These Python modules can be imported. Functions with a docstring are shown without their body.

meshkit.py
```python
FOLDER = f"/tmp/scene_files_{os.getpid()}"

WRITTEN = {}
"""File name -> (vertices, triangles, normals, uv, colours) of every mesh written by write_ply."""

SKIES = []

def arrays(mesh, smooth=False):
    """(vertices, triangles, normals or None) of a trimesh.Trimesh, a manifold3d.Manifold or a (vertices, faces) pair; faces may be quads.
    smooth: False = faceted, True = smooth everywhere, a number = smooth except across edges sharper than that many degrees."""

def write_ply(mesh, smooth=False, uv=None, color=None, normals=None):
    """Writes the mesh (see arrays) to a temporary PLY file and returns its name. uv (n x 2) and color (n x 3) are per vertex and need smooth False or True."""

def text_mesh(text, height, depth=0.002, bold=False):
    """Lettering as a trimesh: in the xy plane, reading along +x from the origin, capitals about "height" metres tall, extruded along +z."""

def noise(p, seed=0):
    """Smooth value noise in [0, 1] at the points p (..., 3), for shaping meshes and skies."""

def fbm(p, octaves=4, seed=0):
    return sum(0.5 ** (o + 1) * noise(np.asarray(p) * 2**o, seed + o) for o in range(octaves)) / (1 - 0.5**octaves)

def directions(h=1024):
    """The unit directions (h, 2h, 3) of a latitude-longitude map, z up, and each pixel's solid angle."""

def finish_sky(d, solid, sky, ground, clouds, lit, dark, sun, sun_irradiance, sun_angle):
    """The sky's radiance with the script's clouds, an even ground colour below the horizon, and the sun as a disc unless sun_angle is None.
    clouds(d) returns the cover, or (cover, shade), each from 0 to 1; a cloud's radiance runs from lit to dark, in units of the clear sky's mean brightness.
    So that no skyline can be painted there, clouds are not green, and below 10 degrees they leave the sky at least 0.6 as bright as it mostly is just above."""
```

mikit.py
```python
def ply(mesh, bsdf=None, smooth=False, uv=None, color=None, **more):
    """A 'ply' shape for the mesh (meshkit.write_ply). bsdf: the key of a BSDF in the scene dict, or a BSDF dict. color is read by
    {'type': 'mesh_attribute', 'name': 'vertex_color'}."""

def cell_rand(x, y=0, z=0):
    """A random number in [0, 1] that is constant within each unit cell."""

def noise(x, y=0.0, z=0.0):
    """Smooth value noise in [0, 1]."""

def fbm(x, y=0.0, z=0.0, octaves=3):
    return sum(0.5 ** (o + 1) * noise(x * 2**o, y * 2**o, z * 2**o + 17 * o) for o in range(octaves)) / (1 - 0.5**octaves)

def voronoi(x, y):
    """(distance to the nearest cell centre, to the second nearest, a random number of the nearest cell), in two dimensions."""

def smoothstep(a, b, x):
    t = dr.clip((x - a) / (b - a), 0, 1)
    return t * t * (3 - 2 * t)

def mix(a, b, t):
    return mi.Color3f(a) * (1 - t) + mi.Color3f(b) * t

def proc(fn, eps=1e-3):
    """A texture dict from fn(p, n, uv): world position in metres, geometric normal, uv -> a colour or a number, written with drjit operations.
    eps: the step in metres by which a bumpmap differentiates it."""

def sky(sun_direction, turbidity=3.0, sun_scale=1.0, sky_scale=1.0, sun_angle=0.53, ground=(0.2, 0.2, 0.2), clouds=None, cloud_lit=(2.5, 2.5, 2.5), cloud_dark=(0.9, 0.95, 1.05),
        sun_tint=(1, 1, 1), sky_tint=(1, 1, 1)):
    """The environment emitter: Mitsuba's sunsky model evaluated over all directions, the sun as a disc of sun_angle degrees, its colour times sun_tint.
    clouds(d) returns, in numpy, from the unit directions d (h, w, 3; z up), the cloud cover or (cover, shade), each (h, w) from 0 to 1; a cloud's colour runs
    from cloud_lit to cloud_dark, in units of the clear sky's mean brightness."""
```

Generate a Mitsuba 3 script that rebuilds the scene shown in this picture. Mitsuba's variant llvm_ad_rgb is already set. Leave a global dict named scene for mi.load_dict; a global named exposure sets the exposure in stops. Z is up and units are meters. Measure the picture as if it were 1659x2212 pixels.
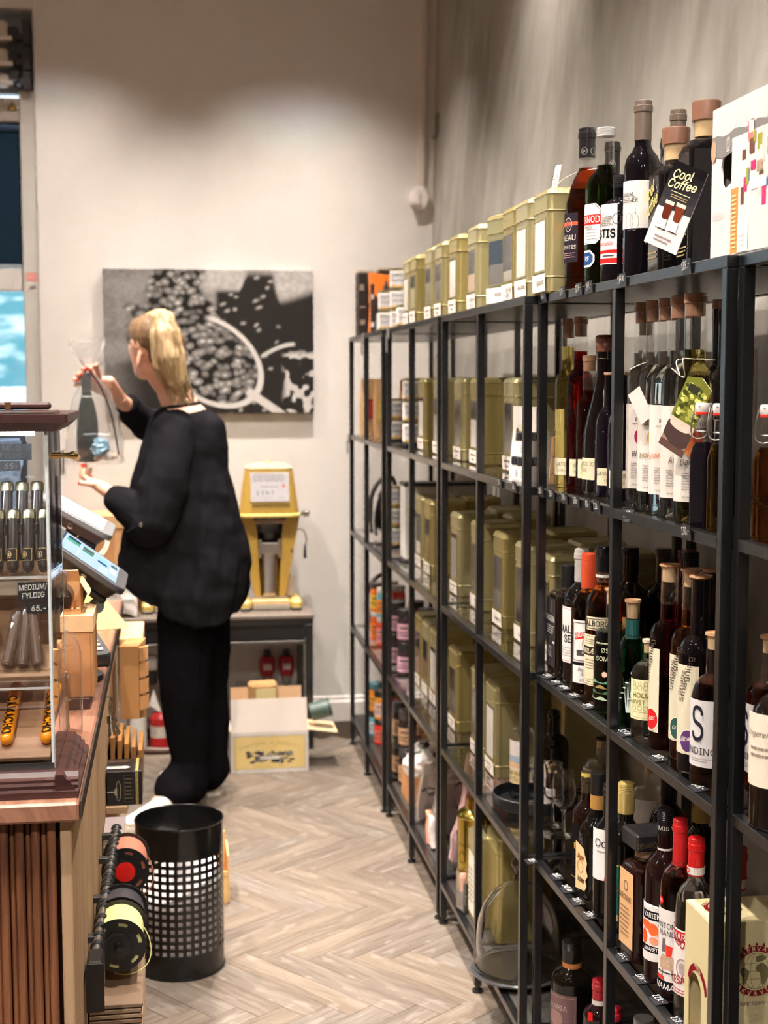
import math, random, numpy as np, trimesh, mitsuba as mi, drjit as dr
import manifold3d as m3
from shapely.geometry import Polygon, box as sbox
import meshkit, mikit
from mikit import proc, noise, fbm, smoothstep, mix
rng = random.Random(7)
T = mi.ScalarTransform4f
PI = math.pi
scene, labels, _count = {}, {}, {}

# ------------------------------------------------------------------ camera, daylight, exposure
exposure = 0.66
CAM_H, YAW, PITCH, ROLL, FPX = 1.57153, 0.1499, 0.09306, -0.00118, 3055.6
_F = np.array([math.sin(YAW)*math.cos(PITCH), math.cos(YAW)*math.cos(PITCH), -math.sin(PITCH)])
_R = np.array([math.cos(YAW), -math.sin(YAW), 0.0])
_U = np.cross(_R, _F)
_U = _U*math.cos(ROLL) - _R*math.sin(ROLL)
scene['camera'] = {'type': 'thinlens', 'fov': math.degrees(2*math.atan(1659/2/FPX)), 'fov_axis': 'x',
                   'aperture_radius': 0.0042, 'focus_distance': 2.45, 'near_clip': 0.05, 'far_clip': 200.0,
                   'to_world': T().look_at(origin=[0, 0, CAM_H], target=[float(v) for v in np.array([0, 0, CAM_H])+_F], up=[float(v) for v in _U])}
scene['sky'] = dict(mikit.sky([-0.5, 0.6, 0.45], turbidity=5.0, sun_scale=0.0, sky_scale=13.0,
                              clouds=lambda d: (np.full(d.shape[:2], 0.75), np.full(d.shape[:2], 0.2))), sampling_weight=0.4)

# ------------------------------------------------------------------ helpers
def lin(c):
    """sRGB 0-255 (or '#rrggbb') to linear."""
    if isinstance(c, str):
        c = c.lstrip('#'); c = [int(c[i:i+2], 16) for i in (0, 2, 4)]
    c = np.asarray(c, float)/255
    return np.where(c <= 0.04045, c/12.92, ((c+0.055)/1.055)**2.4)

def cat(*ms):
    ms = [m for a in ms for m in (a if isinstance(a, list) else [a])]
    return trimesh.util.concatenate(ms) if len(ms) > 1 else ms[0]

def mv(m, x=0, y=0, z=0):
    m = m.copy(); m.apply_translation([x, y, z]); return m

def rot(m, deg, axis=(0, 0, 1), about=(0, 0, 0)):
    m = m.copy(); m.apply_transform(trimesh.transformations.rotation_matrix(math.radians(deg), axis, about)); return m

def bx(x0, x1, y0, y1, z0, z1, b=0.0):
    """A box, its edges chamfered by b."""
    if b <= 0:
        m = trimesh.creation.box([x1-x0, y1-y0, z1-z0])
    else:
        e = np.array([x1-x0, y1-y0, z1-z0])/2
        P = [s*(e-b*np.array(k)) for s in np.array(np.meshgrid([-1, 1], [-1, 1], [-1, 1])).T.reshape(-1, 3) for k in ((0, 1, 1), (1, 0, 1), (1, 1, 0))]
        m = trimesh.convex.convex_hull(np.array(P))
    m.apply_translation([(x0+x1)/2, (y0+y1)/2, (z0+z1)/2]); return m

def lathe(prof, n=28):
    """Profile [(r, z)...] turned about z; first and last may lie on the axis."""
    prof = np.array(prof, float); k = len(prof)
    a = np.arange(n)*2*PI/n
    v = np.stack([np.outer(prof[:, 0], np.cos(a)), np.outer(prof[:, 0], np.sin(a)), np.repeat(prof[:, 1:2], n, 1)], -1).reshape(-1, 3)
    i, j = np.meshgrid(np.arange(k-1), np.arange(n), indexing='ij')
    q = np.stack([i*n+j, i*n+(j+1) % n, (i+1)*n+(j+1) % n, (i+1)*n+j], -1).reshape(-1, 4)
    m = trimesh.Trimesh(v, np.vstack([q[:, [0, 1, 2]], q[:, [0, 2, 3]]]), process=False)
    m.merge_vertices(); m.update_faces(m.nondegenerate_faces()); return m

def cyl(r, z0, z1, n=20, r2=None):
    r2 = r if r2 is None else r2
    return lathe([(0, z0), (r, z0), (r2, z1), (0, z1)], n)

def tube(pts, r, n=8, cap=True):
    p = np.array(pts, float); r = np.broadcast_to(r, (len(p),))
    t = np.gradient(p, axis=0); t /= np.linalg.norm(t, axis=1, keepdims=True)+1e-12
    up = np.array([0, 0, 1.0]) if abs(t[0][2]) < 0.9 else np.array([1.0, 0, 0])
    A = []
    a = np.cross(t[0], up); a /= np.linalg.norm(a)
    for k in range(len(p)):
        a = a - t[k]*(a@t[k]); a /= np.linalg.norm(a)+1e-12; A.append(a)
    A = np.array(A); B = np.cross(t, A)
    th = np.arange(n)*2*PI/n
    v = (p[:, None]+r[:, None, None]*(np.cos(th)[None, :, None]*A[:, None]+np.sin(th)[None, :, None]*B[:, None])).reshape(-1, 3)
    i, j = np.meshgrid(np.arange(len(p)-1), np.arange(n), indexing='ij')
    q = np.stack([i*n+j, i*n+(j+1) % n, (i+1)*n+(j+1) % n, (i+1)*n+j], -1).reshape(-1, 4)
    f = [q[:, [0, 1, 2]], q[:, [0, 2, 3]]]
    if cap:
        c0, c1 = len(v), len(v)+1
        v = np.vstack([v, p[0], p[-1]]); k = np.arange(n); o = (len(p)-1)*n
        f += [np.stack([np.full(n, c0), (k+1) % n, k], 1), np.stack([np.full(n, c1), o+k, o+(k+1) % n], 1)]
    m = trimesh.Trimesh(v, np.vstack(f), process=False)
    return m

def smoothpath(pts, n=6):
    from scipy.interpolate import CubicSpline
    p = np.array(pts, float); s = np.r_[0, np.cumsum(np.linalg.norm(np.diff(p, axis=0), axis=1))]
    return CubicSpline(s, p)(np.linspace(0, s[-1], n*(len(p)-1)+1))

def rring(w, d, r, n=4):
    """Rounded rectangle outline (w x d, corner radius r), counter-clockwise; n=1 gives chamfered corners."""
    P = []
    for cx, cy, a0 in ((w/2-r, d/2-r, 0), (-w/2+r, d/2-r, PI/2), (-w/2+r, -d/2+r, PI), (w/2-r, -d/2+r, 1.5*PI)):
        for k in range(n+1):
            a = a0+k*PI/2/n; P.append((cx+r*math.cos(a), cy+r*math.sin(a)))
    return np.array(P)

def loft(rings, caps=True):
    """rings: list of (outline n x 2, z)."""
    n = len(rings[0][0]); v = np.vstack([np.c_[o, np.full(n, z)] for o, z in rings])
    i, j = np.meshgrid(np.arange(len(rings)-1), np.arange(n), indexing='ij')
    q = np.stack([i*n+j, i*n+(j+1) % n, (i+1)*n+(j+1) % n, (i+1)*n+j], -1).reshape(-1, 4)
    f = [q[:, [0, 1, 2]], q[:, [0, 2, 3]]]
    if caps:
        b, t = len(v), len(v)+1
        v = np.vstack([v, v[:n].mean(0), v[-n:].mean(0)]); k = np.arange(n); o = (len(rings)-1)*n
        f += [np.stack([np.full(n, b), (k+1) % n, k], 1), np.stack([np.full(n, t), o+k, o+(k+1) % n], 1)]
    return trimesh.Trimesh(v, np.vstack(f), process=False)

def prism(poly, h):
    """Outline (in x, y) extruded to z = 0..h."""
    p = poly if hasattr(poly, 'exterior') else Polygon(poly)
    return trimesh.creation.extrude_polygon(p, h, engine='earcut')

def flat(poly, z=0.0):
    """Outline as a single sheet facing +z (print on a label)."""
    p = poly if hasattr(poly, 'exterior') else Polygon(poly)
    v, f = trimesh.creation.triangulate_polygon(p, engine='earcut')
    v = np.c_[v, np.full(len(v), z)]
    m = trimesh.Trimesh(v, f, process=False)
    if m.face_normals[:, 2].sum() < 0: m.invert()
    return m

_txt = {}
def text2d(s, height, bold=False):
    """Letters as a flat sheet in x, y: starts at x = 0 on the base line."""
    k = (s, bold)
    if k not in _txt:
        m = meshkit.text_mesh(s, 0.1, 0.01, bold)
        top = (m.vertices[m.faces][:, :, 2] > 0.005).all(1)
        m = trimesh.Trimesh(m.vertices, m.faces[top]); m.remove_unreferenced_vertices(); m.vertices[:, 2] = 0
        _txt[k] = m
    m = _txt[k].copy(); m.apply_scale(height/0.1); return m

def qrect(x0, x1, y0, y1, z=0.0):
    return trimesh.Trimesh([[x0, y0, z], [x1, y0, z], [x1, y1, z], [x0, y1, z]], [[0, 1, 2], [0, 2, 3]], process=False)

def qell(cx, cy, rx, ry, z=0.0, n=18, r0=0.0):
    a = np.arange(n)*2*PI/n; o = np.c_[cx+rx*np.cos(a), cy+ry*np.sin(a), np.full(n, z)]
    k = np.arange(n)
    if r0 <= 0:
        return trimesh.Trimesh(np.vstack([o, [cx, cy, z]]), np.stack([k, (k+1) % n, np.full(n, n)], 1), process=False)
    i = np.c_[cx+(rx-r0)*np.cos(a), cy+(ry-r0)*np.sin(a), np.full(n, z)]
    return trimesh.Trimesh(np.vstack([o, i]), np.vstack([np.stack([k, (k+1) % n, n+(k+1) % n], 1), np.stack([k, n+(k+1) % n, n+k], 1)]), process=False)

class Multi:
    """Several pieces with colours of their own, to be one mesh."""
    def __init__(self): self.v, self.f, self.n, self.c, self.k = [], [], [], [], 0
    def add(self, mesh, color, smooth=False):
        v, f, n = meshkit.arrays(mesh, smooth)
        if n is None:   # flat: split the faces
            v = v[f].reshape(-1, 3); f = np.arange(len(v)).reshape(-1, 3)
            t = v.reshape(-1, 3, 3); n = np.cross(t[:, 1]-t[:, 0], t[:, 2]-t[:, 0]); n /= np.linalg.norm(n, axis=1, keepdims=True)+1e-20; n = np.repeat(n, 3, 0)
        self.v.append(v); self.f.append(f+self.k); self.n.append(n); self.c.append(np.tile(lin(color), (len(v), 1))); self.k += len(v)
        return self
    def xf(self, fn):
        """Applies fn(points) -> points to everything and recomputes the normals facet by facet."""
        self.v = [fn(v) for v in self.v]
        for k, (v, f) in enumerate(zip(self.v, self.f)):
            f = f-f.min(); t = v[f]; fn_ = np.cross(t[:, 1]-t[:, 0], t[:, 2]-t[:, 0]); n = np.zeros_like(v)
            for q in range(3): np.add.at(n, f[:, q], fn_)
            self.n[k] = n/(np.linalg.norm(n, axis=1, keepdims=True)+1e-20)
        return self
    def arrays(self):
        return np.vstack(self.v), np.vstack(self.f), np.vstack(self.n), np.vstack(self.c)

_ply = {}
def shape(mesh, mat, color=None, smooth=30, M=None, share=None):
    """The ply dict. share: a key under which the written file is reused by other copies."""
    if share is not None and share in _ply:
        d = dict(_ply[share])
    else:
        if isinstance(mesh, Multi):
            v, f, n, c = mesh.arrays()
        else:
            v, f, n = meshkit.arrays(mesh, smooth); c = None if color is None else np.tile(lin(color), (len(v), 1))
        uv = np.tile(COAT[mat], (len(v), 1)) if mat in COAT else None
        p = meshkit.write_ply((v, f), False, uv, c, normals=n)
        d = {'type': 'ply', 'filename': p, 'face_normals': n is None}
        if share is not None: _ply[share] = dict(d)
    d['bsdf'] = {'type': 'ref', 'id': 'coated' if mat in COAT else ALIAS.get(mat, mat)}
    if M is not None: d['to_world'] = M
    return d

def fresh(key):
    n = _count.get(key, 0); _count[key] = n+1
    return key if n == 0 else f'{key}_{n:03d}'

def thing(name, label, category, group=None, kind=None):
    """The key that the thing's parts start with."""
    key = fresh(name); labels[key] = {'label': label, 'category': category}
    if group: labels[key]['group'] = group
    if kind: labels[key]['kind'] = kind
    return key

def part(parent, name, mesh, mat, color=None, smooth=30, M=None, label=None, share=None, kind=None):
    key = fresh(f'{parent}__{name}'); scene[key] = shape(mesh, mat, color, smooth, M, share)
    if label: labels.setdefault(key, {})['label'] = label
    if kind: labels.setdefault(key, {})['kind'] = kind
    return key

def solo(name, label, category, mesh, mat, color=None, smooth=30, M=None, group=None, share=None, kind=None):
    key = thing(name, label, category, group, kind); scene[key] = shape(mesh, mat, color, smooth, M, share); return key

def struct(name, mesh, mat, color=None, smooth=30, M=None, label=None):
    scene[name] = shape(mesh, mat, color, smooth, M); labels[name] = {'kind': 'structure', **({'label': label} if label else {})}
    _count[name] = 1; return name

def at(x, y, z, deg=0.0):
    return T().translate([float(x), float(y), float(z)]).rotate([0, 0, 1], float(deg))

# ------------------------------------------------------------------ materials
VC = {'type': 'mesh_attribute', 'name': 'vertex_color'}
def two(d): return {'type': 'twosided', 'bsdf': d}
def prin(color, rough=0.5, **k):
    return {'type': 'principled', 'base_color': color if isinstance(color, dict) else {'type': 'rgb', 'value': [float(x) for x in color]}, 'roughness': rough, **k}
def rpl(color, alpha=0.25, ior=1.5):
    return {'type': 'roughplastic', 'distribution': 'ggx', 'alpha': alpha, 'int_ior': ior, 'diffuse_reflectance': color if isinstance(color, dict) else {'type': 'rgb', 'value': [float(x) for x in color]}}
scene['matte'] = two({'type': 'diffuse', 'reflectance': VC})
# one coated material for all plain things: its roughness and metalness stand in each mesh's uv
def _rough(p, n, uv): return uv.x
def _metal(p, n, uv): return uv.y
scene['coated'] = two({'type': 'principled', 'base_color': VC, 'roughness': proc(_rough), 'metallic': proc(_metal), 'specular': 0.5})
COAT = {'satin': (0.36, 0), 'gloss': (0.16, 0), 'glassy': (0.05, 0), 'metal': (0.34, 1), 'tin': (0.36, 0.72), 'shiny_metal': (0.16, 1), 'silk': (0.55, 0), 'skin': (0.5, 0)}
scene['powder_black'] = two(rpl(lin((15, 16, 18)), 0.075, 1.75))
ALIAS = {'paper': 'matte', 'cloth': 'matte'}
scene['cellophane'] = {'type': 'blendbsdf', 'weight': 0.08, 'bsdf_0': {'type': 'thindielectric', 'int_ior': 1.6}, 'bsdf_1': {'type': 'principledthin', 'base_color': {'type': 'rgb', 'value': [0.86, 0.86, 0.86]}, 'diff_trans': 0.9, 'roughness': 0.3}}
scene['glass'] = {'type': 'dielectric', 'int_ior': 1.5, 'ext_ior': 1.0}
scene['pane'] = {'type': 'thindielectric', 'int_ior': 1.5}
scene['thin_glass'] = {'type': 'thindielectric', 'int_ior': 1.65}
def tint(c, ior=1.42): return {'type': 'dielectric', 'int_ior': ior, 'specular_transmittance': {'type': 'rgb', 'value': [float(v) for v in c]}}
for _n, _c in (('clear', (0.93, 0.95, 0.94)), ('amber', (0.75, 0.33, 0.08)), ('cognac', (0.5, 0.16, 0.03)), ('ruby', (0.42, 0.02, 0.03)), ('pale_gold', (0.82, 0.74, 0.42)),
               ('yellow', (0.8, 0.62, 0.2)), ('rose', (0.5, 0.13, 0.1)), ('green', (0.10, 0.45, 0.30)), ('bottle_green', (0.12, 0.2, 0.04)), ('orange', (0.85, 0.42, 0.1)), ('smoky', (0.35, 0.33, 0.3))):
    scene['liquid_'+_n] = tint(_c)

# ------------------------------------------------------------------ lamps on ceiling tracks (above the frame)
LAMP = 5200.0
ORD = ['first', 'second', 'third', 'fourth', 'fifth', 'sixth', 'seventh', 'eighth', 'ninth']
def spotlight(x, y, z, tx, ty, power=1.0, rad=0.036, what=''):
    d = np.array([tx-x, ty-y, -z], float); d /= np.linalg.norm(d)
    key = thing('track_spotlight', f'black track spotlight, {what}', 'lamp', 'track spotlights on the ceiling')
    M = T().look_at(origin=[x, y, z], target=[float(x+d[0]), float(y+d[1]), float(z+d[2])], up=[0.01, 1, 0])
    hous = lathe([(0, -0.10), (0.05, -0.10), (0.055, -0.09), (0.055, 0.075), (0.05, 0.075), (0.05, -0.005), (0, -0.005)], 24)
    part(key, 'housing', hous, 'powder_black', M=M, share='lamp_housing')
    part(key, 'stem', mv(cyl(0.012, 0, 3.9-z-0.02), x, y, z), 'powder_black')
    lens = trimesh.Trimesh(*(lambda q: (q.vertices, q.faces))(qell(0, 0, rad, rad, 0.0, 20)), process=False)
    k = part(key, 'lamp_lens', lens, 'paper', color=(250, 240, 225), M=M, share=None)
    c = LAMP*power*np.array([1.0, 0.915, 0.825])*(0.036/rad)**2
    scene[k]['emitter'] = {'type': 'area', 'radiance': {'type': 'rgb', 'value': [float(v) for v in c]}}
    scene[k]['face_normals'] = True
for a in ((-0.55, 1.3, 3.45, 0.35, 2.1, 0.8), (-0.55, 2.9, 3.45, 0.3, 3.1, 1.0), (-0.55, 4.6, 3.45, 0.2, 4.7, 0.9),
          (0.42, 2.0, 3.45, 0.6, 2.4, 0.8), (0.42, 3.3, 3.45, 0.5, 3.5, 0.9), (0.42, 4.7, 3.45, 0.42, 4.9, 0.9),
          (0.60, 5.72, 3.45, 0.55, 6.05, 0.8), (-0.45, 5.75, 3.45, -0.45, 6.1, 0.6),
          (0.98, 2.6, 3.45, 1.02, 2.65, 0.35), (0.98, 4.4, 3.45, 1.02, 4.45, 0.35),
          (-1.7, 2.2, 3.45, -1.5, 2.4, 0.8), (-1.7, 4.6, 3.45, -1.5, 4.6, 0.6), (-0.75, -0.9, 3.45, -0.3, 1.6, 0.9), (0.35, -0.9, 3.45, 0.6, 1.9, 0.5)):
    row = {-0.55: 'over the counter edge', 0.42: 'over the aisle', 0.98: 'over the shelf tops', -1.7: 'over the shop floor beyond the counter'}.get(a[0], 'near the white back wall' if a[1] > 5 else 'behind the camera')
    _count['row'+row] = _count.get('row'+row, 0)+1
    spotlight(*a, what=f'{ORD[_count["row"+row]-1]} from the front {row}')
for i, (x, y0, y1) in enumerate(((-0.55, 0.9, 6.0), (0.42, 1.6, 5.2), (-1.7, 1.8, 5.0))):
    solo('ceiling_track', 'black ceiling lighting track '+('over the counter', 'over the aisle', 'farthest left')[i], 'lighting track', bx(x-0.018, x+0.018, y0, y1, 3.875, 3.9), 'powder_black', group='lighting tracks')

# ------------------------------------------------------------------ surfaces of the room
def plaster_grey(p, n, uv):
    a = fbm(p.y*2.2+p.z*0.7, p.z*0.9, 1.0, 3); b = fbm(p.y*9+p.z*5, p.z*2.6-p.y*2, 4.0, 3); s = fbm(p.y*46, p.z*9, 2.0, 2)
    t = dr.clip(0.5+1.5*(a-0.5)+0.9*(b-0.5)+0.25*(s-0.5), 0, 1)
    return mix((0.225, 0.205, 0.178), (0.40, 0.375, 0.335), t)
scene['plaster_grey'] = two({'type': 'diffuse', 'reflectance': proc(plaster_grey)})
def plaster_white(p, n, uv):
    t = fbm(p.x*3+p.y, p.z*3, p.y, 3)
    return mix((0.70, 0.655, 0.615), (0.75, 0.705, 0.665), t)
scene['plaster_white'] = two({'type': 'diffuse', 'reflectance': proc(plaster_white)})
def wood_grain(p, lo, hi, ax=0, k=1.0, seed=0.0):
    u, v, w = (p.x, p.y, p.z) if ax == 0 else (p.y, p.x, p.z) if ax == 1 else (p.z, p.x, p.y)
    warp = fbm(u*2.5*k, v*14*k, w*14*k+seed, 3)
    g = fbm(u*5*k+warp*2, (v+w*0.7)*90*k+warp*5, seed, 3); f = noise(u*30*k, v*900*k, w*900*k)
    t = dr.clip(0.5+1.2*(g-0.5)+0.7*(warp-0.5)+0.25*(f-0.5), 0, 1)
    return mix(lo, hi, t)

wl = bx(1.22, 1.30, -2.6, 6.45, 0, 3.95); wl.vertices[:, 0] += (wl.vertices[:, 2]-2.18)*0.0194-0.03
struct('wall_right', wl, 'plaster_grey')
struct('wall_back', bx(-0.559, 1.29, 6.40, 6.62, 0, 3.9, 0.004), 'plaster_white')
WB = []
struct('wall_back_left', cat(bx(-3.5, -0.559, 6.40, 6.62, 0, 0.90), bx(-3.5, -0.559, 6.40, 6.62, 3.16, 3.9), bx(-3.5, -2.3, 6.40, 6.62, 0.9, 3.16)), 'plaster_white')
struct('wall_left', bx(-3.58, -3.5, -2.6, 6.62, 0, 3.9), 'plaster_white')
struct('wall_front', bx(-3.5, 1.3, -2.68, -2.6, 0, 3.9), 'plaster_white')
struct('ceiling', bx(-3.58, 1.36, -2.68, 6.62, 3.9, 3.98), 'paper', (225, 222, 216))
bb = prism([(0, 0), (0.016, 0), (0.016, 0.088), (0.008, 0.10), (0.008, 0.112), (0, 0.118)], 1.70)
bb.vertices = np.c_[-0.545+bb.vertices[:, 2], 6.4-bb.vertices[:, 0], bb.vertices[:, 1]]
bb.fix_normals(); struct('baseboard_back', bb, 'satin', (232, 224, 219))

# ------------------------------------------------------------------ herringbone floor, plank by plank
def floor_wood(p, n, uv):
    # uv carries the plank's own frame: x along the grain in metres (with a random offset), y across
    u, v = uv.x, uv.y
    warp = fbm(u*4, v*22, 3.0, 3)
    g = fbm(u*7+warp*1.6, v*150+warp*7, 1.0, 3); fine = noise(u*55, v*900, 2.0)
    tone = mikit.cell_rand(dr.floor(u/7.0), 3.0); warm = mikit.cell_rand(dr.floor(u/7.0), 5.0)
    t = dr.clip(0.5+1.3*(g-0.5)+0.9*(warp-0.5)+0.3*(fine-0.5)+0.38*(tone-0.5), 0, 1)
    c = mix((0.205, 0.155, 0.118), (0.355, 0.288, 0.232), t)
    c = c*mix((0.97, 0.99, 1.03), (1.04, 0.99, 0.94), warm)
    lime = smoothstep(0.70, 0.80, fbm(u*16, v*60, 9.0, 2))*0.22
    return mix(c, mi.Color3f(0.62, 0.56, 0.50), lime)
scene['floor_wood'] = two(rpl(proc(floor_wood), 0.3))
struct('floor', bx(-3.5, 1.3, -2.6, 6.62, -0.06, -0.0035), 'matte', (70, 60, 52))
_count['floor'] = 1
PW, PL, PT = 0.08, 0.48, math.radians(-52)
e1 = np.array([math.cos(PT), math.sin(PT)]); e2 = np.array([-e1[1], e1[0]])
def plank_mesh(k):
    """One plank lying along +x of its own frame, top at z = 0; its grain's offset in the uv."""
    L, Wd, g, b = PL, PW, 0.0006, 0.0012
    o = lambda i: np.array([[g+i, g+i], [L-g-i, g+i], [L-g-i, Wd-g-i], [g+i, Wd-g-i]])
    v = np.vstack([np.c_[o(0), np.full(4, -0.0035)], np.c_[o(0), np.full(4, -b)], np.c_[o(b), np.zeros(4)]])
    f = []
    for r in (0, 4):
        for j in range(4):
            a, c = r+j, r+(j+1) % 4; f += [[a, c, c+4], [a, c+4, a+4]]
    f += [[8, 9, 10], [8, 10, 11]]
    return v, np.array(f), np.c_[v[:, 0]+7.0*k+0.4, v[:, 1]+0.37*k]
planks, far = [], []
rp = random.Random(11)
for m in range(-14, 15):
    for i in range(-90, 91):
        for kind in (0, 1):
            o = e1*(i*PW+m*PL)+e2*(i*PW-m*PL+(PW if kind else 0))
            ang = PT if kind == 0 else PT+PI/2
            dx, dy = math.cos(ang), math.sin(ang)
            if kind: o = o+e1*PW          # turned planks grow along +e2, their width along -e1
            o = o+np.array([0.368-0.02, 3.708])
            c = o+np.array([dx, dy])*PL/2+np.array([-dy, dx])*PW/2
            if not (-2.9 < c[0] < 1.02 and -1.2 < c[1] < 6.14): continue
            seen = -0.28 < c[0] < 0.98 and 2.55 < c[1] and c[0] < 1.02 and not (c[0] < -0.13 and c[1] < 3.6)
            (planks if seen else far).append((c[1], o, ang, rp.randrange(9)))
planks.sort(key=lambda a: a[0])
for _, o, ang, k in planks[300:]: far.append((0, o, ang, k))
files = [None]*9
for k in range(9):
    v, f, uv = plank_mesh(k); files[k] = meshkit.write_ply((v, f), False, uv)
for _, o, ang, k in planks[:300]:
    key = fresh('floor__plank')
    scene[key] = {'type': 'ply', 'filename': files[k], 'face_normals': True, 'bsdf': {'type': 'ref', 'id': 'floor_wood'}, 'to_world': at(o[0], o[1], 0, math.degrees(ang))}
V, Fc, UV, n0 = [], [], [], 0
for _, o, ang, k in far:
    v, f, uv = plank_mesh(k); c, s = math.cos(ang), math.sin(ang)
    V.append(np.c_[v[:, 0]*c-v[:, 1]*s+o[0], v[:, 0]*s+v[:, 1]*c+o[1], v[:, 2]]); Fc.append(f+n0); UV.append(uv); n0 += len(v)
if V:
    scene['floor__plank_field'] = {'type': 'ply', 'filename': meshkit.write_ply((np.vstack(V), np.vstack(Fc)), False, np.vstack(UV)), 'face_normals': True, 'bsdf': {'type': 'ref', 'id': 'floor_wood'}}
    labels['floor__plank_field'] = {'kind': 'stuff', 'label': 'wooden herringbone planks away from the aisle'}

# ------------------------------------------------------------------ window at the back left, what is outside it
def box_part(parent, name, *a, mat='satin', color=(225, 222, 216), b=0.0, **k):
    return part(parent, name, bx(*a, b), mat, color, **k)
labels['window_1'] = {'kind': 'structure', 'label': 'tall shop window with a dark roller blind at the back left'}; _count['window_1'] = 1
W1 = 'window_1'
box_part(W1, 'jamb', -0.625, -0.560, 6.42, 6.56, 0.94, 2.82, color=(196, 191, 184), b=0.004)
box_part(W1, 'jamb', -2.30, -2.23, 6.42, 6.56, 0.94, 2.82, color=(196, 191, 184), b=0.004)
box_part(W1, 'mullion', -0.83, -0.78, 6.43, 6.55, 0.94, 2.79, color=(205, 200, 194), b=0.004)
box_part(W1, 'sill', -2.30, -0.560, 6.38, 6.62, 0.90, 0.94, color=(222, 222, 222), b=0.005)
box_part(W1, 'transom', -2.23, -0.625, 6.46, 6.54, 1.965, 2.06, color=(222, 216, 210), b=0.004)
box_part(W1, 'head_rail', -2.23, -0.625, 6.44, 6.56, 2.69, 2.79, color=(205, 198, 188), b=0.004)
box_part(W1, 'bottom_rail', -2.23, -0.625, 6.46, 6.54, 0.94, 1.03, color=(222, 222, 222), b=0.004)
box_part(W1, 'pane', -2.23, -0.625, 6.508, 6.514, 1.03, 1.965, mat='pane')
box_part(W1, 'pane', -2.23, -0.625, 6.508, 6.514, 2.06, 2.69, mat='pane')
box_part(W1, 'upper_panel', -2.30, -0.560, 6.50, 6.56, 2.82, 3.16, color=(168, 178, 190))
rb = solo('roller_blind', 'dark navy roller blind pulled down over the upper window', 'blind', bx(-0.775, -0.63, 6.470, 6.474, 2.075, 2.66), 'cloth', (28, 42, 56))
part(rb, 'bottom_bar', bx(-0.778, -0.628, 6.462, 6.482, 2.062, 2.08, 0.003), 'satin', (150, 160, 165))
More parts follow.
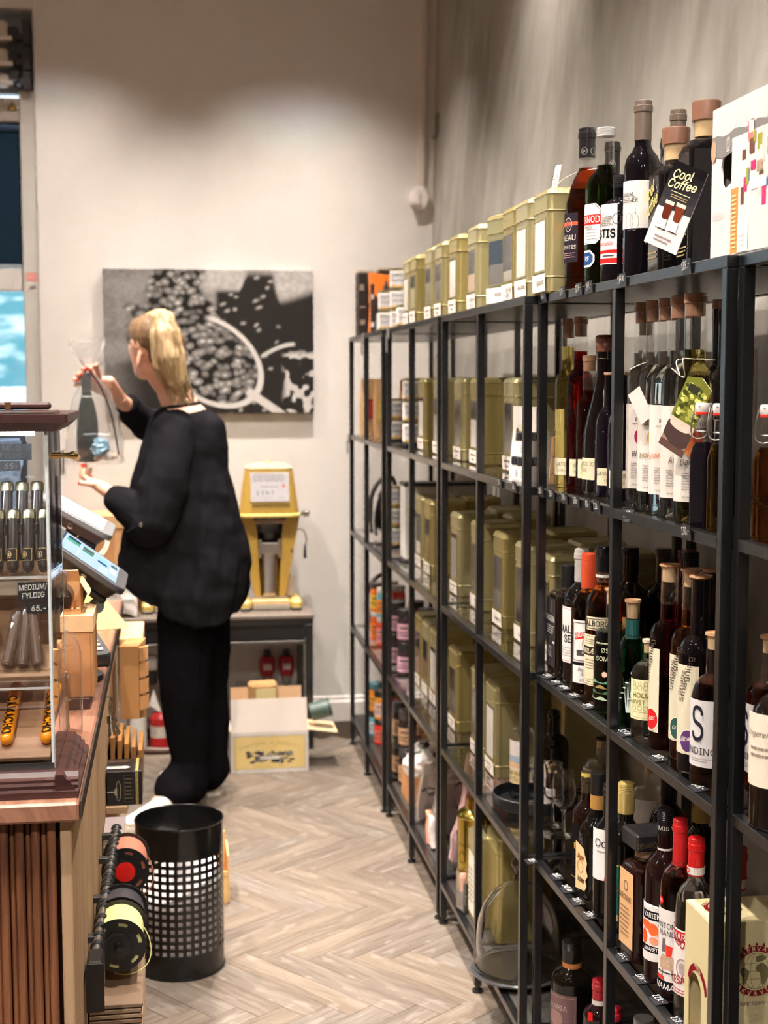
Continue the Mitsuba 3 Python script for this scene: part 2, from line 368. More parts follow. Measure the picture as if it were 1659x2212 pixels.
part(rb, 'top_tube', rot(mv(cyl(0.022, -0.075, 0.075), 0, 0, 0), 90, (0, 1, 0)).apply_translation([-0.703, 6.475, 2.672]), 'satin', (40, 68, 95))
for q, (z0, z1, nm) in enumerate(((3.02, 3.10, 'uppermost of three'), (2.915, 2.985, 'middle of three'), (2.835, 2.88, 'lowest of three'))):
    k = thing('shutter_cassette', f'white shutter cassette above the window, {nm}', 'shutter box')
    part(k, 'case', bx(-2.2, -0.66, 6.36, 6.47, z0, z1, 0.012), 'satin', (214, 203, 188))
    part(k, 'front_lip', bx(-2.2, -0.64, 6.345, 6.36, z0-0.006, z0+0.012, 0.002), 'satin', (232, 224, 214))
    part(k, 'bracket', cat(bx(-0.66, -0.62, 6.37, 6.46, z0+0.02, z0+0.055), bx(-0.63, -0.575, 6.38, 6.45, z0+0.005, z0+0.03), bx(-0.60, -0.57, 6.38, 6.46, z0-0.015, z1+0.012)), 'satin', (38, 36, 38))
M_ = Multi().add(prism([(-0.022, 0), (0.022, 0), (0.003, 0.036), (-0.003, 0.036)], 0.003), (60, 52, 40)).add(mv(prism([(-0.015, 0.004), (0.015, 0.004), (0, 0.030)], 0.001), 0, 0, 0.003), (196, 160, 70)).add(mv(bx(-0.002, 0.002, 0.010, 0.022, 0, 0.0008), 0, 0, 0.004), (40, 34, 26))
solo('warning_sticker', 'small triangular yellow warning sticker above the window', 'sticker', M_, 'matte', M=T().translate([-0.655, 6.438, 2.735]).rotate([1, 0, 0], 90))
M_ = Multi().add(qrect(0, 0.045, 0.05, 0.085), (214, 120, 110)).add(qrect(0, 0.045, 0, 0.045), (205, 198, 190))
for j in range(3): M_.add(qrect(0.003, 0.042, 0.056+j*0.01, 0.060+j*0.01, 0.0004), (235, 200, 190))
M_.add(mv(text2d('JM', 0.016, True), 0.008, 0.014, 0.0004), (60, 50, 46))
solo('frame_sticker', 'red and white sticker on the window frame', 'sticker', M_, 'paper', M=T().translate([-0.612, 6.4185, 1.955]).rotate([1, 0, 0], 90))
# outside: pavement, a pale building front across the street and a white parked van
def facade(p, n, uv):
    a = fbm(p.x*1.4, p.z*4.5, 2.0, 3); b = fbm(p.x*5, p.z*13, 7.0, 2)
    t = smoothstep(0.42, 0.62, a*0.7+b*0.3)
    return mix((0.10, 0.30, 0.36), (0.55, 0.74, 0.76), t)
scene['facade'] = two({'type': 'diffuse', 'reflectance': proc(facade)})
struct('ground_outside', bx(-14, 8, 6.62, 22, -0.10, -0.02), 'matte', (120, 122, 124))
fk = thing('street_building', 'pale turquoise building across the street outside the window', 'building')
part(fk, 'wall', bx(-14, 8, 16, 16.4, -0.02, 3.05), 'facade'); part(fk, 'upper_wall', bx(-14, 8, 15.95, 16.4, 3.05, 9), 'matte', (206, 222, 232))
for j in range(7):
    k = part(fk, 'window', bx(-9+j*2.0, -7.9+j*2.0, 15.9, 15.96, 3.7, 5.3), 'satin', (225, 230, 232)); part(k, 'pane', bx(-8.93+j*2.0, -7.97+j*2.0, 15.88, 15.9, 3.78, 5.22), 'gloss', (70, 90, 110))
vk = thing('parked_van', 'white van parked outside the shop window', 'van')
sec = [(-2.6, 0.55), (-2.6, 1.28), (-2.5, 1.62), (2.3, 1.62), (2.6, 1.2), (2.75, 1.05), (2.75, 0.55)]
vb = prism(sec, 1.8); vb.vertices = np.c_[-2.2+vb.vertices[:, 0], 9.6+vb.vertices[:, 2], vb.vertices[:, 1]-0.1]; vb.fix_normals()
part(vk, 'body', vb, 'gloss', (232, 238, 240))
for sx in (-1.7, 1.8):
    w_ = rot(cyl(0.34, -0.1, 0.1, 24), 90, (1, 0, 0)); part(vk, 'wheel', mv(w_, -2.2+sx, 9.72, 0.32), 'matte', (30, 30, 32))
part(vk, 'trim_strip', bx(-4.7, 0.4, 9.58, 9.6, 0.92, 0.98), 'satin', (160, 200, 205))
part(vk, 'sill', bx(-4.7, 0.4, 9.57, 9.6, 0.45, 0.66), 'satin', (84, 130, 160))

# ------------------------------------------------------------------ conduit and socket box in the corner
ck = thing('cable_conduit', 'white square cable conduit running down the back corner', 'conduit')
cm = bx(1.118, 1.148, 6.372, 6.399, 2.43, 3.9, 0.003); cm.vertices[:, 0] += (cm.vertices[:, 2]-2.4)*0.0194
part(ck, 'channel', cm, 'satin', (222, 210, 200))
bxm = rot(lathe([(0, 0), (0.044, 0), (0.044, 0.03), (0.036, 0.04), (0, 0.042)], 28), 90, (1, 0, 0))
bxm.vertices[:, 2] *= 1.25
part(ck, 'junction_box', mv(bxm, 1.128, 6.399, 2.385), 'satin', (235, 226, 218))
part(ck, 'box_cover', mv(bx(-0.03, 0.012, -0.052, -0.042, -0.035, 0.03, 0.006), 1.115, 6.399, 2.385), 'satin', (238, 230, 224))
solo('wall_hook', 'small dark bent wire hook on the grey wall near the corner', 'hook', tube(smoothpath([(1.198, 6.30, 2.75), (1.192, 6.30, 2.72), (1.19, 6.30, 2.66), (1.186, 6.31, 2.645), (1.18, 6.34, 2.65)], 4), 0.005, 6), 'satin', (70, 56, 50))

# ------------------------------------------------------------------ five black metal shelving units along the right wall
UNITS = [(0.7543, 5.9804, -0.0096), (0.7543, 4.9420, -0.0047), (0.7541, 3.9200, -0.0016), (0.7787, 2.958, 0.0159), (0.8101, 1.9518, 0.0)]
ULEN = [1.0, 1.0, 0.954, 1.0, 1.0]
LV = [1.75, 1.341, 0.935, 0.522, 0.127]       # the shelves' upper faces
DEP, TB = 0.36, 0.018
def ux(k, s=0.0, d=0.0): return UNITS[k][0]+UNITS[k][2]*s+d
# unit frame: local x runs along the unit towards the camera (0..1), local y runs towards the wall (0..0.36)
def UM(k):
    x, y, a = UNITS[k]
    L = math.hypot(1, a)
    q = ULEN[k]/L
    return T([[a*q, 1/L, 0, x], [-q, a/L, 0, y], [0, 0, 1, 0], [0, 0, 0, 1]])
names = ['farthest from the camera, by the white wall', 'second from the white wall', 'with tea tins, third from the white wall', 'full of bottles, fourth from the white wall', 'nearest the camera at the right edge']
def wood_shelf(p, n, uv): return wood_grain(p, (0.030, 0.027, 0.024), (0.085, 0.078, 0.070), 1, 1.0)
scene['wood_shelf'] = two(rpl(proc(wood_shelf), 0.25))
for k in range(5):
    key = thing('shelving_unit', f'black metal shelving unit with glass shelves, {names[k]}', 'shelving unit', 'black shelving units along the wall')
    M = UM(k); t = TB
    xs_ = (0, 0.5-t/2, 1-t)
    for j, x in enumerate(xs_):
        for yy in (0, DEP-t):
            part(key, 'post', bx(x, x+t, yy, yy+t, 0.018, 1.75-t, 0.0012), 'powder_black', M=M, share=f'post{j}{yy}')
            f = lathe([(0, 0), (0.014, 0), (0.014, 0.007), (0.006, 0.009), (0.006, 0.019), (0, 0.019)], 14)
            part(key, 'foot', mv(f, x+t/2, yy+t/2, 0), 'gloss', (24, 24, 25), M=M, share=f'foot{j}{yy}')
    for li, z in enumerate(LV):
        for j, (x0, x1) in enumerate(((0, 0.5), (0.5, 1.0)) if li else ((0, 1),)):
            a0, a1 = (x0+(t if x0 == 0 else t/2), x1-(t if x1 == 1 else t/2)) if li else (0, 1)
            for yy in (0, DEP-t):
                part(key, 'rail', bx(a0, a1, yy, yy+t, z-t, z, 0.0012), 'powder_black', M=M, share=f'rail{li}{j}{yy}')
            if li in (1, 2, 3):
                part(key, 'glass_shelf', bx(a0+0.001, a1-0.001, t, DEP-t, z-0.006, z-0.0005), 'glass', M=M, share=f'gl{li}{j}')
            elif li == 4:
                part(key, 'bottom_board', bx(a0+0.001, a1-0.001, t+0.001, DEP-t-0.001, z-0.016, z-0.0005), 'wood_shelf', M=M, share=f'bb{j}')
        for x in xs_ if li else (0, 1-t):
            part(key, 'side_rail', bx(x, x+t, t, DEP-t, z-t, z, 0.001), 'powder_black', M=M, share=f'side{li}{x}')
    part(key, 'top_board', bx(t+0.001, 1-t-0.001, t+0.001, DEP-t-0.001, 1.75-0.016, 1.7495), 'powder_black', M=M, share='topboard')

# ------------------------------------------------------------------ printed labels
def printed(W, H, bg, prints, seg=0.006, fine=True):
    """A printed sheet in x (0 at its right edge, negative to the left), y (0..H), facing +z. prints: tuples, see below."""
    m = Multi(); n = max(1, int(W/seg))
    if bg is not None:
        for k in range(n): m.add(qrect(-W+W*k/n, -W+W*(k+1)/n, 0, H, 0), bg)
    e = 0.00025
    for q in prints:
        t = q[0]
        if t == 'text':      # text, right end, base line, height, colour, bold, turn
            _, s, xr, yb, h, c = q[:6]; g = text2d(s, h, q[6] if len(q) > 6 else False)
            if len(q) > 7 and q[7]: g = rot(g, q[7])
            if len(q) > 8 and q[8]: g.vertices[:, 0] += g.vertices[:, 1]*q[8]
            if len(q) > 9 and q[9]: g.vertices[:, 0] *= q[9]
            g.apply_translation([xr-g.vertices[:, 0].max(), yb-g.vertices[:, 1].min(), 0.0012]); m.add(g, c)
        elif t == 'lines':   # small print: x0, x1, y0, y1, how many, colour
            _, x0, x1, y0, y1, k, c = q; r = random.Random(int((x0-y0)*1e5))
            for j in range(k):
                y = y1-(y1-y0)*(j+0.5)/k; hh = (y1-y0)/k*0.2; x = x0
                xe = x1-(x1-x0)*r.random()*0.18
                while x < xe:
                    w = (x1-x0)*r.uniform(0.06, 0.2); m.add(qrect(x, min(x+w, xe), y-hh, y+hh, 0.0010), c); x += w+(x1-x0)*0.025
        elif t == 'rect':
            _, x0, x1, y0, y1, c = q[:6]; k = max(1, int((x1-x0)/seg)); lift = q[6] if len(q) > 6 else e
            for j in range(k): m.add(qrect(x0+(x1-x0)*j/k, x0+(x1-x0)*(j+1)/k, y0, y1, lift), c)
        elif t == 'frame':
            _, x0, x1, y0, y1, w, c = q
            for a in ((x0, x1, y0, y0+w), (x0, x1, y1-w, y1), (x0, x0+w, y0, y1), (x1-w, x1, y0, y1)):
                k = max(1, int((a[1]-a[0])/seg))
                for j in range(k): m.add(qrect(a[0]+(a[1]-a[0])*j/k, a[0]+(a[1]-a[0])*(j+1)/k, a[2], a[3], 0.0008), c)
        elif t == 'ell':
            _, cx, cy, rx, ry, c = q[:6]; g = qell(cx, cy, rx, ry, q[7] if len(q) > 7 else 0.0009, 18, q[6] if len(q) > 6 else 0); m.add(g.subdivide_to_size(0.011, max_iter=12) if max(rx, ry) > .011 else g, c)
        elif t == 'poly':
            g = flat(q[1], q[3] if len(q) > 3 else e); m.add(g.subdivide_to_size(0.011, max_iter=14) if np.ptp(g.vertices[:, 0]) > .012 and fine else g, q[2])
    return m

def wrap(m, rr, right_deg, z0):
    a0 = math.radians(right_deg)
    return m.xf(lambda v: np.stack([(rr+0.0004+v[:, 2])*np.cos(a0+v[:, 0]/rr), (rr+0.0004+v[:, 2])*np.sin(a0+v[:, 0]/rr), z0+v[:, 1]], -1))

def on_face(m, origin, right, up):
    """Stands a printed sheet on a flat face: origin is its lower right corner, seen from outside."""
    r = np.array(right, float); r /= np.linalg.norm(r); u = np.array(up, float); u /= np.linalg.norm(u); n = np.cross(r, u); o = np.array(origin, float)
    return m.xf(lambda v: o+v[:, :1]*r+v[:, 1:2]*u+(v[:, 2:3]+0.0004)*n)

SHELF = ['top shelf', 'second shelf down', 'third shelf down', 'fourth shelf down', 'bottom shelf']
def ufront(y):
    for x, y0, a in UNITS:
        if y0-1.01 <= y <= y0+0.01: return x+a*(y0-y)
    return UNITS[0][0]

# ------------------------------------------------------------------ gold tea tins
TW = 0.12
def tin_rings(w, cr, zs): return [(rring(w+2*o, w+2*o, cr+o*0.4, 3), z) for o, z in zs]
def tea_tin(x, y0, z, H, lab, name, group, fill, deg=0.0, text='', text2='', lidded=True, tone=0):
    """x: front face; y0: the corner nearest to the camera. Front faces -x."""
    key = thing('tea_tin', name, 'tin', group)
    w = TW; M = at(x+w/2, y0+w/2, z, deg); cr = 0.013
    gold = [(186, 174, 124), (180, 164, 106), (190, 179, 134)][tone % 3]
    hb = H-0.052
    body = loft(tin_rings(w, cr, [(-0.003, 0), (0, 0.003), (0, 0.030), (0.0018, 0.0325), (0, 0.035), (0, hb), (0.0012, hb+0.004), (0, hb+0.006)]))
    part(key, 'body', body, 'tin', gold, 35, M, share=f'tinb{H}{tone % 3}')
    lid = loft(tin_rings(w, cr, [(0.0014, hb+0.003), (0.0026, hb+0.005), (0.0014, hb+0.007), (0.0014, hb+0.036), (0.0028, hb+0.0385), (0.0012, hb+0.041), (-0.002, H-0.004), (-0.010, H), (-0.016, H-0.0015)]))
    part(key, 'lid', lid, 'tin', gold, 35, M, share=f'tinl{H}{tone % 3}')
    fw, z0, z1 = w-2*cr-0.012, 0.048, hb-0.012
    fr = prism(Polygon([(-fw/2-0.004, z0-0.004), (fw/2+0.004, z0-0.004), (fw/2+0.004, z1+0.004), (-fw/2-0.004, z1+0.004)], [[(-fw/2, z0), (fw/2, z0), (fw/2, z1), (-fw/2, z1)]]), 0.0022)
    fr.vertices = np.c_[-w/2-fr.vertices[:, 2]+0.0002, fr.vertices[:, 0], fr.vertices[:, 1]]; fr.fix_normals()
    part(key, 'window_frame', fr, 'tin', tuple(int(c*0.93) for c in gold), 20, M, share=f'tinf{H}{tone % 3}')
    zf = z0+(z1-z0)*fill[0]
    wm = on_face(printed(fw, z1-z0, (30, 30, 33), [('rect', -fw, 0, 0, zf-z0, fill[1])]), (-w/2-0.0003, -fw/2, z0), (0, -1, 0), (0, 0, 1))
    part(key, 'window', wm, 'gloss', None, M=M)
    lw, lh = w-0.016, 0.036
    pr_ = []
    if text:
        pr_.append(('text', text, -0.006, 0.017 if text2 else 0.012, 0.0105, (70, 66, 60), False, 0, 0, 0.78))
        if text2: pr_.append(('text', text2, -0.02, 0.004, 0.0085, (80, 76, 70), False, 0, 0, 0.8))
    else: pr_ += [('lines', -lw*0.82, -lw*0.2, 0.018, 0.028, 1, (120, 112, 104)), ('lines', -lw*0.7, -lw*0.3, 0.006, 0.015, 1, (130, 122, 114))]
    lm = on_face(printed(lw, lh, (236, 226, 216), pr_), (-w/2-0.0022, -lw/2, 0.004 if lab else 0.006), (0, -1, 0), (-0.03, 0, 1))
    part(key, 'paper_label', lm, 'paper', None, M=M)
    return key
cre, grn, dk, brn, slv = (176, 168, 158), (120, 116, 92), (52, 48, 42), (110, 92, 74), (196, 190, 184)
TINS = [  # level, x, y0, height, tea (fill, colour), text, extra
 (0, .773, 4.565, .215, (.98, slv), '', '', 'with pale tea, leftmost of the tins'), (0, .772, 4.428, .215, (.62, (150, 142, 112)), '', '', 'with greenish tea, second tin from the left'),
 (0, .771, 4.15, .215, (.6, grn), '', '', 'with grey-green tea, third tin from the left'), (0, .770, 3.985, .215, (.55, (104, 100, 92)), '', '', 'with dark grey tea, fourth tin from the left'),
 (0, .774, 3.792, .215, (.95, slv), '', '', 'with a bright yellow side, fifth tin from the left'), (0, .773, 3.540, .215, (.42, (166, 140, 118)), 'Grøn Sencha', 'Jasmin Te', 'marked Grøn Sencha'),
 (0, .776, 3.290, .215, (.46, (96, 88, 78)), 'Hybrid Te', '', 'turned outward, dark leaves, marked Hybrid Te'), (0, .774, 3.150, .215, (.22, (140, 134, 124)), 'Chili-Tårn', 'økologisk', 'between Hybrid Te and Berry White'),
 (0, .773, 3.021, .215, (1.0, (190, 184, 176)), 'Berry White', '', 'marked Berry White'), (0, .773, 2.860, .215, (1.0, (196, 190, 184)), 'Gunpowder', '', 'marked Gunpowder, next to the amber bottle'),
 (1, .817, 4.529, .236, (.9, slv), '', '', 'leftmost of the tins'), (1, .816, 4.252, .236, (.6, (128, 122, 120)), '', '', 'second tin from the left'),
 (1, .815, 3.918, .236, (.1, dk), '', '', 'third tin from the left'), (1, .819, 3.714, .236, (.6, (170, 164, 158)), '', '', 'fourth tin from the left'), (1, .838, 3.400, .236, (.2, dk), '', '', 'behind the white matcha card'),
 (2, .833, 4.665, .246, (.3, cre), '', '', 'leftmost of the tins'), (2, .832, 4.49, .246, (.6, (120, 96, 58)), '', '', 'with brown tea, second tin from the left'),
 (2, .830, 4.039, .246, (.9, (130, 126, 118)), '', '', 'with grey tea, third tin from the left'), (2, .834, 3.767, .246, (.2, dk), 'Thymus', 'Løv te', 'with a dark window, fourth tin from the left'),
 (2, .833, 3.482, .246, (.35, (70, 70, 74)), 'Kræmmer Te', '', 'marked Kræmmer Te'), (2, .833, 3.244, .246, (.15, (34, 32, 32)), 'Cream Te', '', 'marked Cream Te'), (2, .835, 3.038, .246, (.1, (34, 32, 32)), 'Forår', 'Rose te', 'behind the right post, next to the dark square bottle'),
 (3, .833, 4.681, .25, (.6, brn), '', '', 'leftmost of the tins'), (3, .832, 4.529, .25, (.5, (112, 84, 66)), '', '', 'with red-brown tea, second tin from the left'), (3, .832, 4.385, .25, (.9, slv), '', '', 'third tin from the left'),
 (3, .830, 4.059, .25, (.5, (70, 64, 60)), '', '', 'wide in view, fourth tin from the left'), (3, .834, 3.752, .25, (.5, dk), '', '', 'fifth tin from the left, behind the middle post'), (3, .834, 3.565, .25, (.95, slv), '', '', 'with a silvery window, behind the clear rum bottle')]
for i, (L, x, y0, H, fill, t1, t2, what) in enumerate(TINS):
    tea_tin(x, y0, LV[L]+0.0006, H, True, f'gold tea tin {what}, {SHELF[L]}', f'tea tins on the {SHELF[L]}', fill, 0 if 'turned' not in what else 14, t1, t2, tone=i)
BACKW = ['farthest left', 'second from the left', 'third from the left', 'fourth from the left', 'fifth from the left', 'behind the dark square bottle', 'farthest left', 'second from the left', 'third from the left', 'fourth from the left', 'fifth from the left', 'farthest left', 'behind the middle post', 'behind the matcha card']
for i, (L, x, y0, H) in enumerate([(2, .972, 4.60, .246), (2, .972, 4.18, .246), (2, .974, 3.972, .246), (2, .978, 3.53, .246), (2, .975, 3.28, .246), (2, .975, 3.06, .246), (3, .97, 4.60, .25), (3, .97, 4.33, .25), (3, .97, 4.02, .25), (3, .972, 3.70, .25), (3, .985, 3.455, .25), (1, .965, 4.05, .236), (1, .965, 3.70, .236), (1, .97, 3.28, .236)]):
    tea_tin(x, y0, LV[L]+0.0006, H, True, f'gold tea tin in the back row, {SHELF[L]}, {BACKW[i]}', f'back row of tea tins on the {SHELF[L]}', (.5, grn), 0, '', '', tone=i+1)
# the plain square tin on the bottom shelf
k = thing('square_tin', 'plain square brass tin with lid on the bottom shelf, behind the glass dome', 'tin')
M = at(.875, 3.50, LV[4], 0)
part(k, 'body', loft([(rring(.125+2*o, .13+2*o, .014, 3), z) for o, z in ((-.002, 0), (0, .004), (0, .25))]), 'tin', (182, 168, 104), 35, M)
part(k, 'lid', loft([(rring(.13+2*o, .135+2*o, .016, 3), z) for o, z in ((0, .235), (0, .265), (-.004, .272), (-.006, .273))]), 'tin', (200, 190, 128), 35, M)
k = thing('tea_tin', 'tall gold tin with a long white label beside the brass canister on the bottom shelf', 'tin')
M = at(.83, 3.60, LV[4], 0)
part(k, 'body', loft([(rring(.10+2*o, .10+2*o, .012, 3), z) for o, z in ((-.002, 0), (0, .003), (0, .21))]), 'tin', (188, 175, 128), 35, M)
part(k, 'lid', loft([(rring(.103+2*o, .103+2*o, .013, 3), z) for o, z in ((0, .20), (0, .24), (-.005, .246))]), 'tin', (194, 183, 140), 35, M)
part(k, 'paper_label', on_face(printed(.07, .17, (230, 224, 206), [('lines', -.06, -.01, .03, .13, 7, (150, 140, 120))]), (-.051, -.035, .02), (0, -1, 0), (0, 0, 1)), 'paper', None, M=M)

# ------------------------------------------------------------------ brass canisters, glass dome
def canister(x, y, r, h, name):
    k = thing('brass_canister', name, 'canister'); M = at(x, y, LV[4])
    part(k, 'body', lathe([(0, 0), (r*1.03, 0), (r*1.05, .004), (r*1.03, .008), (r, .010), (r, h*.80), (r*1.04, h*.805), (r*1.07, h*.815), (r*1.04, h*.825), (r*.98, h*.845), (r*.72, h*.885), (r*.60, h*.90), (0, h*.90)], 32), 'shiny_metal', (200, 176, 84), 30, M)
    part(k, 'lid', lathe([(r*.60, h*.895), (r*.60, h*.98), (r*.57, h), (0, h)], 28), 'shiny_metal', (186, 150, 84), 30, M)
    part(k, 'etched_panel', wrap(printed(r*.9, h*.42, None, [('frame', -r*.9, 0, 0, h*.42, .0015, (120, 96, 40)), ('lines', -r*.8, -r*.1, h*.05, h*.16, 3, (130, 104, 44)), ('ell', -r*.45, h*.29, r*.25, h*.06, (130, 104, 44), .002)]), r, 235, h*.12), 'metal', None, M=M)
canister(.838, 3.80, .055, .28, 'shiny brass canister with a narrow lid on the bottom shelf, left of the glass dome')
canister(.95, 3.62, .052, .24, 'shiny brass canister standing behind the plain square tin')
k = thing('glass_cloche', 'clear glass cake dome with round knob on a dark plate, jutting from the bottom shelf', 'cake dome')
M = at(.818, 3.24, LV[4]+.0006)
part(k, 'plate', lathe([(0, 0), (.07, 0), (.085, .006), (.112, .012), (.116, .018), (.112, .022), (.104, .019), (0, .019)], 40), 'gloss', (62, 62, 64), 35, M)
do = [(.101, .020), (.103, .03), (.102, .105), (.097, .142), (.085, .176), (.065, .206), (.041, .225), (.018, .234), (0, .236)]
part(k, 'dome', lathe([(r, z) for r, z in do]+[(max(0, r-.0028), z-.0028 if z > .03 else z) for r, z in do[::-1]], 44), 'glass', smooth=60, M=M)
part(k, 'dome_rim', lathe([(.104, .0195), (.107, .022), (.1065, .027), (.104, .030), (.1025, .026), (.104, .0195)], 40), 'glass', smooth=60, M=M)
part(k, 'knob', lathe([(0, .2365), (.010, .237), (.014, .247), (.008, .255), (.012, .264), (.018, .275), (.018, .286), (.011, .296), (0, .299)], 24), 'glass', smooth=60, M=M)
k = thing('small_gift_pack', 'small clear pack with a pink item beside the brass canister', 'package'); M = at(.775, 3.675, LV[4], 8)
part(k, 'tray', bx(-.012, .012, -.028, .028, 0, .05, .003), 'gloss', (36, 40, 46), M=M)
part(k, 'sleeve', bx(-.013, .013, -.03, .03, .0005, .11, .002), 'thin_glass', M=M)
part(k, 'item', mv(lathe([(0, .052), (.009, .052), (.009, .085), (.011, .09), (.009, .10), (0, .104)], 16), 0, .008, 0), 'satin', (222, 160, 140), M=M)
part(k, 'cap', mv(lathe([(0, .052), (.007, .052), (.007, .08), (0, .082)], 14), 0, -.013, 0), 'gloss', (30, 30, 34), M=M)

# ------------------------------------------------------------------ matcha things on the second shelf
k = thing('matcha_card', 'white card about matcha with a photo, leaning behind small black-lidded jars', 'sign')
cd = printed(.155, .168, (232, 224, 216), [('rect', -.131, -.052, .085, .155, (88, 70, 60)), ('ell', -.100, .128, .022, .020, (196, 200, 168)), ('ell', -.100, .128, .016, .014, (120, 128, 70), 0, .0007), ('rect', -.07, -.054, .13, .155, (126, 104, 88), .0005),
      ('poly', [(-.118, .102), (-.112, .108), (-.078, .098), (-.066, .088), (-.092, .090)], (206, 150, 88), .0006), ('poly', [(-.104, .096), (-.088, .115), (-.084, .112), (-.098, .092)], (222, 176, 112), .0007),
      ('text', 'ØKO Matcha', -.020, .062, .011, (60, 56, 56)), ('lines', -.140, -.035, .010, .052, 6, (150, 142, 138))])
on_face(cd, (0, -.07, 0), (.10, -1, 0), (.08, 0, 1)); part(k, 'sheet', cd, 'paper', None, M=at(.822, 3.235, LV[1]+.001))
part(k, 'backing', mv(rot(bx(.0006, .003, -.07, .085, 0, .167), 5.7), 0, 0, 0), 'paper', (220, 214, 206), M=at(.823, 3.235, LV[1]+.001))
for i, (x, y, z, what) in enumerate(((.800, 3.118, 0, 'lower right of the three'), (.799, 3.168, 0, 'lower left of the three'), (.800, 3.122, .0565, 'stacked on top of another'))):
    k = thing('matcha_jar', f'small glass jar of matcha with black lid and white label, {what}', 'jar', 'matcha jars'); M = at(x, y, LV[1]+z)
    part(k, 'jar', lathe([(0, .0), (.022, 0), (.0225, .003), (.0225, .036), (.021, .038), (0, .038)], 24), 'gloss', (200, 198, 192), M=M, share='mjar')
    part(k, 'lid', lathe([(0, .038), (.0235, .038), (.024, .040), (.024, .053), (.0225, .0555), (0, .0555)], 24), 'gloss', (26, 30, 34), M=M, share='mlid')
    part(k, 'paper_label', wrap(printed(.075, .028, (218, 216, 216), [('text', 'MATCHA', -.030, .012, .006, (90, 90, 90)), ('lines', -.020, -.004, .004, .024, 6, (120, 120, 120))]), .0225, 268, .005), 'paper', None, M=M)
k = thing('whisk_tube', 'clear tube holding a bamboo whisk, beside the tall amber bottle', 'whisk'); M = at(.842, 3.02, LV[1])
part(k, 'tube', lathe([(0, 0), (.0225, 0), (.0225, .118), (0, .118)], 24), 'thin_glass', M=M)
part(k, 'handle', lathe([(0, .062), (.014, .062), (.015, .075), (.013, .105), (0, .107)], 18), 'satin', (166, 116, 72), M=M)
part(k, 'tines', cat([rot(tube([(.012, 0, .064), (.016, 0, .03), (.018, 0, .004)], .0009, 4), a) for a in range(0, 360, 15)]), 'satin', (190, 146, 96), M=M)
k = thing('display_card', 'plain white card standing behind the whisk tube', 'sign'); part(k, 'card', bx(.905, .908, 3.0, 3.10, LV[1], LV[1]+.165), 'paper', (226, 222, 216))
k = thing('wall_card', 'large plain white sheet hung on the wall behind the upper shelf', 'sheet'); part(k, 'sheet', bx(1.126, 1.130, 2.62, 2.94, 1.47, 1.63), 'paper', (205, 200, 192))

# ------------------------------------------------------------------ bottles
PROF = {  # (radius fraction, height fraction); 'n' is the neck's radius
 'bord': [(0, 0), (.9, 0), (1, .012), (1, .60), (.965, .645), (.82, .69), (.6, .718), ('n', .75), ('n', .985)],
 'tall': [(0, 0), (.92, 0), (1, .01), (1, .605), (.97, .635), (.86, .662), (.70, .682), ('n', .70), ('n', .985)],
 'dome': [(0, 0), (.92, 0), (1, .02), (1, .52), (.97, .59), (.86, .655), (.66, .70), (.48, .722), ('n', .74), ('n', .985)],
 'slope': [(0, 0), (.92, 0), (1, .012), (1, .50), (.96, .545), (.80, .62), (.60, .69), ('n', .745), ('n', .985)],
 'champ': [(0, 0), (.9, 0), (1, .02), (1, .34), (.95, .42), (.80, .53), (.60, .64), (.47, .72), ('n', .80), ('n', .985)],
 'stub': [(0, 0), (.92, 0), (1, .02), (1, .62), (.97, .68), (.85, .735), (.62, .77), ('n', .80), ('n', .985)],
 'rum': [(0, 0), (.92, 0), (1, .02), (1, .60), (.95, .66), (.78, .715), (.5, .745), ('n', .77), ('n', .985)]}
def vdir(x, y): return math.degrees(math.atan2(-y, -x)) % 360
def cut(prof, z0, z1):
    """The part of a profile between two heights."""
    p = np.array(prof, float); out = []
    rz = lambda z: float(np.interp(z, p[:, 1], p[:, 0]))
    out.append((rz(z0) if z0 > p[0, 1] else p[0, 0], z0))
    if z0 <= p[0, 1]: out += [tuple(q) for q in p[1:] if q[1] <= z0+1e-9]
    out += [tuple(q) for q in p if z0+1e-6 < q[1] < z1-1e-6]
    out.append((rz(z1), z1)); return out
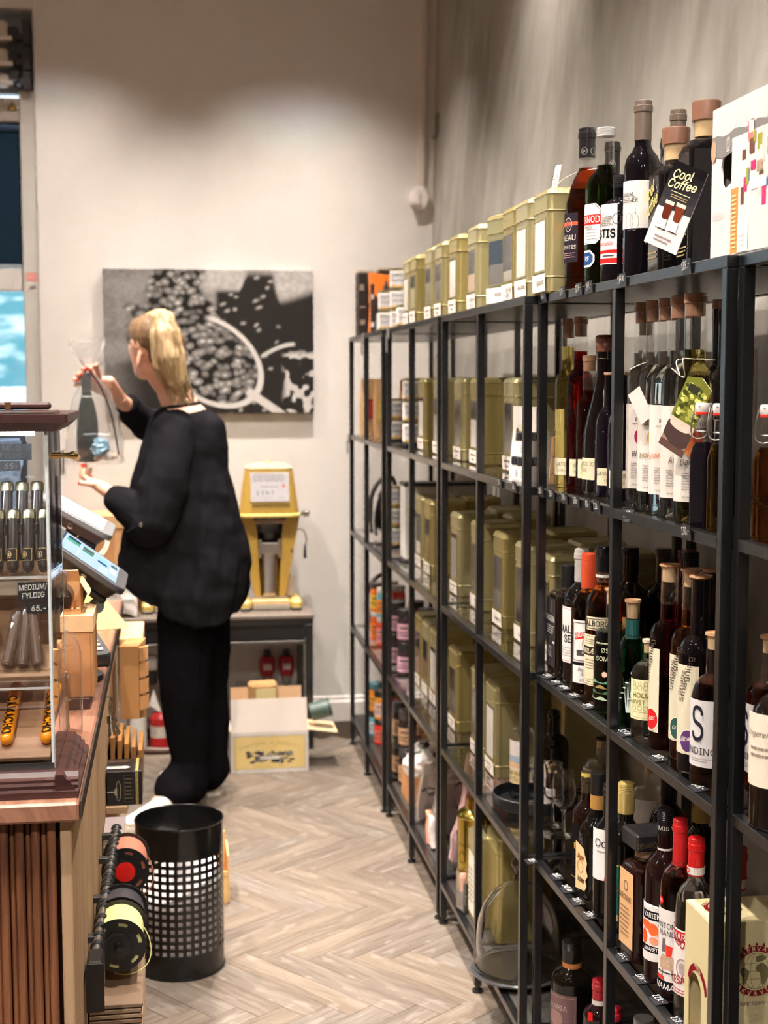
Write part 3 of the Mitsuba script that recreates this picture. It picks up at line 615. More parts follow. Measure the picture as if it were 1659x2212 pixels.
def bottle(name, label, x, y, L, r, h, prof, glass, neck=.36, fill=None, cap=None, labs=(), dark=None, group=None, z=None, extra=None, punt=False):
    """labs: (right edge as a fraction of the visible width, z0, H, W, background, prints)."""
    key = thing(name, label, 'bottle', group); zb = (LV[L] if z is None else z)+.0006; M = at(x, y, zb)
    P = [((neck if a == 'n' else max(a, neck) if b > .5 else a)*r, b*h) for a, b in PROF[prof]]
    top = P[-1][1]
    if dark is not None:
        part(key, 'body', lathe(P+[(0, top)], 28), 'glassy', dark, 35, M)
    else:
        zf = (fill or .9)*h
        lower = cut(P, 0, zf)
        if punt: lower = [(0, .028*h), (.25*r, .024*h), (.55*r, .004*h)]+lower[1:]
        part(key, 'filled_glass', lathe(lower+[(0, zf)], 28), 'liquid_'+glass, None, 40, M)
        part(key, 'neck', lathe(cut(P, zf+.0003, top)+[(neck*r*1.08, top), (neck*r*1.08, top+.004), (neck*r*.8, top+.004)], 28), 'thin_glass', None, 40, M)
    nr = neck*r
    if cap:
        kind, f0, col = cap[:3]; z0 = f0*h
        if kind == 'screw':
            pr = [(0, z0), (nr*1.10, z0), (nr*1.12, z0+.002)]
            n = 5; zs = np.linspace(max(z0+.004, h-.016), h-.003, n)
            for q in zs: pr += [(nr*1.12, q-.0008), (nr*1.07, q), (nr*1.12, q+.0008)]
            part(key, 'cap', lathe(pr+[(nr*1.08, h), (0, h)], 22), 'gloss', col, 30, M)
        elif kind == 'capsule':
            part(key, 'capsule', lathe([(0, z0), (nr*1.04, z0), (nr*1.03, h-.022), (nr*1.14, h-.020), (nr*1.14, h-.010), (nr*1.06, h-.009), (nr*1.04, h-.001), (nr*.95, h), (0, h)], 22), cap[3] if len(cap) > 3 else 'satin', col, 30, M)
        elif kind == 'cork':      # wooden head over a cork in the neck
            k = part(key, 'stopper', lathe([(0, top+.0045), (nr*1.18, top+.0045), (nr*1.2, top+.006), (nr*1.2, h-.002), (nr*1.15, h), (0, h)], 22), 'satin', col, 30, M)
            part(key, 'cork', lathe([(0, z0), (nr*.80, z0), (nr*.84, top+.004), (0, top+.004)], 18), 'matte', cap[3] if len(cap) > 3 else (205, 176, 138), 30, M)
        elif kind == 'longcork':  # flush wooden stopper seen through the neck
            part(key, 'stopper', lathe([(0, z0), (nr*.88, z0), (nr*.9, h*.955), (nr*1.05, h*.957), (nr*1.05, h-.001), (nr*1.0, h), (0, h)], 22), 'satin', col, 30, M)
    vd = vdir(x, y)
    for q, lb in enumerate(labs):
        fR, z0, H, W, bg, pr = lb[:6]
        z0 *= h; H *= h
        rr = float(np.interp(z0+H/2, [b for a, b in P], [a for a, b in P])) if len(lb) < 7 else lb[6]*r
        m = wrap(printed(W, H, bg, pr), rr, vd+math.degrees(math.asin(max(-1, min(1, 2*fR-1)))), z0)
        part(key, 'paper_label' if bg is not None else 'print', m, 'paper', None, M=M)
    if extra: extra(key, M)
    return key

def tag(name, label, poly_w, poly_h, x, y, z, deg, lean, prints, bg, string=None):
    key = thing(name, label, 'tag'); M = T().translate([x, y, z]).rotate([0, 0, 1], deg).rotate([0, 1, 0], lean)
    m = on_face(printed(poly_w, poly_h, bg, prints), (0, 0, 0), (0, -1, 0), (0, 0, 1)); part(key, 'card', m, 'paper', None, M=M)
    part(key, 'backing', bx(.0003, .0011, 0, poly_w, 0, poly_h), 'paper', (225, 218, 212), M=M)
    if string: part(key, 'string', tube(smoothpath(string, 5), .0009, 5), 'matte', (222, 214, 196))
    return key

WHITE, CREAM, OFF = (210, 204, 200), (208, 195, 165), (206, 197, 188)
BLK, INK, RED = (26, 25, 28), (52, 48, 50), (196, 40, 38)
WINE, CAPB = (7, 5, 8), (92, 78, 68)
# --- top shelf, fourth unit
bottle('liqueur_bottle', 'amber fortified wine bottle with black cap and dark label, leftmost bottle on the top shelf', .842, 2.832-.012, 0, .0435, .326, 'slope', 'cognac', .37, .755, ('capsule', .815, (30, 28, 30), 'gloss'),
       [(.31, .175, .30, .07, (44, 38, 46), [('text', 'PINEAU', -.004, .043, .011, (205, 196, 186)), ('text', 'des CHARENTES', -.003, .026, .0075, (196, 186, 176)), ('rect', -.07, 0, .073, .080, (226, 88, 60)), ('ell', -.024, .075, .011, .014, (190, 180, 170), .0016), ('ell', -.024, .075, .006, .008, (150, 140, 130), .001), ('lines', -.05, -.004, .008, .02, 3, (150, 120, 120))]),
        (.99, .83, .06, .05, None, [('ell', -.028, .008, .006, .0075, (150, 146, 140), .0008), ('ell', -.010, .008, .006, .0075, (150, 146, 140), .0008), ('text', 'P', -.026, .004, .007, (170, 164, 158))], .38)])
tag('hang_tag', 'small white hang tag on the neck of the amber fortified wine bottle', .024, .062, .792, 2.872, 1.75+.202, 14, 12, [('text', '747', -.005, .030, .010, INK), ('lines', -.021, -.003, .018, .026, 2, (170, 120, 110)), ('rect', -.020, -.004, .004, .009, (206, 110, 90))], WHITE,
    [(.792, 2.875, 1.968), (.812, 2.85, 1.985), (.825, 2.83, 1.99), (.842, 2.802, 1.992), (.858, 2.80, 1.994)])
bottle('liqueur_bottle', 'dark green anise bottle with silver cap and octagonal white label', .835, 2.672, 0, .0385, .301, 'bord', 'bottle_green', .42, .765, ('screw', .945, (176, 174, 172)),
       [(.43, .265, .25, .075, None, [('poly', [(-.075, 0), (-.012, 0), (0, .012), (0, .064), (-.012, .076), (-.075, .076)], (222, 218, 212)), ('poly', [(-.075, .0025), (-.013, .0025), (-.0025, .013), (-.0025, .063), (-.013, .0735), (-.075, .0735)], (120, 116, 112), .0003), ('poly', [(-.075, .0035), (-.0135, .0035), (-.0035, .0135), (-.0035, .0625), (-.0135, .0725), (-.075, .0725)], (228, 224, 220), .0005),
         ('rect', -.075, -.001, .036, .055, RED, .0007), ('text', 'PERNOD', -.004, .0395, .0125, WHITE, True, 0, 0, .8), ('lines', -.035, -.006, .006, .030, 4, (150, 150, 150)), ('text', 'PARIS', -.02, .029, .006, INK)]),
        (.26, .12, .11, .05, None, [('poly', [(-.05, 0), (-.01, 0), (0, .010), (0, .022), (-.01, .032), (-.05, .032)], WHITE), ('poly', [(-.05, .004), (-.012, .004), (-.004, .011), (-.004, .021), (-.012, .028), (-.05, .028)], (44, 74, 120), .0005), ('text', 'RF', -.012, .011, .009, WHITE, True)])])
bottle('liqueur_bottle', 'short dark bottle with white and red label marked PASTIS', .833, 2.575, 0, .0345, .198, 'stub', '', .36, dark=WINE, cap=('screw', .88, (30, 28, 30)), labs=[
       (.44, .17, .555, .085, WHITE, [('text', 'PASTIS', -.003, .048, .0155, BLK, True, 0, 0, .85), ('text', 'de Marseille', -.008, .034, .0075, (206, 60, 50), False, 0, .2, .8), ('rect', -.085, 0, .020, .026, RED), ('rect', -.085, 0, .002, .011, RED), ('lines', -.03, -.003, .013, .018, 1, INK), ('poly', [(-.05, .068), (-.006, .068), (-.014, .084), (-.022, .092), (-.030, .084)], (190, 186, 182)), ('lines', -.045, -.008, .070, .088, 6, (120, 116, 112)), ('ell', -.001, .082, .008, .010, (70, 66, 66), .001)])])
winelab = [('text', 'SANDAL', -.052, .056, .0075, INK, False, 0, 0, .85), ('text', 'ROSEBÆR', -.046, .046, .0075, INK, False, 0, 0, .85), ('lines', -.027, -.004, .062, .092, 12, (120, 116, 114)), ('lines', -.027, -.004, .018, .056, 15, (120, 116, 114)), ('ell', -.052, .012, .008, .016, (120, 116, 114), .0006), ('ell', -.062, .012, .008, .016, (120, 116, 114), .0006), ('rect', -.0545, -.0495, .026, .036, (120, 116, 114)), ('rect', -.054, -.050, .0255, .0365, WHITE, .0007)]
bottle('wine_bottle', 'tall dark wine bottle with brown capsule and wide pale label, front of the top shelf', .849, 2.497, 0, .0333, .319, 'bord', '', .44, dark=WINE, cap=('capsule', .78, CAPB), labs=[(.96, .285, .265, .098, (202, 197, 190), winelab)])
for x, y, h, w_ in ((.947, 2.585, .322, 'directly behind the front one'), (1.017, 2.585, .322, 'behind the coffee liqueur bottles'), (1.087, 2.585, .322, 'peeking over the white gift box')):
    bottle('wine_bottle', f'dark wine bottle with brown capsule, {w_}, top shelf', x, y, 0, .0319, h, 'bord', '', .44, dark=WINE, cap=('capsule', .78, CAPB), labs=[(.4, .285, .265, .06, (222, 216, 208), [])], group='tall dark wine bottles on the top shelf')
bottle('liqueur_bottle', 'dark bottle with black printed cap behind the anise bottle, top shelf', .945, 2.975, 0, .042, .326, 'slope', '', .37, dark=(30, 16, 8), cap=('capsule', .80, (30, 28, 30), 'gloss'), labs=[(.99, .83, .06, .05, None, [('ell', -.022, .008, .006, .0075, (150, 146, 140), .0008), ('text', 'P', -.02, .004, .007, (170, 164, 158))], .38)])
bottle('liqueur_bottle', 'bottle with silver cap and clear neck in the back row of the top shelf', .975, 2.865, 0, .0385, .305, 'bord', 'bottle_green', .42, .70, ('screw', .94, (180, 178, 176)))
bottle('liqueur_bottle', 'dark bottle with black printed cap between two tall wine bottles, top shelf', 1.045, 2.91, 0, .042, .326, 'slope', '', .37, dark=(30, 16, 8), cap=('capsule', .80, (30, 28, 30), 'gloss'), labs=[(.99, .83, .06, .05, None, [('ell', -.030, .008, .006, .0075, (150, 146, 140), .0008), ('text', 'P', -.028, .004, .007, (170, 164, 158))], .38)])
def square_bottle(name, label, x, y, L, w, d, h, hb, neck, glass, dark, prints, capf, deg=0, corner=.012, printz=0.0, cap='cork', capcol=(120, 84, 66), bgl=None, shoulder=.02, lab_w=None):
    key = thing(name, label, 'bottle'); M = at(x, y, LV[L]+.0006, deg)
    rg = [(rring(w-.004, d-.004, corner), 0), (rring(w, d, corner), .003), (rring(w, d, corner), hb*h)]
    for t in (.35, .7, .92, 1.0):
        a = (1-t)+t*0; ww = (w-2*neck)*math.cos(t*PI/2)+2*neck; dd = (d-2*neck)*math.cos(t*PI/2)+2*neck
        rg.append((rring(ww, dd, min(ww, dd)/2*(.35+.64*t) if t < 1 else neck*.999), hb*h+shoulder*math.sin(t*PI/2)))
    zn = hb*h+shoulder
    if dark is not None: part(key, 'body', loft(rg), 'glassy', dark, 35, M)
    else: part(key, 'filled_glass', loft(rg), 'liquid_'+glass, None, 35, M)
    top = h*capf
    part(key, 'neck', lathe([(neck, zn-.001), (neck, top-.006), (neck*1.12, top-.005), (neck*1.12, top), (neck*.8, top)], 24), 'thin_glass', None, 40, M)
    if cap == 'cork':
        part(key, 'cork', lathe([(0, top-.026), (neck*.9, top-.026), (neck*.94, top), (0, top)], 20), 'matte', (212, 184, 140), 30, M)
        part(key, 'stopper', lathe([(0, top+.0004), (neck*1.15, top+.0004), (neck*1.15, h-.002), (neck*1.1, h), (0, h)], 22), 'satin', capcol, 30, M)
    elif cap == 'screw': part(key, 'cap', lathe([(0, top), (neck*1.15, top), (neck*1.15, h-.001), (neck*1.1, h), (0, h)], 22), 'satin', capcol, 30, M)
    lw = lab_w or w-2*corner*.6
    m = on_face(printed(lw, hb*h-.006-printz, bgl, prints), (-w/2-.0002, -lw/2, .003+printz), (0, -1, 0), (0, 0, 1)) if True else None
    part(key, 'paper_label' if bgl is not None else 'print', m, 'paper', None, M=M)
    return key, M
GOLD = (216, 190, 120)
square_bottle('liqueur_bottle', 'square black coffee liqueur bottle with wooden stopper, left of the pair, gold script', .852, 2.335, 0, .074, .074, .243, .66, .0205, '', (12, 10, 12), [('text', 'Cool', -.022, .118, .022, GOLD, True, 16, .2, .8), ('text', 'Coffee', -.002, .092, .020, GOLD, True, 16, .2, .8), ('rect', -.045, -.012, .082, .0835, GOLD), ('text', 'CHOCOLATE', -.004, .052, .0085, (150, 130, 100), False), ('lines', -.058, -.004, .020, .036, 2, (150, 130, 100))], .885, -4, .008)
square_bottle('liqueur_bottle', 'square black coffee liqueur bottle with wooden stopper, right of the pair, half behind a tag', .873, 2.252, 0, .074, .074, .272, .70, .0205, '', (12, 10, 12), [('text', 'Cool', -.022, .118, .022, GOLD, True, 16, .2, .8), ('text', 'Coffee', -.002, .092, .020, GOLD, True, 16, .2, .8), ('text', 'ORIGINAL', -.004, .052, .0085, GOLD, True), ('lines', -.058, -.004, .018, .036, 3, (190, 170, 120))], .885, -4, .008)
key = thing('coffee_tag', 'black and white hang tag marked Cool Coffee on the square bottles', 'tag')
gl = []
for j in range(4): gl.append(('rect', -.065, 0, .085+j*.012, .098+j*.012, (60-j*12, 56-j*12, 58-j*12)))
tg = printed(.065, .135, (206, 198, 196), [('rect', -.065, 0, .062, .136, (58, 54, 57))]+[('rect', -.065, 0, .078+j*.014, .136, (48-j*8, 45-j*8, 48-j*8), .0003+j*.00005) for j in range(4)]+[('text', 'Cool', -.022, .110, .014, (244, 222, 160), True, 6, .25, .85), ('text', 'Coffee', -.008, .094, .014, (244, 222, 160), True, 6, .25, .85), ('rect', -.050, -.014, .090, .0912, (244, 222, 160), .001), ('lines', -.048, -.016, .080, .087, 2, (170, 150, 110)),
     ('poly', [(-.053, .070), (-.036, .070), (-.038, .046), (-.044, .044), (-.050, .046)], (92, 40, 30), .0012), ('poly', [(-.032, .072), (-.014, .072), (-.017, .048), (-.022, .046), (-.028, .048)], (112, 50, 32), .0012), ('rect', -.053, -.036, .069, .075, (226, 206, 176), .0013), ('rect', -.032, -.014, .071, .077, (226, 206, 176), .0013), ('poly', [(-.050, .045), (-.038, .045), (-.037, .030), (-.051, .030)], (244, 240, 240), .0012), ('poly', [(-.029, .047), (-.016, .047), (-.015, .031), (-.030, .031)], (244, 240, 240), .0012),
     ('rect', -.054, -.034, .0285, .0295, BLK, .0014), ('rect', -.032, -.012, .0295, .0305, BLK, .0014), ('lines', -.050, -.016, .008, .020, 2, (140, 120, 122))])
MT = T().translate([.805, 2.203, 1.845]).rotate([0, 0, 1], 40).rotate([1, 0, 0], 24).translate([0, -.0325, -.0675])
on_face(tg, (0, 0, 0), (0, -1, 0), (0, 0, 1)); part(key, 'card', tg, 'paper', None, M=MT); part(key, 'backing', bx(.0004, .0014, 0, .065, 0, .135), 'paper', (210, 204, 200), M=MT)
part(key, 'string', tube(smoothpath([(.828, 2.30, 1.918), (.848, 2.318, 1.922), (.872, 2.31, 1.925), (.885, 2.30, 1.92)], 5), .0008, 5), 'matte', (60, 50, 40))

# --- white gift box at the right end of the top shelf
key = thing('gift_box', 'white gift carton with grey band and hand hole, right end of the top shelf', 'carton'); gx, gy0, gy1, gz = .822, 1.66, 2.085, 1.7506
part(key, 'carton', cat(bx(gx, gx+.20, gy0, gy0+.003, gz, gz+.225), bx(gx, gx+.20, gy1-.003, gy1, gz, gz+.225), bx(gx+.197, gx+.20, gy0, gy1, gz, gz+.225), bx(gx, gx+.20, gy0, gy1, gz, gz+.003), bx(gx+.0, gx+.20, gy0, gy1, gz+.222, gz+.225)), 'paper', (206, 200, 197))
hole = Polygon([(gy1-.098, .118), (gy1-.052, .106), (gy1-.045, .112), (gy1-.040, .135), (gy1-.050, .152), (gy1-.098, .160), (gy1-.104, .15), (gy1-.104, .125)]).buffer(.004)
fp = prism(sbox(gy0, 0, gy1, .225).difference(hole), .003); fp.vertices = np.c_[gx-.0005+fp.vertices[:, 2]*-1, fp.vertices[:, 0], gz+fp.vertices[:, 1]]; fp.fix_normals()
part(key, 'front_panel', fp, 'paper', (206, 200, 197))
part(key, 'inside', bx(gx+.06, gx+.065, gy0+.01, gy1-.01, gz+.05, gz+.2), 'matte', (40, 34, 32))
gp = printed(.425, .225, None, [('poly', [(-.425, .150)]+[(-.425+k*.425/20, .150+.003*math.sin(k*2.1)) for k in range(21)]+[(0, .180)]+[(-k*.425/20, .182+.003*math.sin(k*1.7)) for k in range(21)], (128, 124, 122)),
      ('ell', -.360, .166, .007, .010, (220, 216, 212), .0012), ('ell', -.360, .166, .003, .0075, (220, 216, 212), .001), ('lines', -.366, -.354, .154, .158, 1, (220, 216, 212)), ('ell', -.416, .163, .010, .016, (190, 150, 120)), ('text', 'SMAG', -.375, .060, .011, (190, 184, 180))]
      +[('ell', -.395+.02*j, .200+.006*(j % 3), .006, .004, (188, 184, 180), .0006) for j in range(6)]+[('rect', -.3955+.02*j, -.3945+.02*j, .185, .198, (188, 184, 180)) for j in range(6)])
on_face(gp, (gx-.0036, gy0, gz), (0, -1, 0), (0, 0, 1)); part(key, 'print', gp, 'paper')
cl = [('rect', -.345, -.318, .004, .098, (196, 142, 80))]+[('lines', -.341, -.322, .010, .090, 13, (236, 206, 160))]
cl.insert(0, ('rect', -.345, -.09, .003, .171, (214, 206, 200), .0001)); rr_ = random.Random(5); pal = [(170, 140, 120), (96, 84, 60), (190, 60, 110), (60, 110, 150), (150, 150, 70), (214, 200, 190), (110, 80, 66), (200, 120, 110)]
for _ in range(46):
    a, b = rr_.uniform(-.312, -.12), rr_.uniform(.045, .165)
    cl.append(('rect', a, a+rr_.uniform(.008, .022), b, b+rr_.uniform(.010, .026), rr_.choice(pal), .0004+_*.00001))
cl += [('rect', -.318, -.28, .004, .045, (226, 218, 214), .0009), ('lines', -.312, -.284, .010, .030, 3, (180, 174, 170)), ('rect', -.272, -.22, .088, .104, (230, 222, 218), .001)]
k2 = solo('gift_leaflet', 'photo leaflet with an orange strip stuck on the white gift carton', 'leaflet', on_face(printed(.345, .172, None, cl), (gx-.0042, gy0, gz), (0, -1, 0), (0, 0, 1)), 'paper')

# --- second shelf, left bay: long slim bottles with low cream labels
WOOD = (150, 112, 84)
for nm, x, y, r, h, glass, fill, prof, txt, what, fR in (('z1', .846, 2.955, .028, .360, 'pale_gold', .835, 'tall', ('LATONIA', 'vinification'), 'golden liqueur in a tall slim bottle, cream label marked LATONIA', .88), ('z2', .858, 2.905, .028, .362, 'ruby', .80, 'tall', ('CASSIUS', 'MALACCA'), 'ruby liqueur in a tall slim bottle, cream label marked CASSIUS', .98),
        ('z3', .856, 2.832, .026, .280, 'ruby', .745, 'tall', ('CASSIUS', 'MALACCA'), 'short ruby liqueur bottle with cork between the tall one and the sparkling one', .98), ('z5', .851, 2.680, .027, .242, '', .75, 'dome', ('CASSIUS X', 'ORANGE'), 'short dark bottle with cream label marked CASSIUS X', .97), ('z6', .853, 2.607, .027, .242, '', .75, 'dome', ('CASSIUS', 'NOISE'), 'short dark bottle half hidden by the post, second shelf', .97)):
    bottle('liqueur_bottle', what, x, y, 1, r, h, prof, glass, .52 if prof == 'tall' else .34, fill, ('longcork', .885, WOOD) if prof == 'tall' else ('cork', .9, (206, 164, 136)),
           [(fR, .075 if h > .3 else .10, .10 if h > .3 else .14, .058, CREAM, [('text', txt[0], -.008, .020, .0075, INK, False, 0, 0, .9), ('text', txt[1], -.010, .008, .0055, (120, 104, 84), False), ('rect', -.05, -.004, .016, .0164, (150, 130, 100))]+([('ell', -.003, .014, .003, .003, (110, 60, 30))] if 'X' in txt[0] else []))], dark=None if glass else (9, 5, 11))
def wirecap(key, M):
    part(key, 'cork', lathe([(0, .286), (.0165, .286), (.017, .295), (.0155, .303), (.019, .306), (.0195, .314), (.016, .319), (0, .320)], 20), 'satin', (112, 66, 48), 30, M)
    part(key, 'wire_cage', cat([rot(tube([(.0195, 0, .306), (.0178, 0, .296), (.0178, 0, .276), (.019, 0, .270)], .0007, 5), a) for a in (0, 90, 180, 270)]+[tube([(.0182*math.cos(a), .0182*math.sin(a), .272) for a in np.linspace(0, 2*PI, 19)], .0007, 5)]), 'metal', (150, 130, 110), 30, M)
bottle('sparkling_bottle', 'dark sparkling wine bottle with wired cork and cream label, second shelf', .866, 2.760, 1, .0425, .300, 'champ', '', .37, dark=(11, 4, 5), labs=[(.60, .10, .145, .085, CREAM, [('text', 'ERICS ICE', -.020, .028, .008, INK), ('text', 'CIDER', -.045, .016, .006, (120, 104, 84)), ('ell', -.012, .022, .004, .004, BLK), ('rect', -.08, -.03, .023, .0235, (150, 130, 100))])], extra=wirecap)
bottle('liqueur_bottle', 'tall slim clear bottle standing behind the post in the back row, second shelf', .965, 2.80, 1, .028, .362, 'tall', 'clear', .52, .8, ('longcork', .885, WOOD))
bottle('liqueur_bottle', 'short bottle with pink cork just right of the middle post, second shelf', .90, 2.50, 1, .027, .235, 'dome', '', .34, dark=(20, 12, 26), cap=('cork', .88, (206, 164, 136)), labs=[(.9, .1, .14, .05, CREAM, [])])

# --- second shelf, right bay: fruit schnapps, swing-top bottles
def fruit(kind):
    y = .098
    if kind == 'plum': return [('ell', -.036, y-.004, .010, .014, (150, 40, 70)), ('ell', -.026, y-.010, .011, .014, (88, 62, 110), 0, .0006), ('poly', [(-.034, y+.010), (-.020, y+.016), (-.014, y+.010), (-.024, y+.006)], (90, 130, 110)), ('rect', -.0345, -.0335, y+.008, y+.018, (96, 90, 60))]
    if kind == 'apple': return [('ell', -.030, y-.004, .014, .016, (206, 150, 84)), ('ell', -.024, y-.008, .009, .011, (140, 140, 80), 0, .0006), ('ell', -.034, y-.001, .007, .010, (222, 130, 70), 0, .0007), ('rect', -.031, -.030, y+.010, y+.020, (100, 90, 60))]
    if kind == 'pear': return [('ell', -.026, y-.008, .013, .014, (228, 190, 110)), ('ell', -.026, y+.006, .008, .012, (230, 206, 120), 0, .0006), ('ell', -.033, y-.014, .007, .008, (222, 130, 84), 0, .0007), ('poly', [(-.026, y+.016), (-.012, y+.030), (-.018, y+.018)], (176, 196, 170))]
    if kind == 'berry': return [('ell', -.028, y-.008, .013, .015, (208, 70, 46)), ('ell', -.032, y-.005, .007, .009, (226, 110, 74), 0, .0006), ('poly', [(-.026, y+.006), (-.012, y+.020), (-.008, y+.004), (-.018, y-.002)], (70, 120, 90), .0007), ('poly', [(-.036, y+.006), (-.034, y+.026), (-.028, y+.008)], (190, 206, 184))]
    return [('ell', -.046, y-.004, .011, .013, (222, 120, 70)), ('ell', -.030, y+.004, .011, .012, (214, 92, 60), 0, .0006), ('ell', -.036, y-.014, .012, .013, (232, 140, 84), 0, .0008), ('ell', -.030, y-.010, .004, .006, (240, 170, 110), 0, .001)]
for x, y, kind, glass, txt, tc, what in ((.849, 2.472, 'plum', 'clear', 'Blomme', (90, 74, 84), 'plum'), (.846, 2.400, 'apple', 'clear', 'Moltebær', (120, 104, 70), 'golden apple'), (.845, 2.335, 'pear', 'clear', 'Hyldeæppel', (206, 128, 96), 'yellow pear'), (.840, 2.262, 'berry', 'clear', 'Ad Mac', (110, 88, 80), 'single red berry'), (.837, 2.190, 'apricot', 'pale_gold', 'Dansk Æ', (90, 84, 80), 'orange apricots')):
    bottle('schnapps_bottle', f'clear fruit schnapps bottle, long white label with {what} picture', x, y, 1, .0298, .368, 'tall', glass, .60, .755, ('longcork', .90, (152, 112, 86)),
      [(.93 if kind != 'apricot' else .96, .093, .415, .078, OFF, [('ell', -.030, .140, .0055, .0060, INK, .0007), ('rect', -.031, -.029, .1375, .1425, INK), ('text', 'RÆSYDEN', -.007, .122, .0065, INK, False, 0, 0, .85), ('lines', -.050, -.012, .115, .119, 1, (130, 120, 116))]+fruit(kind)+[('text', txt, -.008, .058, .010, tc, False, 6, .35, .8), ('lines', -.052, -.006, .018, .048, 7, (150, 142, 138)), ('lines', -.05, -.02, .006, .010, 1, (160, 152, 148))])], punt=True)
bottle('schnapps_bottle', 'dark schnapps bottle with wooden stopper in the back row, right of the clear ones', .952, 2.36, 1, .030, .368, 'tall', '', .60, dark=(16, 14, 14), cap=('longcork', .91, (152, 112, 86)))
bottle('schnapps_bottle', 'dark schnapps bottle mostly hidden behind the apricot bottle, second shelf', .925, 2.265, 1, .030, .362, 'tall', '', .60, dark=(18, 16, 14), cap=('longcork', .91, (130, 100, 78)))
bottle('schnapps_bottle', 'clear schnapps bottle with wooden stopper at the right picture edge, second shelf', .965, 2.045, 1, .030, .368, 'tall', 'smoky', .60, .755, ('longcork', .90, (152, 112, 86)))
lf = random.Random(3)
leafp = [('poly', [(-.05, .052), (0, .052), (0, .118), (-.025, .128), (-.05, .118)], (110, 112, 46))]+[('ell', lf.uniform(-.046, -.004), lf.uniform(.056, .112), lf.uniform(.003, .006), lf.uniform(.002, .005), lf.choice([(150, 152, 70), (84, 90, 36), (190, 190, 110), (60, 66, 30)]), 0, .0004+j*.00001) for j in range(60)]
leafp += [('rect', -.05, 0, 0, .053, (150, 120, 104), .0001), ('rect', -.05, 0, .034, .052, (196, 178, 160)), ('poly', [(-.05, .020), (-.03, .010), (-.01, .010), (0, .018), (0, .040), (-.05, .044)], (70, 54, 52), .0008), ('ell', -.026, .042, .020, .006, (214, 180, 166), 0, .0012), ('rect', -.05, 0, 0, .012, (90, 66, 58), .0006), ('rect', -.04, -.02, .100, .112, (50, 50, 40), .0012)]
key = thing('schnapps_tag', 'hang tag with a photo of green leaves on the fruit schnapps bottles', 'tag')
MT = T().translate([.800, 2.126, 1.517]).rotate([0, 0, 1], 34).rotate([1, 0, 0], 27).translate([0, -.025, -.064])
part(key, 'card', on_face(printed(.05, .128, None, leafp), (0, 0, 0), (0, -1, 0), (0, 0, 1)), 'paper', None, M=MT); part(key, 'backing', prism([(0, 0), (.05, 0), (.05, .118), (.025, .128), (0, .118)], .001).apply_transform([[0, 0, 1, .0003], [1, 0, 0, 0], [0, 1, 0, 0], [0, 0, 0, 1]]), 'paper', (216, 208, 196), M=MT)
part(key, 'string', tube(smoothpath([(.800, 2.195, 1.345+.245), (.812, 2.17, 1.575), (.805, 2.15, 1.585), (.80, 2.145, 1.60), (.815, 2.165, 1.605), (.85, 2.160, 1.603), (.868, 2.19, 1.603), (.845, 2.222, 1.603), (.812, 2.20, 1.603), (.805, 2.17, 1.58)], 5), .0011, 5), 'matte', (226, 220, 196))
key = thing('schnapps_tag', 'plain pink hang tag between the plum and apple schnapps bottles', 'tag')
MT = T().translate([.812, 2.378, 1.527]).rotate([0, 0, 1], 30).rotate([1, 0, 0], -32).translate([0, -.02, -.0375])
part(key, 'card', bx(0, .0012, .006, .036, .008, .068), 'paper', (206, 190, 184), M=MT); part(key, 'string', tube(smoothpath([(.80, 2.40, 1.59), (.822, 2.395, 1.60), (.845, 2.41, 1.603), (.862, 2.43, 1.603)], 5), .0009, 5), 'matte', (226, 220, 206))
for x, y, glass, what in ((.821, 2.105, '', 'black liqueur, left of the right post'), (.826, 2.045, 'yellow', 'golden liqueur, half behind the right post'), (.850, 1.928, 'orange', 'amber liqueur, beyond the right post at the picture edge')):
    def swing(key, M):
        part(key, 'stopper', lathe([(0, .180), (.0125, .180), (.0135, .184), (.0135, .191), (.012, .194), (0, .1945)], 22), 'gloss', (214, 208, 204), 30, M)
        part(key, 'gasket', lathe([(.006, .176), (.0128, .176), (.0132, .178), (.0128, .180), (.006, .180)], 22), 'satin', (214, 52, 40), 30, M)
        part(key, 'wire_bail', cat(tube(smoothpath([(-.004, -.0135, .187), (-.008, -.014, .178), (-.012, -.0145, .160), (-.0135, -.012, .143), (-.016, -.006, .140)], 5), .0012, 6), tube(smoothpath([(-.004, .0135, .187), (-.008, .014, .178), (-.012, .0145, .160), (-.0135, .012, .143), (-.016, .006, .140)], 5), .0012, 6), tube([(-.016, -.006, .140), (-.017, 0, .139), (-.016, .006, .140)], .0012, 6), tube([(-.004, -.0135, .187), (-.0138, 0, .189), (-.004, .0135, .187)], .0012, 6), tube([(.0112*math.cos(a), .0112*math.sin(a), .150) for a in np.linspace(0, 2*PI, 17)], .0011, 5)), 'metal', (200, 196, 190), 40, M)
    key = thing('swing_top_bottle', f'small swing-top bottle of {what}', 'bottle'); M = at(x, y, LV[1]+.0006, 38)
    q = .0162
    rg = [(rring(2*q-.003, 2*q-.003, .006), 0), (rring(2*q, 2*q, .006), .003), (rring(2*q, 2*q, .006), .112), (rring(1.85*q, 1.85*q, .010), .124), (rring(1.5*q, 1.5*q, .0115), .133)]
    if glass: part(key, 'filled_glass', loft(rg), 'liquid_'+glass, None, 40, M)
    else: part(key, 'body', loft(rg), 'glassy', (14, 10, 16), 40, M)
    part(key, 'neck', lathe([(.0118, .1325), (.0105, .140), (.0105, .168), (.0125, .170), (.0125, .176), (.009, .176)], 22), 'thin_glass', None, 40, M)
    swing(key, M)

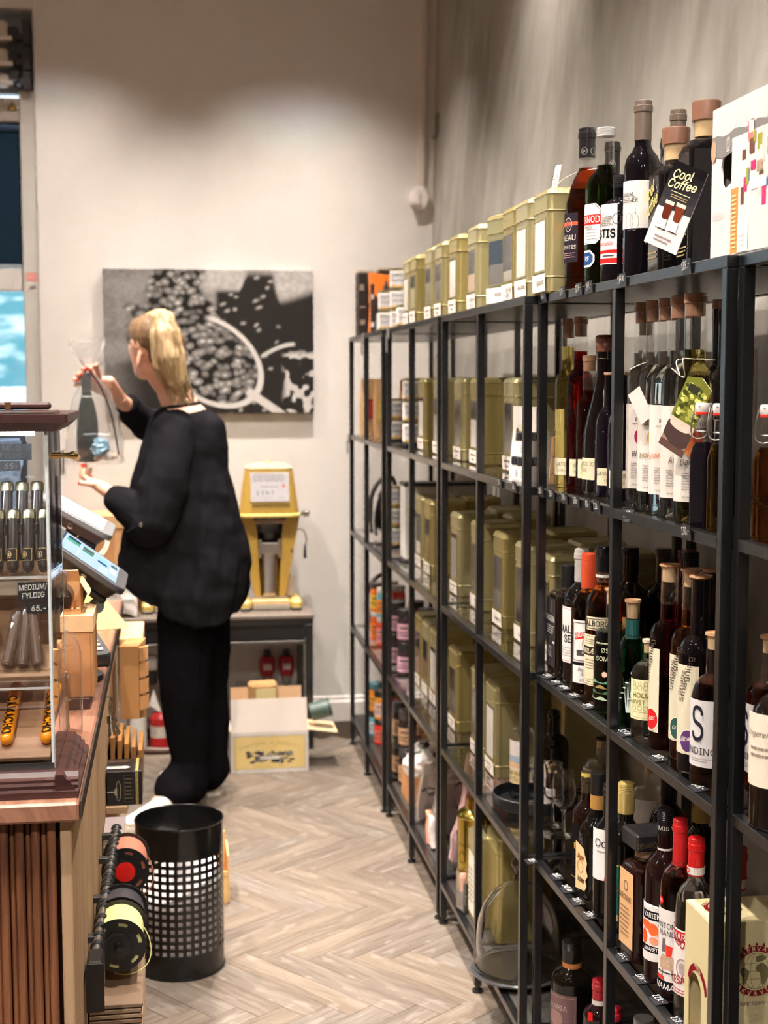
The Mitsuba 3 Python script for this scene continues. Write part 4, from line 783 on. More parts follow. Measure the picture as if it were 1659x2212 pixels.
# --- third shelf, left bay
key, M_ = square_bottle('liqueur_bottle', 'dark square bottle with tall black cap and black label marked ALDSEN', .846, 2.925, 2, .080, .080, .240, .72, .0165, '', (20, 14, 9), [('text', 'DALDSEN', -.004, .098, .0125, (226, 220, 212), False, 0, 0, .8), ('lines', -.06, -.008, .070, .090, 4, (190, 184, 176)), ('lines', -.055, -.020, .020, .045, 5, (150, 146, 142)), ('rect', -.020, -.006, .052, .056, (220, 216, 210)), ('poly', [(-.040, .118), (-.024, .118), (-.027, .138), (-.032, .148), (-.037, .138)], (96, 66, 40))], .80, 0, .014, .018, 'screw', (22, 22, 24), (54, 50, 52), .014, .068)
bottle('aquavit_bottle', 'dark bottle with silver cap, white and red label marked ALD SEN', .848, 2.838, 2, .0395, .285, 'bord', '', .40, dark=(9, 6, 7), cap=('capsule', .76, (176, 170, 166)), labs=[(.40, .17, .41, .07, None, [('poly', [(-.07, 0), (-.007, 0), (0, .006), (0, .104), (-.012, .117), (-.07, .117)], WHITE), ('poly', [(-.07, .003), (-.009, .003), (-.003, .008), (-.003, .103), (-.014, .114), (-.07, .114)], (170, 44, 44), .0003), ('poly', [(-.07, .0042), (-.010, .0042), (-.0042, .009), (-.0042, .102), (-.0145, .1128), (-.07, .1128)], WHITE, .0006), ('text', 'AALD', -.003, .062, .016, BLK, True, 0, 0, .75), ('text', 'SEN', -.003, .042, .016, BLK, True, 0, 0, .75), ('lines', -.05, -.006, .012, .034, 4, (150, 146, 144))])])
bottle('aquavit_bottle', 'amber aquavit bottle with orange-red cap and white label with a red diagonal band', .839, 2.755, 2, .0370, .285, 'bord', 'amber', .42, .745, ('screw', .755, (204, 76, 46)), [(.86, .085, .45, .068, WHITE, [('frame', -.066, -.004, .046, .124, .0012, INK), ('poly', [(-.060, .088), (-.010, .100), (-.010, .114), (-.060, .102)], RED, .0006), ('text', 'ANDERSON', -.012, .090, .0095, WHITE, True, 13, 0, .72), ('ell', -.034, .080, .010, .012, (150, 144, 140), .0012), ('ell', -.034, .082, .006, .008, (120, 114, 110)), ('poly', [(-.056, .056), (-.014, .056), (-.010, .062), (-.014, .068), (-.056, .068)], (70, 66, 66), .0006), ('text', 'Aquavit', -.020, .0595, .0055, WHITE, False, 0, .2, .9), ('rect', -.068, 0, .036, .043, BLK), ('text', 'Porse & Sou', -.008, .024, .008, INK, False, 0, .3, .7), ('text', 'Aquavit', -.014, .013, .008, INK, False, 0, .3, .8), ('lines', -.05, -.010, .004, .010, 2, (140, 136, 134))])])
bottle('aquavit_bottle', 'amber aquavit bottle with black cap and cream label marked BORG', .843, 2.672, 2, .0365, .309, 'bord', 'amber', .42, .775, ('screw', .84, (18, 18, 20)), [(.76, .475, .085, .06, CREAM, [('frame', -.058, -.003, .003, .023, .0012, INK), ('text', 'AALBORG', -.010, .008, .0105, INK, True, 0, 0, .85)]),
      (.62, .115, .33, .07, None, [('poly', [(-.07, 0), (-.008, 0), (0, .012), (0, .078), (-.018, .102), (-.07, .102)], CREAM), ('poly', [(-.07, .0025), (-.010, .0025), (-.003, .013), (-.003, .077), (-.020, .099), (-.07, .099)], INK, .0003), ('poly', [(-.07, .0035), (-.0105, .0035), (-.004, .0135), (-.004, .0765), (-.0205, .098), (-.07, .098)], CREAM, .0006), ('rect', -.07, -.004, .060, .078, (50, 42, 36), .0008), ('text', 'JUBILÆUM', -.008, .064, .0095, CREAM, True, 0, .25, .8), ('lines', -.05, -.02, .082, .094, 3, (120, 108, 90)), ('lines', -.05, -.008, .032, .054, 4, (130, 118, 98)), ('ell', -.018, .024, .008, .009, (140, 126, 100), .001), ('lines', -.05, -.008, .006, .014, 2, (140, 126, 100))]), (.99, .805, .018, .09, (214, 208, 204), [], .45)])
bottle('gin_bottle', 'domed dark green bottle with mountain print, half behind the middle post', .836, 2.598, 2, .0340, .235, 'dome', 'green', .34, .66, ('cork', .88, (190, 150, 110)), [(.82, .07, .62, .075, None, [('text', 'ØSTRE', -.006, .100, .0085, (196, 200, 170)), ('text', 'SOMMER', -.004, .084, .0085, (196, 200, 170)), ('lines', -.055, -.004, .114, .122, 1, (170, 176, 150)), ('ell', -.036, .058, .0055, .0055, (226, 180, 160))]+[('poly', [(-.075, q)]+[(-.075+.0075*k, q+.004*math.sin(k*1.3+q*300)+.003) for k in range(11)]+[(0, q)], c) for q, c in ((.040, (96, 140, 110)), (.030, (150, 130, 80)), (.020, (70, 100, 70)), (.008, (170, 190, 160)))])])
# --- third shelf, right bay
bottle('gin_bottle', 'green bottle with teal capsule and white plant print, right of the middle post', .838, 2.480, 2, .0275, .231, 'dome', 'green', .46, .70, ('cork', .86, (206, 164, 128)), [(.80, .10, .42, .045, None, [('poly', [(-.024+.001*k, .004), (-.0225+.001*k, .004), (-.018+.004*k, .06+.006*(k % 3))], (214, 226, 214)) for k in range(-4, 5)]+[('ell', -.022+.0045*k, .030+.010*(k % 4), .0035, .0016, (206, 222, 206)) for k in range(-4, 5)]+[('ell', -.014, .078, .006, .005, (190, 206, 190), .001)]), (.999, .655, .20, .10, (48, 92, 90), [], .47)])
bottle('aquavit_bottle', 'small clear aquavit bottle with patterned cream label marked HOLMS AKVIT', .838, 2.392, 2, .0300, .172, 'stub', 'clear', .30, .76, ('cork', .88, (216, 200, 176)), [(.78, .20, .42, .058, (214, 208, 166), [('text', 'HOLMS', -.005, .040, .0085, (130, 120, 60), True), ('text', 'AKVIT', -.022, .028, .0075, (130, 120, 60), True), ('frame', -.050, -.006, .004, .014, .0006, (130, 120, 60))]+[('ell', -.010-.011*(k % 4), .0215 if k < 4 else .058, .0045, .0045, (160, 150, 92), .0009) for k in range(8)]+[('ell', -.010-.011*(k % 4), .0655, .0035, .0035, (170, 160, 104), .0009) for k in range(4)])], punt=True)
def snaps(seal, word): return [('text', 'Smagning', -.006, .085, .012, (80, 70, 60), False, 90, .3, .8), ('text', 'Snaps', -.022, .095, .011, (90, 80, 70), False, 90, .3, .8), ('ell', -.016, .022, .0165, .020, (222, 212, 186), 0, .0008), ('ell', -.016, .022, .0145, .018, seal, 0, .0011), ('text', word, -.006, .019, .0075, (226, 214, 200), False, 10, .3, .8)]
for nm, x, y, r, h, glass, seal, word, what, fR, W in (('i', .845, 2.308, .0325, .320, 'ruby', (196, 40, 44), 'Bær', 'ruby snaps bottle with wooden stopper, tall cream label and red seal', .27, .04), ('j', .860, 2.245, .0335, .320, 'orange', (50, 84, 76), 'Gran', 'orange snaps bottle with wooden stopper, cream label with green seal', .42, .05), ('k', .845, 2.165, .0335, .320, '', (88, 58, 104), 'Blåbær', 'black snaps bottle with wooden stopper, cream label with purple seal', .50, .05)):
    bottle('snaps_bottle', what, x, y, 2, r, h, 'tall', glass, .46, .79 if nm != 'i' else .79, ('cork', .91, (214, 166, 124)), [(fR, .10, .455, W, (204, 195, 170), snaps(seal, word))], dark=None if glass else (7, 4, 7))
def slab(right): return (right, .14, .44, .075, (202, 197, 197), [('text', 'S', -.028, .040, .056, (40, 38, 42), False, 0, 0, .55), ('text', 'SINDING', -.008, .020, .0105, (60, 56, 58)), ('lines', -.050, -.015, .008, .015, 2, (160, 154, 152))])
bottle('liqueur_bottle', 'round-shouldered dark bottle with white label with a large S, by the right post', .838, 2.085, 2, .0346, .240, 'dome', 'cognac', .35, .68, ('cork', .90, (214, 166, 124)), [slab(.70)])
bottle('liqueur_bottle', 'dark bottle with white label ending in G, beyond the right post', .905, 2.03, 2, .0346, .243, 'dome', 'cognac', .35, .68, ('cork', .90, (176, 132, 98)), [slab(.42)])
bottle('liqueur_bottle', 'slim golden bottle just beyond the right post, third shelf', .885, 1.915+.12, 2, .012, .21, 'dome', 'yellow', .5, .86, ('screw', .92, (190, 150, 70)), z=LV[2]) if False else None
bottle('wine_bottle', 'dark round-shouldered bottle with wide cream label at the right picture edge', .850, 1.870, 2, .0400, .262, 'dome', '', .34, dark=(16, 9, 8), cap=('capsule', .84, (20, 18, 18)), labs=[(.8, .24, .40, .09, (222, 208, 190), [('text', 'Ingerens', -.03, .07, .008, (110, 96, 86), False, 0, .3), ('lines', -.07, -.02, .04, .06, 2, (140, 126, 112))])])
for x, y, h, col, zf, what, body in ((.985, 2.93, .262, (186, 84, 56), .74, 'orange-red', (60, 26, 10)), (.952, 2.838, .286, (18, 18, 20), .80, 'ribbed black', (40, 22, 10)), (1.035, 2.87, .279, (70, 64, 60), .74, 'dark grey', (16, 12, 12)), (1.055, 2.785, .284, (110, 30, 36), .80, 'dark red', (14, 9, 9)), (1.035, 2.71, .290, (24, 24, 26), .77, 'plain black', (18, 14, 10)), (.985, 2.47, .286, (196, 150, 112), .90, 'wooden', (22, 10, 10))):
    bottle('liqueur_bottle', f'dark bottle with {what} cap in the back row of the third shelf', x, y, 2, .038 if h != .286 or what != 'wooden' else .034, h, 'bord', '', .42, dark=body, cap=('screw' if what != 'wooden' else 'cork', zf, col), labs=[(.6, .15, .35, .07, (150, 112, 60) if 'ribbed' in what else (170, 150, 130), [])] if what in ('ribbed black', 'plain black') else ())

# --- fourth shelf: tray with tasting bottles, glasses, liqueurs
key = thing('round_tray', 'round black serving tray with raised rim on the fourth shelf', 'tray'); M = at(.882, 3.335, LV[3]+.0006)
part(key, 'tray', lathe([(0, 0), (.098, 0), (.104, .004), (.106, .030), (.103, .032), (.100, .008), (0, .006)], 44), 'satin', (30, 31, 34), 30, M)
zt = LV[3]+.0074
bottle('rum_bottle', 'clear rum bottle with dark wooden stopper and picture label on the round tray', .860, 3.375, 3, .0320, .242, 'rum', 'clear', .30, .30, ('cork', .86, (84, 52, 44), (206, 170, 130)), [(.52, .17, .46, .058, None, [('rect', -.058, 0, 0, .036, (214, 190, 140)), ('rect', -.058, 0, .036, .108, (206, 196, 192)), ('rect', -.056, -.003, .040, .070, (150, 166, 180), .0005), ('poly', [(-.056, .040), (-.003, .040), (-.003, .050), (-.03, .056), (-.056, .050)], (206, 170, 130), .0007), ('text', 'ORIENT RUM', -.003, .022, .009, (60, 48, 40), False, 0, 0, .7), ('lines', -.05, -.006, .006, .018, 3, (130, 110, 86))])], z=zt)
bottle('rum_bottle', 'dark bottle with long black neck and pale label on the round tray', .934, 3.358, 3, .0380, .222, 'bord', '', .36, dark=(6, 5, 7), cap=('capsule', .74, (16, 14, 16), 'glassy'), labs=[(.25, .15, .32, .06, (206, 196, 188), [('lines', -.04, -.004, .01, .06, 7, (150, 140, 134))])], z=zt)
bottle('gin_bottle', 'clear bottle with white label marked FACTORY behind the wine glasses', .995, 3.16, 3, .0420, .205, 'stub', 'clear', .26, .30, ('cork', .9, (40, 32, 32)), [(.62, .32, .36, .085, (206, 200, 196), [('text', 'DRAM FACTORY', -.006, .050, .0085, (40, 38, 40), True, -8, 0, .8), ('ell', -.058, .036, .009, .010, (50, 46, 48)), ('lines', -.045, -.015, .028, .036, 1, (90, 86, 86)), ('lines', -.07, -.008, .006, .020, 3, (170, 164, 160))])])
bottle('sample_bottle', 'tiny corked bottle with a white label behind the wine glasses', .905, 3.272, 3, .0165, .105, 'stub', 'smoky', .42, .70, ('cork', .86, (206, 170, 120)), [(.7, .12, .38, .03, (214, 206, 200), [('lines', -.026, -.004, .004, .034, 6, (150, 144, 140))])], z=zt)
bottle('gin_bottle', 'clear bottle with plain white label in the back row behind the glasses', 1.04, 2.95, 3, .040, .20, 'stub', 'clear', .28, .4, ('cork', .9, (60, 44, 40)), [(.7, .3, .34, .07, (200, 194, 190), [])])
for x, y, what in ((.880, 3.165, 'left of the two on the fourth shelf'), (.885, 3.090, 'right of the two on the fourth shelf')):
    key = thing('wine_glass', f'small stemmed tasting glass, {what}', 'glass'); M = at(x, y, LV[3]+.0006)
    part(key, 'foot', lathe([(0, 0), (.029, 0), (.030, .0015), (.012, .004), (.005, .008), (0, .008)], 28), 'glass', None, 60, M, share='gfoot')
    part(key, 'stem', lathe([(.0, .0085), (.0042, .0085), (.0034, .03), (.0038, .055), (.008, .062), (0, .062)], 16), 'glass', None, 60, M, share='gstem')
    part(key, 'bowl', lathe([(0, .0625), (.014, .066), (.023, .078), (.0275, .095), (.0265, .120), (.0225, .150), (.0213, .150), (.0253, .120), (.0263, .095), (.0218, .079), (.013, .068), (0, .066)], 28), 'glass', None, 60, M, share='gbowl')
    part(key, 'rim', lathe([(.0222, .1495), (.0228, .1495), (.0230, .1505), (.0225, .1512), (.0222, .1505), (.0222, .1495)], 28), 'glass', None, 60, M, share='grim')
bottle('liqueur_bottle', 'dark red-brown bottle with gold top and black label marked BLACK', .846, 2.775, 3, .0315, .240, 'bord', '', .40, dark=(24, 8, 6), cap=('capsule', .82, (60, 52, 36), 'glassy'), labs=[(.96, .06, .50, .085, (26, 22, 22), [('text', 'BLACK 7', -.012, .068, .012, (190, 160, 90), True, 0, 0, .8), ('ell', -.018, .095, .012, .012, (150, 120, 60), .0014), ('ell', -.018, .095, .007, .007, (150, 120, 60)), ('lines', -.05, -.010, .014, .045, 4, (110, 84, 60)), ('rect', -.085, 0, .006, .008, (150, 120, 60))]), (.99, .965, .032, .08, (206, 180, 90), [], .42)])
key = thing('herb_liqueur_bottle', 'flat dark bottle with gold neck band and torn-edged orange label', 'bottle'); M = at(.846, 2.700, LV[3]+.0006, 12)
part(key, 'body', loft([(rring(.068, .052, .014), 0), (rring(.072, .056, .016), .004), (rring(.072, .056, .016), .135), (rring(.066, .052, .02), .150), (rring(.048, .042, .019), .168), (rring(.032, .032, .0155), .180), (rring(.030, .030, .0145), .255)]), 'glassy', (11, 9, 7), 40, M)
part(key, 'cap', lathe([(0, .215), (.0165, .215), (.0165, .257), (.0155, .259), (0, .259)], 22), 'satin', (26, 24, 24), 30, M); part(key, 'neck_band', lathe([(.0158, .185), (.0165, .186), (.0165, .213), (.0158, .2145)], 22), 'satin', (176, 130, 66), 30, M)
part(key, 'paper_label', on_face(printed(.05, .10, None, [('poly', [(-.05, 0), (-.012, .004), (-.004, .016), (-.009, .026), (0, .038), (-.007, .050), (-.003, .064), (-.012, .078), (-.018, .090), (-.05, .098)], (222, 186, 140)), ('text', 'Jäger', -.014, .062, .010, (120, 70, 40), True, 0, .2, .8), ('text', 'ister', -.012, .018, .011, (40, 30, 26), True, 0, 0, .9), ('ell', -.030, .050, .012, .014, (170, 110, 60), .0015)]), (-.0365, -.026, .018), (0, -1, 0), (0, 0, 1)), 'paper', None, M=M)
bottle('liqueur_bottle', 'black bottle with white label marked Oost and a red flash, by the middle post', .838, 2.600, 3, .0315, .266, 'bord', '', .40, dark=(6, 6, 7), cap=('capsule', .80, (20, 20, 22)), labs=[(.80, .30, .38, .065, (222, 216, 214), [('text', 'Oost', -.008, .066, .016, BLK, False, 0, 0, .9), ('lines', -.045, -.02, .055, .060, 1, (120, 116, 116)), ('poly', [(-.03, 0), (-.006, .004), (-.002, .022), (-.010, .046), (-.024, .030)], (186, 50, 44), .0008)])])
bottle('bitter_bottle', 'dark bottle with ridged gold cap and green label ending in R', .846, 2.525, 3, .0355, .288, 'bord', '', .40, dark=(14, 14, 12), cap=('screw', .80, (196, 172, 104)), labs=[(.34, .10, .38, .065, (40, 106, 92), [('text', 'BITTER', -.004, .055, .020, (214, 220, 210), False, 0, 0, .75), ('lines', -.04, -.006, .035, .045, 1, (170, 200, 180)), ('rect', -.065, 0, 0, .012, (206, 180, 130)), ('rect', -.065, 0, .106, .109, (206, 180, 130))])])
bottle('bitter_bottle', 'dark bottle with black cap and a red strip, back row of the fourth shelf', .965, 2.62, 3, .038, .285, 'bord', '', .42, dark=(16, 10, 12), cap=('capsule', .80, (24, 22, 24)), labs=[(.95, .45, .25, .03, (190, 40, 44), [])])
bottle('bitter_bottle', 'dark bottle with gold cap printed BITTER, back row of the fourth shelf', .985, 2.50, 3, .038, .275, 'bord', '', .42, dark=(16, 10, 10), cap=('screw', .78, (190, 160, 96)), labs=[(.9, .83, .12, .05, None, [('text', 'BITTER', -.004, .006, .012, (50, 40, 30), True, 24, 0, .8)], .47)])
key, M_ = square_bottle('liqueur_bottle', 'square amaretto bottle with wide flat black cap and tan label', .842, 2.398, 3, .074, .074, .240, .70, .0185, '', (26, 9, 7), [('text', 'DISARONNO', -.006, .085, .011, (80, 54, 40), False, 0, 0, .72), ('ell', -.030, .112, .008, .010, (110, 78, 56), .0016), ('lines', -.052, -.010, .016, .075, 7, (150, 116, 86))], .80, 6, .016, .022, 'none', (28, 26, 28), (206, 164, 120), .014, .058)
part(key, 'collar', lathe([(.0186, .190), (.0200, .191), (.0200, .206), (.0186, .207)], 22), 'satin', (176, 140, 110), 30, M_)
part(key, 'cap', bx(-.034, .034, -.034, .034, .2072, .240, .004), 'satin', (34, 32, 34), 30, M_); part(key, 'print', on_face(printed(.06, .02, None, [('text', 'DISARONNO', -.004, .004, .009, (96, 78, 52), False, 0, 0, .8)]), (-.030, -.0344, .212), (1, 0, 0), (0, 0, 1)).xf(lambda v: v+np.array([.06, 0, 0])), 'paper', None, M=M_)
org = (226, 96, 52)
bottle('vermouth_bottle', 'dark vermouth bottle with black cap, white label with orange citrus pieces', .842, 2.300, 3, .0345, .306, 'rum', '', .36, dark=(24, 9, 9), cap=('screw', .86, (18, 18, 20)), labs=[(.74, .155, .315, .10, None, [('poly', [(-.10, 0)]+[(-.1+.01*k, .002-.008*math.sin(k*PI/10)) for k in range(1, 10)]+[(0, 0), (0, .090)]+[(-.01*k, .090+.006*math.sin(k*PI/10)) for k in range(11)], WHITE), ('rect', -.062, -.006, .068, .084, BLK, .0006), ('text', 'VARIENNE', -.010, .072, .0085, WHITE, True, 0, 0, .8), ('rect', -.10, 0, .010, .022, BLK, .0006), ('text', 'AMARETTO', -.016, .013, .0065, WHITE, True, 0, .1, .8), ('ell', -.052, .058, .012, .008, org, 0, .0007), ('ell', -.036, .052, .010, .011, org, 0, .0008), ('ell', -.018, .046, .011, .012, (236, 120, 70), 0, .0007), ('ell', -.056, .036, .008, .013, (216, 84, 48), 0, .0008), ('ell', -.034, .032, .009, .007, (232, 140, 110), 0, .0009), ('ell', -.014, .032, .010, .007, org, 0, .001), ('poly', [(-.028, .062), (-.014, .064), (-.006, .056), (-.020, .054)], (130, 110, 104), .0011)]),
      (.99, .735, .045, .09, (222, 214, 208), [('ell', -.078, .006, .008, .008, org)], .37), (.99, .712, .022, .09, (24, 24, 26), [('text', 'AMARETTO', -.02, .0018, .004, WHITE, True)], .40), (.99, .885, .03, .09, None, [('text', 'VARIENNE', -.045, .001, .007, (170, 166, 162), True), ('text', 'MIS V', -.004, .001, .007, (170, 166, 162), True)], .42)])
key = None
bottle('rum_bottle', 'rose rum bottle with long red capsule, white label with a horseman', .843, 2.230, 3, .0330, .310, 'rum', 'rose', .36, .70, ('capsule', .745, (196, 34, 36), 'gloss'), [(.72, .115, .40, .095, WHITE, [('text', 'ANTONIO', -.006, .092, .0095, INK, False, 0, 0, .85), ('text', 'NANDES', -.006, .079, .0095, INK, False, 0, 0, .85), ('poly', [(-.050, .020), (-.022, .020), (-.016, .030), (-.024, .044), (-.044, .046), (-.052, .034)], (180, 150, 126)), ('poly', [(-.036, .044), (-.026, .044), (-.024, .062), (-.038, .064)], (206, 60, 50), .0006), ('poly', [(-.046, .050), (-.038, .050), (-.038, .074), (-.044, .074)], (110, 96, 96), .0006), ('lines', -.055, -.008, .012, .018, 1, INK), ('poly', [(-.046, .004), (-.043, .004), (-.042, .022), (-.046, .022)], (150, 124, 104)), ('poly', [(-.024, .004), (-.021, .004), (-.022, .022), (-.027, .022)], (150, 124, 104)), ('rect', -.095, -.040, .001, .008, (196, 60, 50), .0006)]), (.72, .055, .058, .095, (30, 28, 30), [('text', 'PANAMA', -.020, .004, .010, WHITE, True, 0, .2)]), (.12, .535, .05, .014, None, [('ell', -.006, .008, .006, .007, (196, 50, 50)), ('text', 'H', -.004, .005, .006, WHITE, True)])])
bottle('sambuca_bottle', 'clear sambuca bottle with red capsule and red-white label, half behind the carton', .846, 2.163, 3, .0330, .300, 'rum', 'clear', .38, .66, ('capsule', .79, (200, 28, 30), 'gloss'), [(.62, .13, .37, .09, (220, 210, 206), [('rect', -.09, 0, .090, .108, (190, 50, 50)), ('text', 'LUXARDO', -.004, .094, .011, WHITE, True, 0, 0, .85), ('text', 'SAMBUCA', -.006, .070, .013, (150, 50, 56), True, -20, 0, .8), ('text', 'CESARI', -.006, .016, .013, (150, 50, 56), True, 8, 0, .8), ('ell', -.028, .046, .014, .017, (150, 130, 130), .002), ('ell', -.028, .046, .008, .010, (170, 150, 150)), ('lines', -.06, -.006, .002, .012, 2, (190, 90, 90))]), (.99, .80, .042, .09, (226, 218, 212), [('text', 'LUXARDO', -.030, .003, .0075, RED, True)], .43)])
bottle('sambuca_bottle', 'bottle with red capsule and white band behind the cream carton, beyond the right post', .925, 2.175, 3, .033, .275, 'rum', 'clear', .38, .66, ('capsule', .74, (190, 28, 30), 'gloss'), [(.99, .76, .055, .09, (226, 218, 212), [('text', 'LUXARDO', -.030, .003, .0075, RED, True)], .43)])
# cream aquavit cartons
CB = (204, 190, 148)
def seal(cx, cy, r, words):
    q = lambda pts: [(cx+r*x, cy+r*y) for x, y in pts]
    P = [('ell', cx, cy, r, r*.96, (128, 30, 40), 0, .0004), ('ell', cx, cy, r*.76, r*.74, (200, 188, 146), 0, .0006)]
    P += [('ell', cx, cy, r*k, r*.70, (150, 140, 100), r*.03, .0008) for k in (.25, .5, .70)]+[('rect', cx-r*.68, cx+r*.68, cy+r*y-r*.012, cy+r*y+r*.012, (150, 140, 100), .0008) for y in (-.3, 0, .3)]
    P += [('poly', q([(.02, .22), (.16, .30), (.34, .26), (.46, .10), (.60, .08), (.50, -.08), (.44, -.30), (.34, -.52), (.24, -.54), (.18, -.30), (.14, -.06), (.0, .0), (-.04, .12)]), (112, 104, 70), .0010), ('poly', q([(-.58, .14), (-.44, .16), (-.26, .0), (-.30, -.20), (-.42, -.46), (-.48, -.50), (-.54, -.20), (-.64, .0)]), (112, 104, 70), .0010), ('poly', q([(-.02, .36), (.10, .34), (.30, .40), (.42, .52), (.20, .60), (-.04, .56)]), (112, 104, 70), .0010), ('poly', q([(.50, -.22), (.54, -.20), (.53, -.36), (.49, -.36)]), (112, 104, 70), .0010)]
    P += [('poly', [(cx+r*1.0*math.cos(a-.06), cy+r*.97*math.sin(a-.06)), (cx+r*1.13*math.cos(a), cy+r*1.10*math.sin(a)), (cx+r*1.0*math.cos(a+.06), cy+r*.97*math.sin(a+.06))], (128, 30, 40)) for a in np.linspace(.5, PI-.5, 9)]
    for w, up in zip(words, (1, -1)):
        n = len(w)
        for i, ch in enumerate(w):
            a = math.radians((90 if up > 0 else -90)+(-1 if up > 0 else 1)*(i-(n-1)/2)*(13.5 if n > 8 else 15)); x, y = cx+r*.875*math.cos(a), cy+r*.845*math.sin(a); h = r*.15
            P.append(('text', ch, x+h*.33, y-h*.5, h, CB, True, math.degrees(a)-90 if up > 0 else math.degrees(a)+90))
    return P
key = thing('aquavit_carton', 'cream aquavit carton with arched window and a round red globe emblem, behind the right posts', 'carton'); x0, x1, y0, y1, z0, hh = .806, .968, 2.000, 2.102, LV[3]+.0006, .219
arch = Polygon([(y0+.030, .0), (y1-.018, .0), (y1-.018, .085)]+[((y0+y1)/2+.006+(.027)*math.cos(a), .085+.030*math.sin(a)) for a in np.linspace(0, PI, 12)]+[(y0+.030, .085)]).buffer(.001)
fp = prism(sbox(y0, 0, y1, hh).difference(arch), .0018); fp.vertices = np.c_[x0+fp.vertices[:, 2], fp.vertices[:, 0], z0+fp.vertices[:, 1]]; fp.fix_normals()
part(key, 'front_panel', fp, 'paper', CB)
part(key, 'carton', cat(bx(x0, x1, y0, y0+.0018, z0, z0+hh), bx(x0, x1, y1-.0018, y1, z0, z0+hh), bx(x1-.002, x1, y0, y1, z0, z0+hh), bx(x0, x1, y0, y1, z0+hh-.0018, z0+hh), bx(x0, x1, y0, y1, z0, z0+.0015)), 'paper', CB)
part(key, 'flap', bx(x0+.002, x0+.085, y0+.002, y1-.002, z0+hh+.0004, z0+hh+.0014), 'paper', (206, 190, 146))
part(key, 'window_back', bx(x0+.05, x0+.052, y0+.006, y1-.006, z0+.004, z0+.15), 'gloss', (104, 60, 66))
part(key, 'print', on_face(printed(.102, .219, None, [('poly', [(-.045-.040*math.cos(a), .098+.036*math.sin(a)) for a in np.linspace(.1, PI-.1, 14)]+[(-.045+.032*math.cos(a), .094+.030*math.sin(a)) for a in np.linspace(.1, PI-.1, 14)], (128, 30, 40)), ('text', 'RESERVATOR', -.030, .122, .008, CB, True, -10, 0, .55)]), (x0-.0002, y0, z0), (0, -1, 0), (0, 0, 1)), 'paper')
part(key, 'emblem', on_face(printed(x1-x0, hh, None, seal(-.086, .140, .042, ('RESERVATOR', 'AKVAVIT'))+[('text', '- CAPE TOWN -', -.064, .086, .0055, (110, 100, 80))]), (x1, y0-.0006, z0), (1, 0, 0), (0, 0, 1)), 'paper')
part(key, 'top_print', on_face(printed(.08, .09, None, seal(-.040, .050, .030, ('RESERVATOR', 'AKVAVIT'))), (x0+.083, y0+.006, z0+hh+.0018), (1, 0, 0), (0, 1, 0)), 'paper')
bottle('wine_bottle', 'dark bottle at the lower right picture edge in front of the cream carton', .838, 1.76, 3, .036, .26, 'dome', '', .34, dark=(14, 10, 9), cap=('capsule', .8, (20, 18, 18)), labs=[(.8, .2, .3, .07, (200, 184, 160), [])])

# --- bottom shelf, fourth unit
bottle('liqueur_bottle', 'big dark bottle with black cap and copper band, lowest shelf of the bottle unit', .852, 2.895, 4, .0450, .300-.075, 'bord', '', .42, dark=(10, 7, 5), cap=('screw', .80, (20, 19, 19)), labs=[(.99, .745, .05, .10, (176, 112, 66), [], .46), (.62, .12, .40, .10, (110, 84, 84), [('frame', -.098, -.003, .003, .085, .001, (170, 140, 120)), ('text', 'MARIA', -.02, .055, .011, (170, 150, 140)), ('ell', -.05, .035, .02, .018, (140, 108, 104))])])
bottle('liqueur_bottle', 'bottle with red capsule, white neck label and red ribbon on the lowest shelf', .868, 2.745, 4, .034, .200, 'bord', '', .42, dark=(24, 10, 12), cap=('capsule', .80, (150, 28, 36), 'gloss'), labs=[(.99, .70, .095, .09, (220, 210, 206), [('frame', -.06, -.03, .003, .016, .0008, (150, 130, 130))], .45), (.30, .30, .40, .012, (206, 40, 40), [], .98)])
bottle('liqueur_bottle', 'dark bottle with a small red ball stopper right of the middle post, lowest shelf', .876, 2.665, 4, .033, .175, 'bord', '', .40, dark=(14, 12, 14), cap=('capsule', .86, (206, 40, 60), 'gloss'))
for x, y, what, c in ((.90, 2.56, 'clear ribbed glass cap', (150, 150, 150)), (.93, 2.44, 'dark red cap', (100, 20, 28))):
    bottle('liqueur_bottle', f'dark bottle with {what} low in the shadow of the lowest shelf', x, y, 4, .036, .200, 'bord', '', .5, dark=(22, 14, 16), cap=('screw', .82, c))

# ------------------------------------------------------------------ price cards
def price(txt, x, y, L, standing=True, lean=8.0, deg=0.0, w=.034, what=None):
    key = thing('price_card', what or f'small black price card lettered {txt} on the {SHELF[L]}', 'price tag')
    h = .024
    m = printed(w, h, (34, 34, 37), [('text', txt, -.004, .007, .0125, (226, 224, 220), False, 4, .15, .7)])
    z = LV[L]
    if standing:
        M = T().translate([x, y, z-.0175]).rotate([0, 0, 1], deg).rotate([0, 1, 0], lean)
        m = on_face(m, (0, 0, 0), (0, -1, 0), (0, 0, 1))
    else:
        M = T().translate([x, y, z+.0009]).rotate([0, 0, 1], deg)
        m = on_face(m, (0, 0, 0), (0, -1, 0), (.97, 0, .1))
    part(key, 'face', m, 'satin', None, M=M)
    part(key, 'back', (bx(.0006, .0014, 0, w, 0, h) if standing else rot(bx(0.0004, h, 0, w, -.0008, -.0002), -5.9, (0, 1, 0))), 'satin', (30, 30, 33), M=M)
UNDER = 'small black price card on the '
